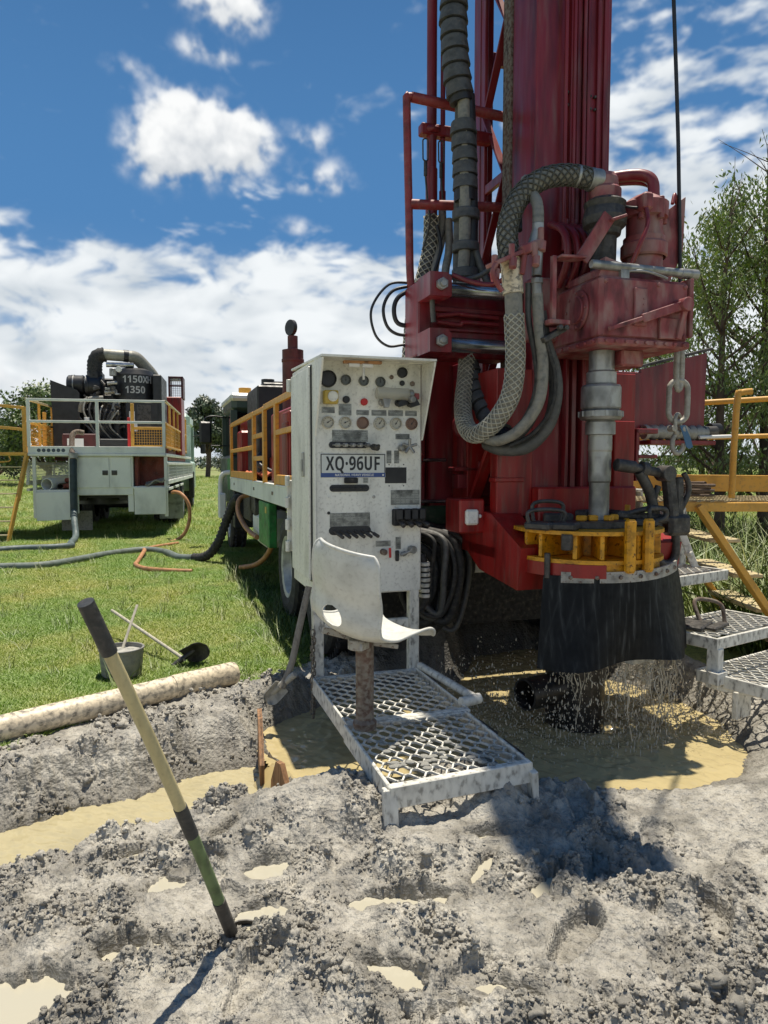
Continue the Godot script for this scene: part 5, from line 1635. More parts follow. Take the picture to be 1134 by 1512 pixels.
func rig_platform(r: Node3D) -> void:
	var b := MB.new()
	for x in [-1.475, -0.90]:
		b.bx(V(x - 0.03, 0.16, -0.56), V(x + 0.03, 0.67, -0.50), 0.005)
	b.bx(V(-1.44, 0.44, -0.55), V(-0.93, 0.50, -0.51), 0.005)
	part("cabinet_stand", b, M.white_muddy, r)
	# folding platform: frame in two lengths, expanded metal on top
	var y := 0.2
	var p := holder("operator_platform", r)
	b = MB.new()
	b.bx(V(-1.52, y - 0.085, -0.5), V(-1.508, y + 0.008, 0.28)); b.bx(V(-0.90, y - 0.085, -0.5), V(-0.888, y + 0.008, 0.24))
	b.bx(V(-1.52, y - 0.01, 0.235), V(-0.89, y + 0.008, 0.275)); b.bx(V(-1.5, y - 0.03, -0.5), V(-0.9, y + 0.002, -0.46))
	part("platform_frame", b, M.white_muddy, p)
	b = MB.new()
	b.bx(V(-1.535, y - 0.075, 0.29), V(-1.52, y + 0.01, 0.97)); b.bx(V(-0.93, y - 0.07, 0.29), V(-0.915, y + 0.01, 0.93))
	b.bar(V(-1.535, y - 0.03, 0.975), V(-0.92, y - 0.03, 0.925), 0.014, 0.085)
	b.bar(V(-1.53, y + 0.002, 0.955), V(-0.92, y + 0.002, 0.905), 0.045, 0.008)
	b.bx(V(-1.52, y - 0.02, 0.28), V(-0.92, y + 0.006, 0.30))
	part("platform_frame", b, M.white_muddy, p)
	part("expanded_mesh", expanded(-1.505, -0.90, -0.46, 0.235, y, 0.0435, 0.089), M.white_muddy, p)
	part("expanded_mesh", expanded(-1.518, -0.93, 0.305, 0.92, y, 0.0435, 0.089), M.white_muddy, p)
	b = MB.new()
	b.bar(V(-1.53, y - 0.0, 0.97), V(-1.535, 0.0, 1.0), 0.055, 0.016, Vector3.BACK)
	b.bar(V(-1.545, y - 0.0, 0.955), V(-1.55, 0.0, 0.985), 0.016, 0.05, Vector3.BACK)
	b.bar(V(-0.92, y - 0.02, 0.93), V(-0.90, 0.02, 0.91), 0.03, 0.05, Vector3.BACK)
	part("platform_foot", b, M.white_muddy, p)
	b = MB.new()
	b.cyl(V(-0.875, y + 0.02, -0.48), V(-0.80, y + 0.01, 0.16), 0.022, 10); b.cyl(V(-0.90, y + 0.01, 0.18), V(-0.78, y + 0.01, 0.14), 0.028, 10)
	part("hinge_bar", b, M.white_muddy, p)
	b = MB.new()
	for q in [[0.30, 0.46], [0.56, 0.72]]:
		b.bar(V(-0.86, y - 0.06, q[0]), V(-0.84, y - 0.07, q[1]), 0.012, 0.05)
	part("hinge_plate", b, M.steel_dark, p)
	# operator seat on its post
	var s := holder("operator_seat", r)
	b = MB.new()
	b.lathe([Vector2(0.052, 0.0), Vector2(0.055, 0.03), Vector2(0.041, 0.045), Vector2(0.041, 0.40), Vector2(0.036, 0.41), Vector2(0.036, 0.43)], Transform3D(Basis(), V(-1.45, y + 0.005, 0.35)), 18)
	part("seat_post", b, M.rusty, s)
	# shell: one curved sheet, back and pan, with the lumbar opening left out
	var turn := Basis(V(0.275, 0, -0.96).normalized(), 0.24)
	var d := turn * V(0.84, 0, -0.54)
	var w := turn * V(0.54, 0, 0.84)
	var su := turn * Vector3.UP
	var o := V(-1.475, 0.63, 0.34)
	var prof := [Vector2(-0.268, 0.385), Vector2(-0.255, 0.32), Vector2(-0.226, 0.235), Vector2(-0.19, 0.16), Vector2(-0.175, 0.085), Vector2(-0.14, 0.03), Vector2(-0.08, 0.006), Vector2(0.02, 0.0), Vector2(0.12, 0.022), Vector2(0.21, 0.040), Vector2(0.275, 0.044), Vector2(0.295, 0.026)]
	var pts := PackedVector3Array()
	for q in prof: pts.append(V(q.x, q.y, 0))
	pts = curve(Array(pts), 8)
	var g := []
	for i in pts.size():
		var t := float(i) / (pts.size() - 1)
		var hw := 0.187 + 0.02 * sin(PI * clampf(t * 1.1, 0, 1))
		if t < 0.08: hw -= 0.03 * pow(1.0 - t / 0.08, 2.0)
		if t > 0.9: hw -= 0.025 * pow((t - 0.9) / 0.1, 2.0)
		var row := []
		for k in 17:
			var u := k / 8.0 - 1.0
			var cup := 0.045 * pow(absf(u), 2.4)
			var nx := pts[mini(i + 1, pts.size() - 1)] - pts[maxi(i - 1, 0)]
			var nn := V(nx.y, -nx.x, 0).normalized() * -1.0
			var q := pts[i] + nn * cup
			row.append(o + d * q.x + su * q.y + w * (u * hw))
		g.append(row)
	b = MB.new()
	# split the sheet round the opening
	var i0 := 27
	var i1 := 38
	b.sheet(g.slice(0, i0 + 1), 0.006)
	b.sheet(g.slice(i1, g.size()), 0.006)
	var lft := []
	var rgt := []
	for i in range(i0, i1 + 1):
		var e := sqrt(maxf(0.0, 1.0 - pow((i - (i0 + i1) * 0.5) / ((i1 - i0) * 0.5), 2.0)))
		var ra: Array = []
		var rb: Array = []
		for k in 7:
			var ka := lerpf(0.0, 6.6 - 2.5 * e, k / 6.0)
			ra.append(row_at(g[i], ka))
			rb.append(row_at(g[i], 16.0 - lerpf(9.4 - 2.5 * e, 0.0, k / 6.0)))
		lft.append(ra); rgt.append(rb)
	b.sheet(lft, 0.006)
	b.sheet(rgt, 0.006)
	# rolled rim
	var rim := PackedVector3Array()
	for k in 17: rim.append(g[0][k])
	for i in range(1, g.size()): rim.append(g[i][16])
	for k in range(15, -1, -1): rim.append(g[-1][k])
	for i in range(g.size() - 2, 0, -1): rim.append(g[i][0])
	b.tube(rim, 0.008, 6, false, PackedFloat32Array(), true)
	part("seat_shell", b, M.seat, s)
	b = MB.new()
	for e in [-1.0, 1.0]:
		b.bar(o + w * 0.12 * e + V(0, -0.01, 0) - d * 0.12, o + w * 0.03 * e + V(0, -0.03, 0) + d * 0.05, 0.012, 0.03)
		b.bar(o + w * 0.14 * e + V(0, -0.008, 0) + d * 0.12, o - w * 0.02 * e + V(0, -0.03, 0) - d * 0.02, 0.012, 0.02)
	b.cyl(o + V(0, -0.06, 0), o + V(0, -0.015, 0), 0.05, 14)
	part("seat_bracket", b, M.rusty_white, s)

func row_at(row: Array, k: float) -> Vector3:
	var i := mini(int(k), row.size() - 2)
	return row[i].lerp(row[i + 1], k - i)

func step_frame(x0: float, x1: float, z0: float, z1: float, y: float, m: Node, split := false) -> void:
	var h := holder("step_platform", m)
	var b := MB.new()
	b.bx(V(x0, y - 0.06, z0), V(x0 + 0.012, y + 0.008, z1)); b.bx(V(x1 - 0.012, y - 0.06, z0), V(x1, y + 0.008, z1))
	b.bx(V(x0, y - 0.055, z1 - 0.012), V(x1, y + 0.008, z1 + 0.003)); b.bx(V(x0, y - 0.055, z0), V(x1, y + 0.008, z0 + 0.012))
	if split: b.bx(V(x0, y - 0.03, (z0 + z1) * 0.5 - 0.012), V(x1, y + 0.006, (z0 + z1) * 0.5 + 0.012))
	part("step_frame", b, M.white_muddy, h)
	part("expanded_mesh", expanded(x0 + 0.012, x1 - 0.012, z0 + 0.012, z1 - 0.05, y, 0.04, 0.085), M.white_muddy, h)

func rig_steps(r: Node3D) -> void:
	var h := holder("folding_steps", r)
	h.position = V(0.42, 0, 0.02)
	h.rotation_degrees.y = 16.0
	step_frame(0.0, 0.66, -0.32, 0.0, 0.74, h)
	step_frame(-0.03, 0.75, -0.06, 0.36, 0.47, h)
	step_frame(-0.0, 0.95, 0.22, 0.98, 0.27, h, true)
	var b := MB.new()
	b.bx(V(0.50, 0.72, -0.42), V(0.68, 1.1, -0.36), 0.006)
	b.bx(V(0.66, 0.6, -0.40), V(0.72, 1.12, -0.33), 0.006)
	b.bx(V(0.24, 0.93, -0.40), V(0.66, 1.02, -0.35), 0.006)
	b.bx(V(0.62, 0.96, -0.37), V(0.69, 1.06, -0.30), 0.006)
	b.bx(V(0.44, 0.3, -0.42), V(0.64, 0.73, -0.39), 0.006)
	part("step_post", b, M.white_muddy, h)
	b = MB.new()
	b.bar(V(0.48, 1.0, -0.3), V(0.54, 1.0, -0.26), 0.03, 0.02)
	b.bar(V(0.54, 1.01, -0.27), V(0.62, 0.74, -0.2), 0.02, 0.045)
	b.cyl(V(0.585, 0.83, -0.25), V(0.585, 0.83, -0.2), 0.016, 10)
	part("step_brace", b, M.white_muddy, h)
	bar_part("step_brace", V(-0.02, 0.86, -0.2), V(0.12, 0.755, -0.04), 0.014, 0.025, "white_muddy", h)
	b = MB.new()
	b.tube(curve([V(0.2, 0.48, 0.12), V(0.22, 0.60, 0.06), V(0.30, 0.61, 0.08), V(0.36, 0.58, 0.14), V(0.37, 0.48, 0.16)], 6), 0.012, 8)
	part("grab_handle", b, M.rusty, h)
	boxes("step_support", [[V(-0.03, 0.2, 0.30), V(0.02, 0.42, 0.37)], [V(-0.06, 0.23, 0.33), V(0.03, 0.30, 0.39)], [V(-0.3, 0.30, -0.02), V(0.0, 0.36, 0.04)], [V(0.02, 0.05, 0.42), V(0.16, 0.2, 0.45)], [V(0.0, 0.04, 0.86), V(0.05, 0.24, 0.92)], [V(0.88, 0.0, 0.86), V(0.93, 0.24, 0.92)], [V(0.3, 0.0, -0.35), V(0.36, 0.44, -0.3)], [V(0.68, 0.0, 0.3), V(0.73, 0.44, 0.35)]], "white_muddy", h)
	bar_part("step_support", V(0.0, 0.22, 0.35), V(0.32, 0.19, 0.9), 0.02, 0.06, "white_muddy", h)
	bar_part("step_support", V(0.4, 0.4, -0.06), V(0.9, 0.35, 0.1), 0.03, 0.06, "white_muddy", h)
	b = MB.new()
	b.box(V(0.12, 0.49, 0.12), V(0.22, 0.03, 0.16), Basis(Vector3.UP, 0.3), 0.012)
	b.box(V(0.2, 0.49, 0.22), V(0.2, 0.02, 0.06), Basis(Vector3.UP, 0.2), 0.008)
	part("steel_slab", b, M.steel_dark, h)

func wheel(r: Node3D, at: Vector3, s: float, rim_mat := "rim_white", rad := 0.47, wd := 0.27) -> void:
	var w := holder("wheel", r)
	var x := Transform3D(Basis(V(0, 0, 1), V(s, 0, 0), V(0, s, 0)).orthonormalized(), at)
	x.basis = MB.axis(Vector3.ZERO, V(s, 0, 0)).basis
	var b := MB.new()
	var h := wd * 0.5
	b.lathe([Vector2(rad * 0.60, -h * 0.9), Vector2(rad * 0.72, -h), Vector2(rad * 0.94, -h * 0.92), Vector2(rad, -h * 0.72), Vector2(rad, h * 0.72), Vector2(rad * 0.94, h * 0.92), Vector2(rad * 0.72, h), Vector2(rad * 0.60, h * 0.9), Vector2(rad * 0.585, h * 0.5)], x, 36)
	for k in 44:
		var an := TAU * k / 44
		for e in [-1.0, 1.0]:
			b.box(x * Vector3(cos(an + e * 0.03) * rad, e * h * 0.4, sin(an + e * 0.03) * rad), V(0.03, 0.018, h * 0.62), (x.basis * Basis(V(0, 1, 0), -an)) * Basis(V(0, 0, 1), -PI / 2) * Basis(V(1, 0, 0), PI / 2), 0.0)
	part("tyre", b, M.tyre, w)
	b = MB.new()
	b.lathe([Vector2(0, h * 0.45), Vector2(rad * 0.16, h * 0.45), Vector2(rad * 0.18, h * 0.2), Vector2(rad * 0.40, h * 0.15), Vector2(rad * 0.47, h * 0.35), Vector2(rad * 0.52, h * 0.85), Vector2(rad * 0.60, h * 0.92), Vector2(rad * 0.605, h * 0.8)].map(func(q): return q).duplicate(), x, 32)
	part("rim", flip(b), M[rim_mat], w)
	b = MB.new()
	for k in 10:
		var an := TAU * k / 10
		b.cyl(x * Vector3(cos(an) * rad * 0.3, h * 0.14, sin(an) * rad * 0.3), x * Vector3(cos(an) * rad * 0.3, h * 0.32, sin(an) * rad * 0.3), 0.016, 6)
	part("wheel_nuts", b, M.steel_dark, w).set_meta("kind", "stuff")

func flip(b: MB) -> MB:
	for k in b.n.size(): b.n[k] = -b.n[k]
	for k in range(0, b.ix.size(), 3):
		var t := b.ix[k + 1]
		b.ix[k + 1] = b.ix[k + 2]; b.ix[k + 2] = t
	return b

func rig_truck(r: Node3D) -> void:
	var b := MB.new()
	b.bx(V(-0.55, 0.72, -10.0), V(-0.42, 1.0, -0.95), 0.01); b.bx(V(0.42, 0.72, -10.0), V(0.55, 1.0, -0.95), 0.01)
	for z in [-1.1, -2.3, -3.9, -5.5, -7.0]: b.bx(V(-0.42, 0.78, z - 0.08), V(0.42, 0.96, z + 0.08))
	part("chassis_frame", b, M.black, r)
	b = MB.new()
	b.bx(V(-0.85, 0.68, -0.98), V(0.85, 0.99, -0.92), 0.008)
	var rc := part("rear_crossmember", b, M.white_truck, r)
	b = MB.new()
	b.cyl(V(-0.42, 0.78, -0.92), V(-0.42, 0.78, -0.90), 0.03, 14); b.cyl(V(-0.42, 0.78, -0.9), V(-0.42, 0.78, -0.87), 0.017, 6)
	part("crossmember_bolt", b, M.steel_dark, rc)
	b = MB.new()
	b.bx(V(-1.1, 1.0, -1.55), V(-0.45, 1.13, -0.98), 0.01)
	part("green_drawer", b, M.green_dark, r)
	b = MB.new()
	b.cyl(V(-0.95, 1.16, -0.96), V(-0.52, 1.16, -0.96), 0.012, 10); b.cyl(V(-1.0, 1.43, -1.0), V(-0.5, 1.43, -1.0), 0.012, 10)
	part("bright_rod", b, M.chrome, r)
	# deck
	b = MB.new()
	b.bx(V(-1.22, 1.12, -7.8), V(1.22, 1.195, -1.3), 0.006)
	b.bx(V(-0.9, 1.0, -7.6), V(0.9, 1.115, -1.3), 0.006)
	var dk := part("deck", b, M.steel_dark, r)
	for s in [-1.0, 1.0]:
		b = MB.new()
		b.bx(V(s * 1.225, 1.02, -7.8), V(s * 1.25, 1.205, -1.25), 0.004)
		b.bx(V(s * 1.20, 1.19, -7.8), V(s * 1.255, 1.212, -1.25), 0.003)
		part("side_rail", b, M.white_truck, dk)
	for z in [-7.2, -5.0, -3.6, -2.6]:
		box_part("marker_plate", V(-1.252, 1.12, z), V(0.006, 0.035, 0.09), "rusty", dk)
	# axles and wheels
	b = MB.new()
	for z in [-1.75, -3.05, -8.75]:
		b.cyl(V(-1.05, 0.47, z), V(1.05, 0.47, z), 0.09, 14)
		b.lathe([Vector2(0, -0.2), Vector2(0.16, -0.16), Vector2(0.21, 0), Vector2(0.16, 0.16), Vector2(0, 0.2)], Transform3D(Basis(), V(0, 0.47, z)), 16)
	part("axle", b, M.black, r)
	for s in [-1.0, 1.0]:
		for z in [-1.75, -3.05]:
			wheel(r, V(s * 1.09, 0.47, z), s)
			wheel(r, V(s * 0.78, 0.47, z), s)
		wheel(r, V(s * 1.06, 0.47, -8.75), s)
	b = MB.new()
	b.bx(V(-1.23, 0.53, -4.75), V(-1.14, 1.0, -4.02), 0.01)
	var gt := part("green_tank", b, M.green_paint, r)
	box_part("tank_label", V(-1.232, 0.92, -4.2), V(0.004, 0.07, 0.10), "yellow_bright", gt)
	b = MB.new()
	b.bx(V(-1.18, 0.42, -5.75), V(-0.8, 0.85, -4.95), 0.08)
	part("fuel_tank", b, M.white_truck, r)
	b = MB.new()
	b.cyl(V(-0.9, 0.9, -5.4), V(-1.2, 0.9, -5.4), 0.12, 14); b.bx(V(-1.15, 0.8, -6.1), V(-0.85, 1.0, -5.8)); b.cyl(V(-1.0, 0.75, -6.4), V(-1.0, 1.0, -6.4), 0.1, 12)
	b.bx(V(-1.1, 0.6, -7.4), V(-0.6, 1.0, -6.6), 0.02)
	part("pump_unit", b, M.steel_dark, r)
	b = MB.new()
	b.bx(V(-1.22, 0.45, -7.75), V(-0.8, 1.0, -7.5), 0.01)
	part("mudguard", b, M.black, r)
	hose_part("copper_hose", [V(-1.16, 1.0, -6.2), V(-1.28, 0.95, -6.2), V(-1.33, 0.8, -6.0), V(-1.28, 0.62, -5.6), V(-1.22, 0.55, -5.0)], 0.03, "orange_hose", r)
	hose_part("copper_hose", [V(-1.1, 0.55, -4.5), V(-1.16, 0.36, -4.7), V(-1.22, 0.2, -5.2), V(-1.35, 0.12, -5.6)], 0.03, "orange_hose", r)
	# handrail: three framed gates of flat bar
	b = MB.new()
	var hr := holder("handrail", r)
	for q in [[-7.66, 0.06], [-5.05, 0.10], [-4.2, 0.10], [-3.42, 0.10], [-2.4, 0.06], [-1.5, 0.06]]:
		box_part("rail_post", V(-1.235, 1.60, q[0]), V(0.04, 0.80, q[1]), "orange", hr)
	for q in [[1.985, -7.66, -5.05, 0.06], [1.60, -7.66, -5.05, 0.05], [1.26, -7.66, -5.05, 0.09], [1.995, -4.2, -1.5, 0.06], [1.70, -3.42, -1.5, 0.05], [1.26, -3.42, -1.5, 0.09], [1.985, -5.05, -4.2, 0.05], [1.72, -5.05, -4.2, 0.05], [1.47, -5.05, -4.2, 0.05]]:
		box_part("rail_bar", V(-1.235, q[0], (q[1] + q[2]) * 0.5), V(0.036, q[3], absf(q[1] - q[2]) - 0.06), "orange", hr)
	# machinery on the deck
	b = MB.new()
	b.bx(V(-1.05, 1.2, -7.2), V(0.3, 2.44, -6.1), 0.02)
	b.bx(V(-0.95, 2.44, -7.1), V(0.2, 2.50, -6.3), 0.03); b.cyl(V(-0.85, 2.48, -6.5), V(-0.85, 2.56, -6.5), 0.09, 14)
	b.bar(V(-0.85, 2.52, -6.5), V(-0.2, 2.49, -6.2), 0.05, 0.03)
	part("radiator_housing", b, M.black, r)
	b = MB.new()
	b.bx(V(-1.12, 1.2, -4.5), V(0.6, 1.95, -2.2), 0.02)
	b.bx(V(-1.15, 1.25, -3.6), V(-1.12, 1.9, -3.2), 0.008); b.bx(V(-0.8, 1.85, -3.6), V(0.4, 2.0, -2.5), 0.02)
	var ec := part("engine_cowl", b, M.red_clean, r)
	box_part("cowl_panel", V(-1.155, 1.55, -3.4), V(0.01, 0.5, 0.3), "red", ec)
	b = MB.new()
	b.bx(V(-1.15, 1.2, -7.7), V(-0.5, 1.9, -7.3), 0.03); b.cyl(V(-1.0, 1.9, -7.5), V(-1.0, 2.05, -7.5), 0.12, 14)
	b.bx(V(-0.9, 1.2, -6.2), V(-0.5, 1.5, -5.95), 0.02)
	part("compressor_unit", b, M.red_clean, r)
	hose_part("air_hose", [V(-0.8, 1.5, -6.3), V(-1.0, 1.55, -6.1), V(-1.05, 1.4, -5.95), V(-0.9, 1.3, -5.85)], 0.035, "black", r)
	b = MB.new()
	b.lathe([Vector2(0.115, 1.8), Vector2(0.115, 2.63), Vector2(0.06, 2.64), Vector2(0.055, 2.65), Vector2(0.055, 2.78), Vector2(0.0, 2.78)], Transform3D(Basis(), V(-0.90, 0, -4.35)), 20)
	for y in [2.1, 2.5]: b.lathe([Vector2(0.116, y), Vector2(0.122, y + 0.005), Vector2(0.122, y + 0.03), Vector2(0.116, y + 0.035)], Transform3D(Basis(), V(-0.90, 0, -4.35)), 20)
	var ex := part("exhaust_stack", b, M.exhaust, r)
	b = MB.new()
	b.cyl(V(-0.94, 2.865, -4.32), V(-0.90, 2.865, -4.34), 0.085, 20)
	part("rain_flap", b, M.black, ex)
	b = MB.new()
	b.lathe([Vector2(0.132, 1.85), Vector2(0.132, 2.55)], Transform3D(Basis(Vector3.UP, 0.9), V(-0.90, 0, -4.35)), 10, 1.5)
	part("heat_shield", b, M.red_clean, ex)
	# cab seen past the rails
	b = MB.new()
	b.bx(V(-1.22, 0.75, -9.9), V(1.22, 1.55, -8.05), 0.05)
	b.bx(V(-1.18, 2.22, -9.7), V(1.18, 2.48, -8.1), 0.08)
	for q in [[-1.15, -8.12], [1.15, -8.12], [-1.15, -9.6], [1.15, -9.6]]: b.bx(V(q[0] - 0.05, 1.55, q[1] - 0.05), V(q[0] + 0.05, 2.25, q[1] + 0.05))
	var cab := part("cab", b, M.cab_dark, r)
	b = MB.new()
	b.bx(V(-1.2, 2.40, -9.75), V(1.2, 2.52, -8.05), 0.05)
	part("cab_roof", b, M.cab_white, cab)
	b = MB.new()
	b.bx(V(-1.14, 1.55, -9.6), V(1.14, 2.22, -8.12), 0.01)
	part("cab_glass", b, M.glass, cab)
	b = MB.new()
	b.bx(V(-1.225, 1.0, -8.5), V(-1.2, 1.5, -8.06), 0.004)
	part("green_stripe", b, M.green_paint, cab)
	cyl_part("beacon", V(-0.95, 2.48, -8.3), V(-0.95, 2.62, -8.3), 0.1, "orange", cab)
	b = MB.new()
	b.bx(V(-1.62, 1.75, -9.2), V(-1.42, 2.13, -9.1), 0.03)
	b.tube(curve([V(-1.15, 2.2, -9.2), V(-1.4, 2.22, -9.16), V(-1.52, 2.18, -9.15), V(-1.52, 2.1, -9.15)], 4), 0.015, 6)
	b.tube(curve([V(-1.15, 1.72, -9.2), V(-1.45, 1.72, -9.16)], 3), 0.012, 6)
	part("wing_mirror", b, M.black, cab)
	b = MB.new()
	b.tube(curve([V(-1.2, 1.28, -8.1), V(-1.32, 1.25, -8.15), V(-1.36, 1.1, -8.2), V(-1.36, 0.7, -8.2)], 5), 0.04, 10)
	b.bx(V(-1.4, 0.55, -8.28), V(-1.28, 0.95, -8.1), 0.02)
	part("cab_step", b, M.paper, cab)
	# hanging hose bundle behind the cabinet
	for q in [
		[[V(-0.82, 1.0, -0.95), V(-0.70, 0.93, -0.85), V(-0.58, 0.85, -0.8), V(-0.56, 0.7, -0.78), V(-0.58, 0.5, -0.78), V(-0.66, 0.36, -0.8), V(-0.8, 0.38, -0.9)], 0.035, "rubber"],
		[[V(-0.83, 0.95, -0.9), V(-0.74, 0.95, -0.82), V(-0.64, 0.86, -0.78), V(-0.62, 0.66, -0.74), V(-0.64, 0.48, -0.74), V(-0.74, 0.40, -0.78), V(-0.84, 0.45, -0.85)], 0.03, "rubber"],
		[[V(-0.84, 0.9, -0.8), V(-0.76, 0.88, -0.74), V(-0.69, 0.78, -0.72), V(-0.70, 0.62, -0.72), V(-0.76, 0.52, -0.74), V(-0.85, 0.5, -0.8)], 0.026, "rubber"],
		[[V(-0.8, 1.02, -1.0), V(-0.62, 0.98, -0.92), V(-0.52, 0.86, -0.86), V(-0.5, 0.66, -0.84), V(-0.54, 0.46, -0.84), V(-0.66, 0.32, -0.86)], 0.04, "rubber"],
		[[V(-0.7, 1.0, -0.88), V(-0.66, 0.9, -0.76), V(-0.60, 0.76, -0.72), V(-0.64, 0.6, -0.7), V(-0.58, 0.44, -0.72)], 0.022, "rubber"],
		[[V(-0.815, 0.86, -0.62), V(-0.80, 0.75, -0.6), V(-0.79, 0.62, -0.6), V(-0.82, 0.52, -0.62)], 0.026, "rubber"],
	]:
		hose_part("hanging_hose", q[0], q[1], q[2], r)
	b = MB.new()
	for k in 7: b.cyl(V(-0.80, 0.6 + k * 0.032, -0.60), V(-0.80, 0.622 + k * 0.032, -0.60), 0.034, 12)
	part("spiral_guard", b, M.white_muddy, r)
	var rng := RandomNumberGenerator.new()
	rng.seed = 44
	for k in 14:
		var x0 := rng.randf_range(-0.82, -0.52)
		var z0 := rng.randf_range(-0.95, -0.66)
		var lw := rng.randf_range(0.06, 0.2)
		var y1 := rng.randf_range(0.32, 0.62)
		hose_part("hanging_hose", [V(x0, 0.98, z0 - 0.1), V(x0 + lw * 0.7, 0.93, z0 + 0.04), V(x0 + lw + rng.randf_range(-0.04, 0.04), 0.72, z0 + rng.randf_range(-0.05, 0.08)), V(x0 + lw * 0.6, y1, z0), V(x0 - 0.02, y1 + 0.05, z0 - 0.05), V(x0 - 0.06, y1 + 0.25, z0 - 0.08)], rng.randf_range(0.012, 0.034), "rubber" if k % 5 else "hose_dark", r, 6, 8)
	# rear mud flaps at the wheels
	b = MB.new()
	b.bx(V(-1.2, 0.3, -1.26), V(-0.65, 0.95, -1.245), 0.003); b.bx(V(0.65, 0.3, -1.26), V(1.2, 0.95, -1.245), 0.003)
	part("added_dark_flap", b, M.rubber, r)
	b = MB.new()
	b.bx(V(-0.64, 0.22, -1.42), V(0.64, 0.72, -1.40), 0.003)  # wide dark sheet, added to darken the view under the chassis
	part("added_dark_flap", b, M.rubber, r)
# ---------------------------------------------------------------- support truck with the air compressor
func wire_panel(called: String, a: Vector3, u: Vector3, v: Vector3, nu: int, nv: int, th: float, m: String, parent: Node) -> void:
	var b := MB.new()
	for i in nu + 1: b.bar(a + u * (float(i) / nu), a + u * (float(i) / nu) + v, th, th, u.normalized(), 0.0)
	for j in nv + 1: b.bar(a + v * (float(j) / nv), a + v * (float(j) / nv) + u, th, th, v.normalized(), 0.0)
	part(called, b, M[m], parent)

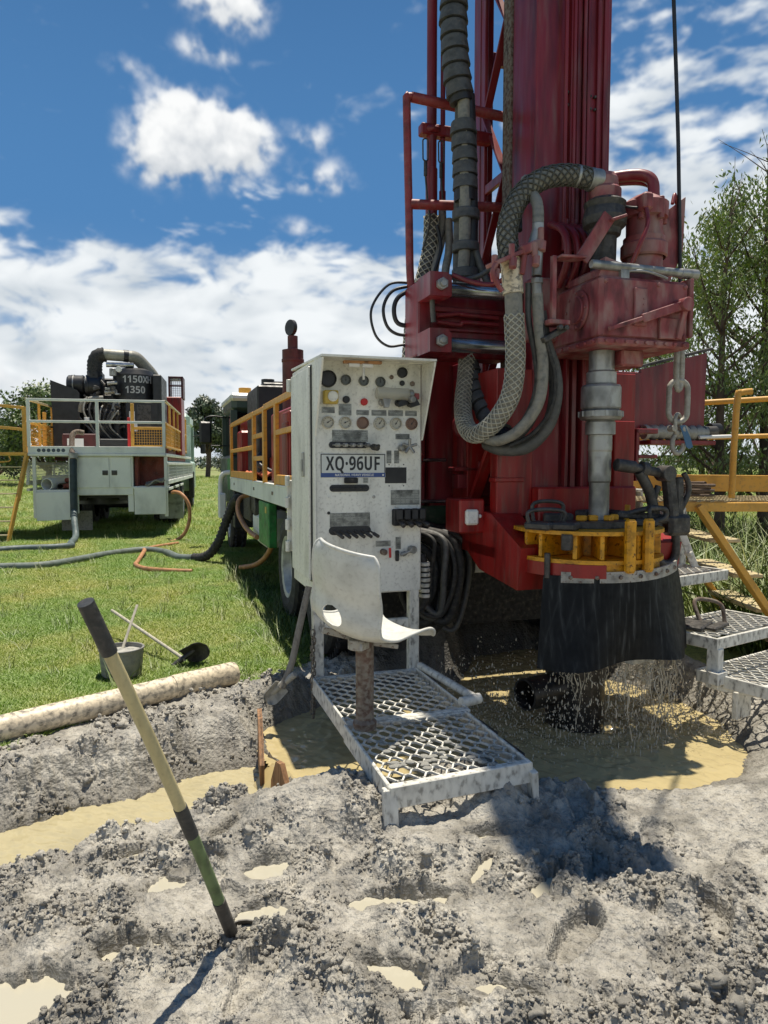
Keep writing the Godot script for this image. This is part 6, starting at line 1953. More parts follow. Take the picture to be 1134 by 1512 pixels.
func build_support_truck() -> void:
	var t := thing("support_truck", "white tray truck with yellow side rails and black air compressor, parked on grass", "truck", V(-5.393, 0, -13.582), 11.6)
	var b := MB.new()
	b.bx(V(-1.22, 1.56, -7.8), V(1.24, 1.62, 0.0), 0.01)
	b.bx(V(-1.2, 1.1, -7.8), V(1.2, 1.18, -0.8), 0.01)
	part("tray_floor", b, M.white_truck, t)
	box_part("fascia", V(0, 1.675, 0.012), V(2.44, 0.13, 0.03), "white_truck", t)
	box_part("fascia", V(0, 1.585, 0.02), V(2.44, 0.045, 0.05), "white_truck", t)
	for k in 6: cyl_part("pictogram_disc", V(-1.03 + k * 0.085, 1.665, 0.026), V(-1.03 + k * 0.085, 1.665, 0.031), 0.034, "dial_sign", t, 14)
	# tool box with two doors
	b = MB.new()
	b.bx(V(-0.53, 0.82, -0.8), V(0.62, 1.56, -0.01), 0.008)
	var tb := part("tool_box", b, M.white_truck, t)
	for q in [[-0.46, 0.19], [0.22, 0.585]]:
		b = MB.new()
		b.bx(V(q[0], 0.96, -0.012), V(q[1], 1.535, 0.008), 0.006)
		var dr := part("door", b, M.white_truck, tb)
	for x in [0.12, 0.285]:
		b = MB.new()
		b.bx(V(x - 0.05, 1.2, 0.006), V(x + 0.05, 1.29, 0.016), 0.004)
		b.bx(V(x - 0.03, 1.225, 0.014), V(x + 0.03, 1.265, 0.024), 0.004)
		part("door_latch", b, M.steel_dark, tb)
	# side bays, red back panel and hanging flaps
	boxes("bay_frame", [[V(-1.16, 0.40, -0.06), V(-1.10, 1.55, 0.0)], [V(1.19, 0.4, -0.06), V(1.25, 1.55, 0.0)], [V(-1.12, 0.88, -0.8), V(-0.53, 0.93, -0.01)], [V(0.62, 0.94, -0.8), V(1.22, 0.985, -0.01)]], "white_truck", t)
	b = MB.new()
	b.bx(V(0.625, 0.99, -0.5), V(1.185, 1.555, -0.47), 0.004)
	b.bx(V(0.64, 0.99, -0.469), V(0.70, 1.555, -0.1), 0.004)
	part("red_panel", b, M.red_dull, t)
	var left := box_part("bay_flap", V(-0.79, 0.645, 0.03), V(0.60, 0.53, 0.015), "white_truck", t)
	left.rotation_degrees.z = 1.5
	box_part("bay_flap", V(0.93, 0.71, 0.03), V(0.58, 0.52, 0.015), "white_truck", t)
	box_part("corner_post", V(-0.44, 0.68, -0.05), V(0.14, 0.4, 0.05), "white_truck", t)
	box_part("corner_post", V(0.57, 0.68, -0.05), V(0.1, 0.36, 0.05), "white_truck", t)
	# rails
	var rr := holder("rear_rail", t)
	for x in [-1.2, 0.0, 1.2]: box_part("rail_post", V(x, 2.17, 0), V(0.055, 0.86, 0.05), "white_truck", rr)
	for y in [2.6, 2.2]: box_part("rail_bar", V(0, y, 0.004), V(2.46, 0.045, 0.045), "white_truck", rr)
	for s in [-1.0, 1.0]:
		var sr := holder("side_rail", t)
		for z in [-0.9, -1.9, -2.9, -3.9, -4.9, -5.6]: box_part("rail_post", V(s * 1.235, 2.15, z), V(0.04, 0.92, 0.05), "yellow", sr)
		for y in [2.61, 2.18, 1.74]: box_part("rail_bar", V(s * 1.235, y, -2.8), V(0.045, 0.04, 5.6), "yellow" if y < 2.5 else "rail_pale", sr)
		wire_panel("wire_mesh", V(s * 1.235, 1.76, -5.6), V(0, 0, 5.6), V(0, 0.4, 0), 70, 5, 0.008, "yellow", sr)
		wire_panel("wire_mesh", V(s * 1.25, 1.08, -7.9), V(0, 0, 7.8), V(0, 0.32, 0), 90, 5, 0.008, "white_truck", sr)
		for y in [1.42, 1.06]: box_part("rail_bar", V(s * 1.25, y, -3.95), V(0.05, 0.05 if y > 1.2 else 0.08, 7.9), "white_truck", sr)
		for z in [-0.05, -2.0, -4.0, -6.0, -7.9]: box_part("rail_post", V(s * 1.25, 1.24, z), V(0.045, 0.32, 0.05), "white_truck", sr)
		for z in [-0.5, -2.0, -3.4]: box_part("fold_step", V(s * 1.255, 0.93, z), V(0.05, 0.05, 0.9), "white_truck", sr)
		box_part("tray_wall", V(s * 1.12, 1.62, -4.2), V(0.03, 0.28, 5.2), "red_dull", sr)
	wire_panel("wire_mesh", V(0.62, 1.78, -0.3), V(0.56, 0, 0), V(0, 0.30, 0), 12, 6, 0.008, "yellow", t)
	b = MB.new()
	b.bx(V(0.56, 1.74, -0.33), V(0.62, 2.58, -0.27)); b.bx(V(0.62, 2.08, -0.33), V(1.2, 2.13, -0.27)); b.bx(V(0.62, 1.74, -0.33), V(1.2, 1.78, -0.27))
	part("yellow_guard", b, M.yellow, t)
	box_part("yellow_post", V(-1.05, 2.1, -5.0), V(0.07, 0.95, 0.07), "yellow", t)
	cyl_part("red_pipe", V(0.44, 1.62, -0.9), V(0.44, 2.35, -0.9), 0.03, "sign_red", t)
	# compressor
	var c := holder("air_compressor", t)
	b = MB.new()
	b.prism(PackedVector2Array([Vector2(-1.13, 1.62), Vector2(-0.62, 1.62), Vector2(-0.62, 2.86), Vector2(-0.68, 2.95), Vector2(-1.18, 3.14)]), 1.2, Transform3D(Basis(), V(0, 0, -2.2)))
	part("cooler_housing", b, M.black, c)
	for q in [[-0.9, -0.55, 3.08, 0.2], [-0.55, -0.2, 3.05, 0.23]]:
		b = MB.new()
		b.cyl(V(q[0], q[2], -1.9), V(q[1], q[2], -1.9), q[3], 22, 0.03)
		for x in [q[0] + 0.08, q[1] - 0.06]: b.cyl(V(x, q[2], -1.9), V(x + 0.02, q[2], -1.9), q[3] + 0.006, 22)
		part("air_filter", b, M.black, c)
	for x in [-0.78, -0.53]:
		b = MB.new()
		b.cyl(V(x, 3.07, -1.9), V(x + 0.025, 3.07, -1.9), 0.222, 22)
		part("filter_strap", b, M.steel, c)
	var el := resampled(curve([V(-0.36, 3.12, -1.9), V(-0.36, 3.42, -1.9), V(-0.345, 3.58, -1.9), V(-0.28, 3.69, -1.9), V(-0.15, 3.73, -1.9)], 8), 0.012)
	var er := PackedFloat32Array()
	for k in el.size(): er.append(0.152 + 0.006 * sin(k * 1.1))
	b = MB.new()
	b.tube(el, 0.15, 18, true, er)
	part("intake_elbow", b, M.rubber, c)
	cyl_part("intake_pipe", V(-0.17, 3.73, -1.9), V(0.40, 3.71, -1.97), 0.12, "pipe_grey", c, 20)
	hose_part("intake_hose", [V(0.37, 3.71, -1.965), V(0.48, 3.68, -2.0), V(0.62, 3.54, -2.1), V(0.78, 3.34, -2.2), V(0.84, 3.15, -2.3)], 0.13, "hose_grey", c, 8, 18)
	cyl_part("charge_pipe", V(-0.1, 3.50, -1.75), V(0.45, 3.50, -1.75), 0.055, "chrome", c, 14)
	cyl_part("white_cap", V(0.18, 3.38, -1.55), V(0.18, 3.38, -1.49), 0.06, "paper", c, 16)
	b = MB.new()
	var rg := RandomNumberGenerator.new()
	rg.seed = 12
	for k in 26:
		var p := V(rg.randf_range(-0.32, 0.2), rg.randf_range(2.0, 3.15), rg.randf_range(-1.7, -1.5))
		if k % 2: b.cyl(p, p + V(rg.randf_range(-0.12, 0.12), rg.randf_range(-0.12, 0.12), 0.06), rg.randf_range(0.015, 0.045), 8)
		else: b.box(p, V(rg.randf_range(0.04, 0.16), rg.randf_range(0.03, 0.12), 0.1), Basis(Vector3.BACK, rg.randf_range(-0.4, 0.4)), 0.006)
	part("engine_fittings", b, M.steel_dark, c).set_meta("kind", "stuff")
	for k in 7: hose_part("engine_hose", [V(-0.45 + k * 0.1, 2.8 - 0.06 * k, -1.5), V(-0.5 + k * 0.11, 2.5, -1.35), V(-0.35 + k * 0.06, 2.2, -1.32), V(-0.2 + 0.08 * k, 1.9, -1.4)], 0.018 + 0.004 * (k % 3), "rubber" if k % 3 else "hose_grey", c, 5, 7)
	for q in [[V(0.22, 3.72, -1.945), V(0.32, 3.715, -1.97)]]:
		cyl_part("pipe_clamp", q[0], q[1], 0.13, "black", c, 20)
	b = MB.new()
	b.lathe([Vector2(0.0, 2.72), Vector2(0.42, 2.72), Vector2(0.43, 2.76), Vector2(0.43, 3.30), Vector2(0.38, 3.40), Vector2(0.25, 3.45), Vector2(0, 3.46)], Transform3D(Basis(), V(0.42, 0, -2.0)), 30)
	part("receiver_hood", b, M.black, c)
	# lettering follows the round of the hood
	for q in [["1150XH", 3.19, 0.145], ["1350", 2.97, 0.145]]:
		var s: String = q[0]
		for i in s.length():
			var an: float = -0.32 + i * 0.245 + (0.12 if s.length() < 5 else 0.0)
			var p := V(0.42 + 0.433 * sin(an), q[1], -2.0 + 0.433 * cos(an))
			text_mesh(s[i], q[2], 0.95, M.paper_grey, Transform3D(Basis(Vector3.UP, an), p), c, "lettering")
	b = MB.new()
	b.cyl(V(-0.1, 2.9, -1.6), V(0.12, 2.92, -1.5), 0.05, 12); b.cyl(V(-0.05, 3.08, -1.5), V(0.15, 3.1, -1.5), 0.035, 10); b.cyl(V(0.05, 3.25, -1.6), V(0.05, 3.4, -1.6), 0.07, 12)
	b.bx(V(-0.1, 2.95, -1.6), V(0.0, 3.0, -1.5)); b.bx(V(0.1, 2.85, -1.55), V(0.2, 2.88, -1.45)); b.cyl(V(0.12, 2.6, -1.6), V(0.18, 2.75, -1.6), 0.03, 8)
	part("valves", b, M.steel, c)
	b = MB.new()
	b.bx(V(-0.2, 1.62, -2.6), V(0.3, 2.9, -1.9), 0.03); b.cyl(V(-0.1, 2.2, -1.8), V(-0.1, 2.7, -1.8), 0.12, 12); b.cyl(V(0.1, 2.0, -1.75), V(0.1, 2.6, -1.75), 0.09, 12); b.bx(V(-0.35, 2.3, -1.9), V(-0.15, 2.5, -1.7), 0.02)
	part("engine_block", b, M.steel_dark, c)
	hose_part("engine_hose", [V(-0.6, 2.5, -1.6), V(-0.55, 2.66, -1.55), V(-0.4, 2.75, -1.55), V(-0.15, 2.78, -1.6)], 0.06, "hose_grey", c)
	hose_part("engine_hose", [V(0.1, 2.7, -1.5), V(0.02, 2.4, -1.45), V(-0.12, 2.15, -1.4), V(-0.22, 2.0, -1.4)], 0.045, "hose_grey", c)
	hose_part("engine_hose", [V(-0.55, 2.35, -1.2), V(-0.3, 2.05, -1.2), V(-0.1, 1.85, -1.2)], 0.02, "black", c)
	cyl_part("white_cap", V(-0.42, 2.3, -1.25), V(-0.42, 2.36, -1.25), 0.05, "paper", c)
	b = MB.new()
	b.bx(V(-0.75, 1.62, -3.2), V(0.9, 3.3, -2.5), 0.03); b.bx(V(-0.6, 1.62, -2.55), V(0.0, 2.6, -2.1), 0.03); b.bx(V(-0.5, 2.5, -2.3), V(-0.22, 3.4, -1.75), 0.06)
	part("engine_housing", b, M.black, c)
	b = MB.new()
	b.bx(V(0.28, 1.62, -2.2), V(0.95, 2.72, -1.58), 0.02)
	part("control_panel", b, M.black, c)
	for q in [[0.36, 2.3, 0.47, 2.52], [0.36, 2.1, 0.52, 2.26], [0.52, 2.2, 0.8, 2.66], [-0.62, 1.72, -0.44, 1.92], [-0.75, 1.78, -0.68, 1.92]]:
		b = MB.new()
		var z := -1.57 if q[0] > 0 else -0.98
		b.bx(V(q[0], q[1], z - 0.006), V(q[2], q[3], z), 0.0)
		part("label_plate", b, M.paper if q[0] != 0.52 else M.steel_dark, c)
	b = MB.new()
	b.bx(V(0.84, 1.62, -2.8), V(1.02, 3.3, -1.6), 0.02)
	part("side_cabinet", b, M.black, c)
	b = MB.new()
	b.bx(V(-0.85, 1.62, -1.5), V(-0.2, 2.02, -1.0), 0.02)
	part("fuel_box", b, M.red_dark, c)
	b = MB.new()
	b.bx(V(-0.15, 1.62, -1.45), V(0.5, 1.92, -1.0), 0.02)
	part("tool_tray", b, M.black, c)
	hose_part("delivery_pipe", [V(-0.28, 2.0, -0.2), V(-0.4, 2.02, -0.2), V(-0.47, 1.96, -0.15), V(-0.47, 1.75, -0.05), V(-0.44, 1.58, 0.06), V(-0.42, 1.45, 0.1)], 0.05, "rusty", c)
	cyl_part("hose_coupling", V(-0.42, 1.52, 0.1), V(-0.42, 1.62, 0.1), 0.08, "steel", c)
	b = MB.new()
	b.bx(V(0.90, 1.62, -4.6), V(1.28, 3.02, -3.6), 0.02)
	part("red_cabinet", b, M.red_clean, t)
	b = MB.new()
	b.bx(V(0.95, 3.02, -4.62), V(0.99, 3.55, -3.98)); b.bx(V(1.25, 3.02, -4.62), V(1.30, 3.55, -3.98)); b.bx(V(0.95, 3.5, -4.62), V(1.30, 3.55, -3.98)); b.bx(V(0.95, 3.3, -4.0), V(1.3, 3.34, -3.97))
	part("cage_frame", b, M.red_dark, t)
	wire_panel("wire_mesh", V(0.97, 3.04, -3.99), V(0.3, 0, 0), V(0, 0.48, 0), 6, 9, 0.008, "paper_grey", t)
	# chassis, wheels, flaps
	b = MB.new()
	b.bx(V(-0.45, 0.7, -9.0), V(-0.3, 1.0, -0.4)); b.bx(V(0.3, 0.7, -9.0), V(0.45, 1.0, -0.4)); b.bx(V(-0.45, 0.75, -0.5), V(0.45, 0.95, -0.4))
	for z in [-3.4, -4.7, -9.6]: b.cyl(V(-1.0, 0.48, z), V(1.0, 0.48, z), 0.09, 12)
	b.cyl(V(-0.1, 0.62, -1.0), V(-0.1, 0.82, -1.0), 0.5, 24)
	part("chassis_frame", b, M.black, t)
	for s in [-1.0, 1.0]:
		for z in [-3.4, -4.7]:
			wheel(t, V(s * 1.08, 0.48, z), s, "rim_white", 0.48)
			wheel(t, V(s * 0.78, 0.48, z), s, "rim_white", 0.48)
		wheel(t, V(s * 1.05, 0.48, -9.6), s, "rim_white", 0.48)
	b = MB.new()
	b.bx(V(-0.78, 0.12, -0.5), V(-0.22, 0.5, -0.48), 0.003)
	part("added_dark_flap", b, M.hose_grey, t)
	b = MB.new()
	b.bx(V(0.84, 0.18, -2.5), V(1.36, 0.75, -2.48), 0.003)
	part("added_dark_flap", b, M.flap_pale, t)
	b = MB.new()
	b.bx(V(-1.2, 0.6, -10.3), V(1.22, 1.5, -8.2), 0.06); b.bx(V(-1.16, 2.55, -10.1), V(1.18, 2.95, -8.25), 0.1)
	for q in [[-1.12, -8.3], [1.14, -8.3], [-1.12, -10.0], [1.14, -10.0]]: b.bx(V(q[0] - 0.06, 1.5, q[1] - 0.06), V(q[0] + 0.06, 2.6, q[1] + 0.06))
	b.bx(V(-1.12, 1.5, -8.32), V(1.12, 2.6, -8.26))
	var cab := part("cab", b, M.cab_green, t)
	b = MB.new()
	b.bx(V(-1.1, 1.5, -10.0), V(1.1, 2.55, -8.4), 0.02)
	part("cab_glass", b, M.glass, cab)
	b = MB.new()
	b.bx(V(1.42, 1.75, -9.7), V(1.58, 2.15, -9.6), 0.04)
	b.tube(curve([V(1.18, 2.3, -9.7), V(1.45, 2.32, -9.66), V(1.5, 2.2, -9.65)], 4), 0.015, 6)
	part("wing_mirror", b, M.black, cab)
	b = MB.new()
	b.bx(V(1.15, 0.4, -8.2), V(1.3, 1.2, -7.9), 0.03)
	part("cab_step", b, M.black, cab)

func build_access_stair() -> void:
	var t := thing("access_stair", "yellow steel stair with rungs and railed landing beside the support truck", "stair", V(-5.393, 0, -13.582), 11.6)
	for x in [-1.24, -2.5]:
		var b := MB.new()
		var k := 0.2 if x > -2 else 0.0
		b.bar(V(x, 1.6, 0.0), V(x - k * 0.5, 0.75, 0.32), 0.05, 0.09)
		b.bar(V(x - k * 0.45, 0.8, 0.34), V(x - k, 0.0, 0.62), 0.04, 0.08)
		part("stringer", b, M.yellow, t)
	for k in 6:
		var f := (k + 1) / 6.6
		var b := MB.new()
		b.bar(V(-1.26 - 0.2 * f, 1.6 * (1.0 - f), 0.62 * f), V(-2.5, 1.6 * (1.0 - f), 0.62 * f), 0.12, 0.022)
		part("tread", b, M.rail_pale, t)
	var b := MB.new()
	b.bx(V(-2.5, 1.58, -1.6), V(-1.24, 1.63, 0.02), 0.005)
	part("landing", b, M.yellow, t)
	for q in [[-1.28, -0.05], [-2.45, -0.05], [-1.28, -1.5]]: box_part("rail_post", V(q[0], 2.04, q[1]), V(0.07, 0.86, 0.06), "yellow", t)
	for y in [2.45, 2.05]:
		b = MB.new()
		b.bar(V(-1.28, y, -0.05), V(-2.45, y + 0.1, -0.05), 0.04, 0.05)
		part("rail_bar", b, M.yellow, t)
	b = MB.new()
	b.tube(curve([V(-1.55, 1.56, 0.0), V(-1.55, 1.46, 0.02), V(-1.95, 1.46, 0.02), V(-1.95, 1.56, 0.0)], 4), 0.012, 6)
	part("grab_loop", b, M.yellow, t)

func build_access_platform() -> void:
	var t := thing("access_platform", "yellow steel walkway with handrail and steep stair beside the drill rig", "platform", V(1.55, 0, -4.75))
	var b := MB.new()
	b.bx(V(-0.35, 1.10, -0.9), V(1.9, 1.15, -0.88)); b.bx(V(0.2, 1.09, -0.012), V(1.9, 1.15, 0.012)); b.bx(V(1.88, 1.10, -0.9), V(1.9, 1.15, 0))
	part("deck_frame", b, M.yellow, t)
	part("expanded_mesh", expanded(-0.3, 1.88, -0.86, -0.03, 1.155, 0.045, 0.09), M.rail_pale, t)
	bar_part("kick_beam", V(-0.5, 1.27, -0.92), V(2.0, 1.245, -0.92), 0.03, 0.13, "yellow", t)
	for q in [[0.97, -0.45], [2.0, -0.3]]:
		b = MB.new()
		b.tube(curve([V(q[0], 1.15, q[1]), V(q[0] + 0.005, 1.5, q[1]), V(q[0] + 0.02, 1.88, q[1]), V(q[0] + 0.045, 1.915, q[1]), V(q[0] + 0.12, 1.925, q[1])], 5), 0.023, 10)
		part("rail_post", b, M.yellow, t)
	cyl_part("rail_bar", V(0.55, 1.86, -0.92), V(2.2, 1.93, -0.44), 0.021, "yellow", t)
	cyl_part("rail_bar", V(0.45, 1.60, -0.92), V(2.2, 1.63, -0.44), 0.018, "yellow", t)
	cyl_part("rail_post", V(-0.2, 1.15, -0.92), V(-0.2, 1.6, -0.92), 0.025, "yellow", t)
	box_part("corner_post", V(1.13, 1.2, 0.02), V(0.055, 0.9, 0.05), "yellow", t)
	b = MB.new()
	b.bar(V(-0.4, 1.53, -0.92), V(0.05, 1.54, -0.92), 0.05, 0.03)
	part("short_beam", b, M.yellow, t)
	for z in [0.02, -0.8]:
		bar_part("stringer", V(0.52, 1.13, z), V(1.32, -0.05, z + 0.05), 0.04, 0.085, "yellow", t, Vector3.BACK)
	for k in 4:
		var f := (k + 1) / 5.0
		b = MB.new()
		b.bx(V(0.52 + 0.8 * f - 0.06, 1.13 - 1.18 * f - 0.012, -0.78), V(0.52 + 0.8 * f + 0.14, 1.13 - 1.18 * f + 0.012, 0.0))
		part("tread", b, M.rail_pale, t)
	for q in [[1.86, -0.88], [1.86, -0.02]]: cyl_part("platform_leg", V(q[0], 0.0, q[1]), V(q[0], 1.1, q[1]), 0.03, "yellow", t)
# ---------------------------------------------------------------- loose things
const RIG_AT := Vector3(1.189, 0, -3.967)
func rig_w(p: Vector3) -> Vector3:
	return RIG_AT + Basis(Vector3.UP, deg_to_rad(17.6)) * p

# link of a chain: stretched ring in the plane of the basis
func chain(called: String, label: String, top: Vector3, n: int, size: float, th: float, m: String, sway := 0.0) -> Node3D:
	var t := thing(called, label, "chain", top)
	var b := MB.new()
	b.torus(Transform3D(), size * 0.5, th, 6, 14, size * 0.42)
	var mesh := b.mesh()
	for k in n:
		var o := MeshInstance3D.new()
		o.name = "link" if k == 0 else "link_%03d" % k
		o.mesh = mesh
		o.material_override = M[m]
		t.add_child(o)
		o.position = V(sway * sin(k * 0.9), -k * (size * 1.42 + size * 0.42 - th * 3.2) * 0.82, 0)
		o.rotation = Vector3(0, (PI / 2 if k % 2 else 0.0) + 0.3 * sin(k * 1.7), 0.1 * sin(k * 2.1))
	return t

func shovel_blade(x: Transform3D, m: Material, parent: Node, called := "blade", len := 0.29, wd := 0.115, socket := true) -> void:
	var g := []
	for j in 13:
		var v := j / 12.0
		var hw := wd * (1.0 if v < 0.62 else sqrt(maxf(0.02, 1.0 - pow((v - 0.62) / 0.4, 2.0))))
		var row := []
		for i in 11:
			var u := i / 5.0 - 1.0
			row.append(x * V(u * hw, -v * len, -0.035 * (1.0 - u * u) * (1.0 - v * 0.4) + 0.02 * v))
		g.append(row)
	var b := MB.new()
	b.sheet(g, 0.004)
	if socket: b.cyl(x * V(0, 0.10, 0.0), x * V(0, -0.08, -0.03), 0.019, 12)
	part(called, b, m, parent)

func build_things() -> void:
	var b: MB
	# shovel standing in the mud, nearest to the camera
	var t := thing("shovel", "long shovel with taped green and bare wooden handle standing upright in foreground mud", "shovel", V(-0.446, 0, -2.04))
	var top := V(-0.207, 1.10, 0.49)
	var at := func(f: float) -> Vector3: return V(0.0, 0.0, 0.0).lerp(top, f) + V(0.012 * sin(f * 3.0), 0, 0)
	var seg := func(f0: float, f1: float, r: float) -> MB:
		var k := MB.new()
		var pts := PackedVector3Array()
		for i in 7: pts.append((at as Callable).call(lerpf(f0, f1, i / 6.0)))
		k.tube(pts, r, 18)
		return k
	part("wooden_handle", seg.call(0.455, 0.90, 0.0158), M.wood_handle, t)
	part("grip_tape", seg.call(0.885, 1.0, 0.0185), M.tape, t)
	part("tape_wrap", seg.call(0.375, 0.465, 0.0178), M.tape, t)
	part("green_handle", seg.call(0.13, 0.39, 0.0165), M.green_handle, t)
	part("socket", seg.call(-0.02, 0.145, 0.0185), M.steel_dark, t)
	var ax := MB.axis(V(0, 0, 0), top)
	shovel_blade(Transform3D(Basis(Vector3.UP, 0.5) * Basis(V(1, 0, 0), 0.5), V(0.02, 0.012, -0.01)), M.steel_dark, t, "blade", 0.22, 0.07, false)
	# shovel leaning on the stand of the cabinet
	t = thing("shovel", "muddy shovel leaning against the left leg of the white control cabinet", "shovel", rig_w(V(-1.70, 0.10, -0.42)))
	var hx := rig_w(V(-1.53, 0.72, -0.50)) - t.position
	b = MB.new()
	b.tube(curve([V(0.0, 0.08, 0), hx * 0.3 + V(0.01, 0.03, 0), hx * 0.65, hx], 6), 0.0185, 12)
	part("handle", b, M.wood_muddy, t)
	shovel_blade(Transform3D(Basis(Vector3.UP, 0.5) * Basis(V(0, 0, 1), -0.75) * Basis(V(1, 0, 0), 0.35), V(0.0, 0.09, 0)), M.clay_pale, t, "blade", 0.12, 0.05)
	# shovel lying behind the pipe
	t = thing("shovel", "shovel with grey blade lying on the grass, handle on the flat stick by the pail", "shovel", V(-1.31, 0.03, -4.83))
	b = MB.new()
	b.tube(pv([V(-0.05, 0.04, 0.0), V(-0.45, 0.12, -0.42), V(-0.86, 0.21, -0.83)]), 0.012, 12)
	part("handle", b, M.wood_pale, t)
	shovel_blade(Transform3D(Basis(V(-0.37, 0.76, 0.53), V(-0.85, -0.5, 0.15), V(0.38, -0.40, 0.84)).orthonormalized(), V(-0.05, 0.045, 0.0)), M.steel_dark, t, "blade", 0.17, 0.085)
	# pail with grey slurry and the flat stick in it
	t = thing("pail", "round grey pail full of dried slurry on the grass behind the pipe", "pail", V(-1.715, 0.03, -4.62))
	b = MB.new()
	b.lathe([Vector2(0.0, 0.0), Vector2(0.118, 0.0), Vector2(0.125, 0.01), Vector2(0.138, 0.165), Vector2(0.144, 0.17), Vector2(0.144, 0.18), Vector2(0.132, 0.18), Vector2(0.128, 0.13)], Transform3D(), 28)
	part("pail_wall", b, M.pail_grey, t)
	b = MB.new()
	b.lathe([Vector2(0.133, 0.152), Vector2(0.06, 0.160), Vector2(0.0, 0.158)], Transform3D(), 24)
	part("slurry", b, M.clay_pale, t)
	t = thing("flat_stick", "pale flat wooden stick standing up out of the grey pail", "stick", V(-1.73, 0.17, -4.66))
	b = MB.new()
	b.bar(V(0, 0.0, 0), V(0.035, 0.27, -0.22), 0.018, 0.008, Vector3.BACK)
	part("stick", b, M.wood_pale, t)
	# long cream pipe along the edge of the mud
	t = thing("drain_pipe", "long cream plastic pipe splashed with mud, lying between grass and mud", "pipe", V(-0.955, 0.075, -4.5))
	var e := V(-2.35, 0.0, 2.35)
	b = MB.new()
	b.pipe(e, V(0, 0, 0), 0.068, 0.059, 32)
	part("pipe_wall", b, M.pvc, t)
	b = MB.new()
	b.pipe(e * 0.13, e * 0.004, 0.0725, 0.060, 32)
	part("pipe_socket", b, M.pvc, t)
	# weir boards between pool and channel
	t = thing("weir_board", "weathered plank on edge in the mud, left of the water spilling out", "board", V(-0.60, -0.12, -3.42), 12)
	b = MB.new()
	b.prism(PackedVector2Array([Vector2(-0.18, 0.0), Vector2(0.11, 0.0), Vector2(0.115, 0.10), Vector2(-0.06, 0.265), Vector2(-0.17, 0.28)]), 0.022, Transform3D(Basis(V(0, 0, 1), V(0, 1, 0), V(-1, 0, 0)), Vector3.ZERO))
	part("plank", b, M.wood, t)
	t = thing("weir_board", "short wet wooden board right of the water spilling out", "board", V(-0.475, -0.14, -3.19), -38)
	b = MB.new()
	b.prism(PackedVector2Array([Vector2(-0.085, 0.0), Vector2(0.09, 0.0), Vector2(0.085, 0.11), Vector2(0.03, 0.19), Vector2(-0.02, 0.185), Vector2(-0.075, 0.08)]), 0.024, Transform3D(Basis(V(0.94, 0, 0.34), V(0, 1, 0), V(-0.34, 0, 0.94)), Vector3.ZERO))
	part("plank", b, M.wood, t)
	# water tongue that spills into the channel
	b = MB.new()
	var g := []
	for j in 12:
		var v := j / 11.0
		var row := []
		for i in 9:
			var u := i / 8.0 - 0.5
			var p := V(-0.47, POOL_Y + 0.008, -3.36).lerp(V(-0.585, CHANNEL_Y - 0.005, -3.22), v)
			var drop := (POOL_Y - CHANNEL_Y + 0.045) * pow(v, 1.6)
			p.y = POOL_Y + 0.008 - drop - 0.02 * u * u + 0.006 * sin(u * 17.0 + v * 4.0) + 0.003 * sin(u * 41.0)
			row.append(p + V(0.10, 0, 0.13) * u * (1.75 - 0.4 * v))
		g.append(row)
	b.col = Color(0.82, 0.8, 0.76)
	b.sheet(g, 0.004)
	structure(part("spilling_water", b, M.pool_water))
	# conductor casing in the pool
	t = thing("conductor_casing", "black casing pipe with a side outlet standing in the muddy pool under the mat", "casing", rig_w(V(-0.045, 0, -0.14)), 17.6)
	b = MB.new()
	b.pipe(V(-0.03, -0.4, 0.05), V(-0.03, 0.30, 0.05), 0.165, 0.15, 32)
	part("casing_wall", b, M.casing, t)
	b = MB.new()
	b.pipe(V(-0.14, 0.15, 0.08), V(-0.40, 0.15, 0.14), 0.088, 0.076, 26)
	part("side_outlet", b, M.casing, t)
	# hoisting line with its ring and hook
	t = thing("hoist_line", "black wire rope hanging from the mast with a muddy ring, hook and blue rag", "hoist", rig_w(V(0.51, 1.5, 0.02)), 17.6)
	b = MB.new()
	b.tube(curve([V(-0.43, 6.65, -0.02), V(-0.10, 2.43, -0.02), V(-0.03, 1.39, -0.02), V(0.0, 0.68, -0.02)], 8), 0.0105, 8)
	part("wire_rope", b, M.black, t)
	b = MB.new()
	b.cyl(V(0, 0.58, -0.02), V(0, 0.66, -0.02), 0.032, 10)
	b.tube(curve([V(0.014, 0.58, -0.02), V(0.018, 0.45, -0.02), V(0.014, 0.35, -0.02), V(0.0, 0.325, -0.02), V(-0.014, 0.35, -0.02), V(-0.018, 0.45, -0.02), V(-0.014, 0.58, -0.02)], 5), 0.017, 8)
	part("shank_link", b, M.steel_muddy, t)
	b = MB.new()
	b.torus(Transform3D(Basis(Vector3.UP, -0.2), V(0, 0.26, -0.02)), 0.056, 0.0165, 8, 26, 0.062)
	part("oval_ring", b, M.steel_muddy, t)
	b = MB.new()
	b.torus(Transform3D(Basis(Vector3.UP, 0.5), V(0, 0.13, -0.02)), 0.036, 0.012, 8, 20, 0.02)
	for x in [-0.036, 0.036]: b.cyl(V(x, 0.105, -0.045), V(x, 0.105, 0.005), 0.019, 10)
	b.tube(curve([V(0.0, 0.09, -0.02), V(-0.03, 0.04, -0.02), V(-0.025, -0.02, -0.02), V(0.01, -0.035, -0.02), V(0.04, -0.01, -0.02), V(0.045, 0.02, -0.02)], 5), 0.014, 8)
	part("hook", b, M.steel_muddy, t)
	b = MB.new()
	b.sheet([[V(0.0, 0.12, 0.0), V(0.03, 0.125, 0.004), V(0.045, 0.10, 0.0)], [V(0.02, 0.06, 0.008), V(0.045, 0.055, 0.0), V(0.07, 0.05, 0.008)], [V(0.04, 0.0, 0.01), V(0.065, -0.01, 0.004), V(0.085, 0.0, 0.01)]], 0.004)
	part("blue_rag", b, M.cloth_blue, t)
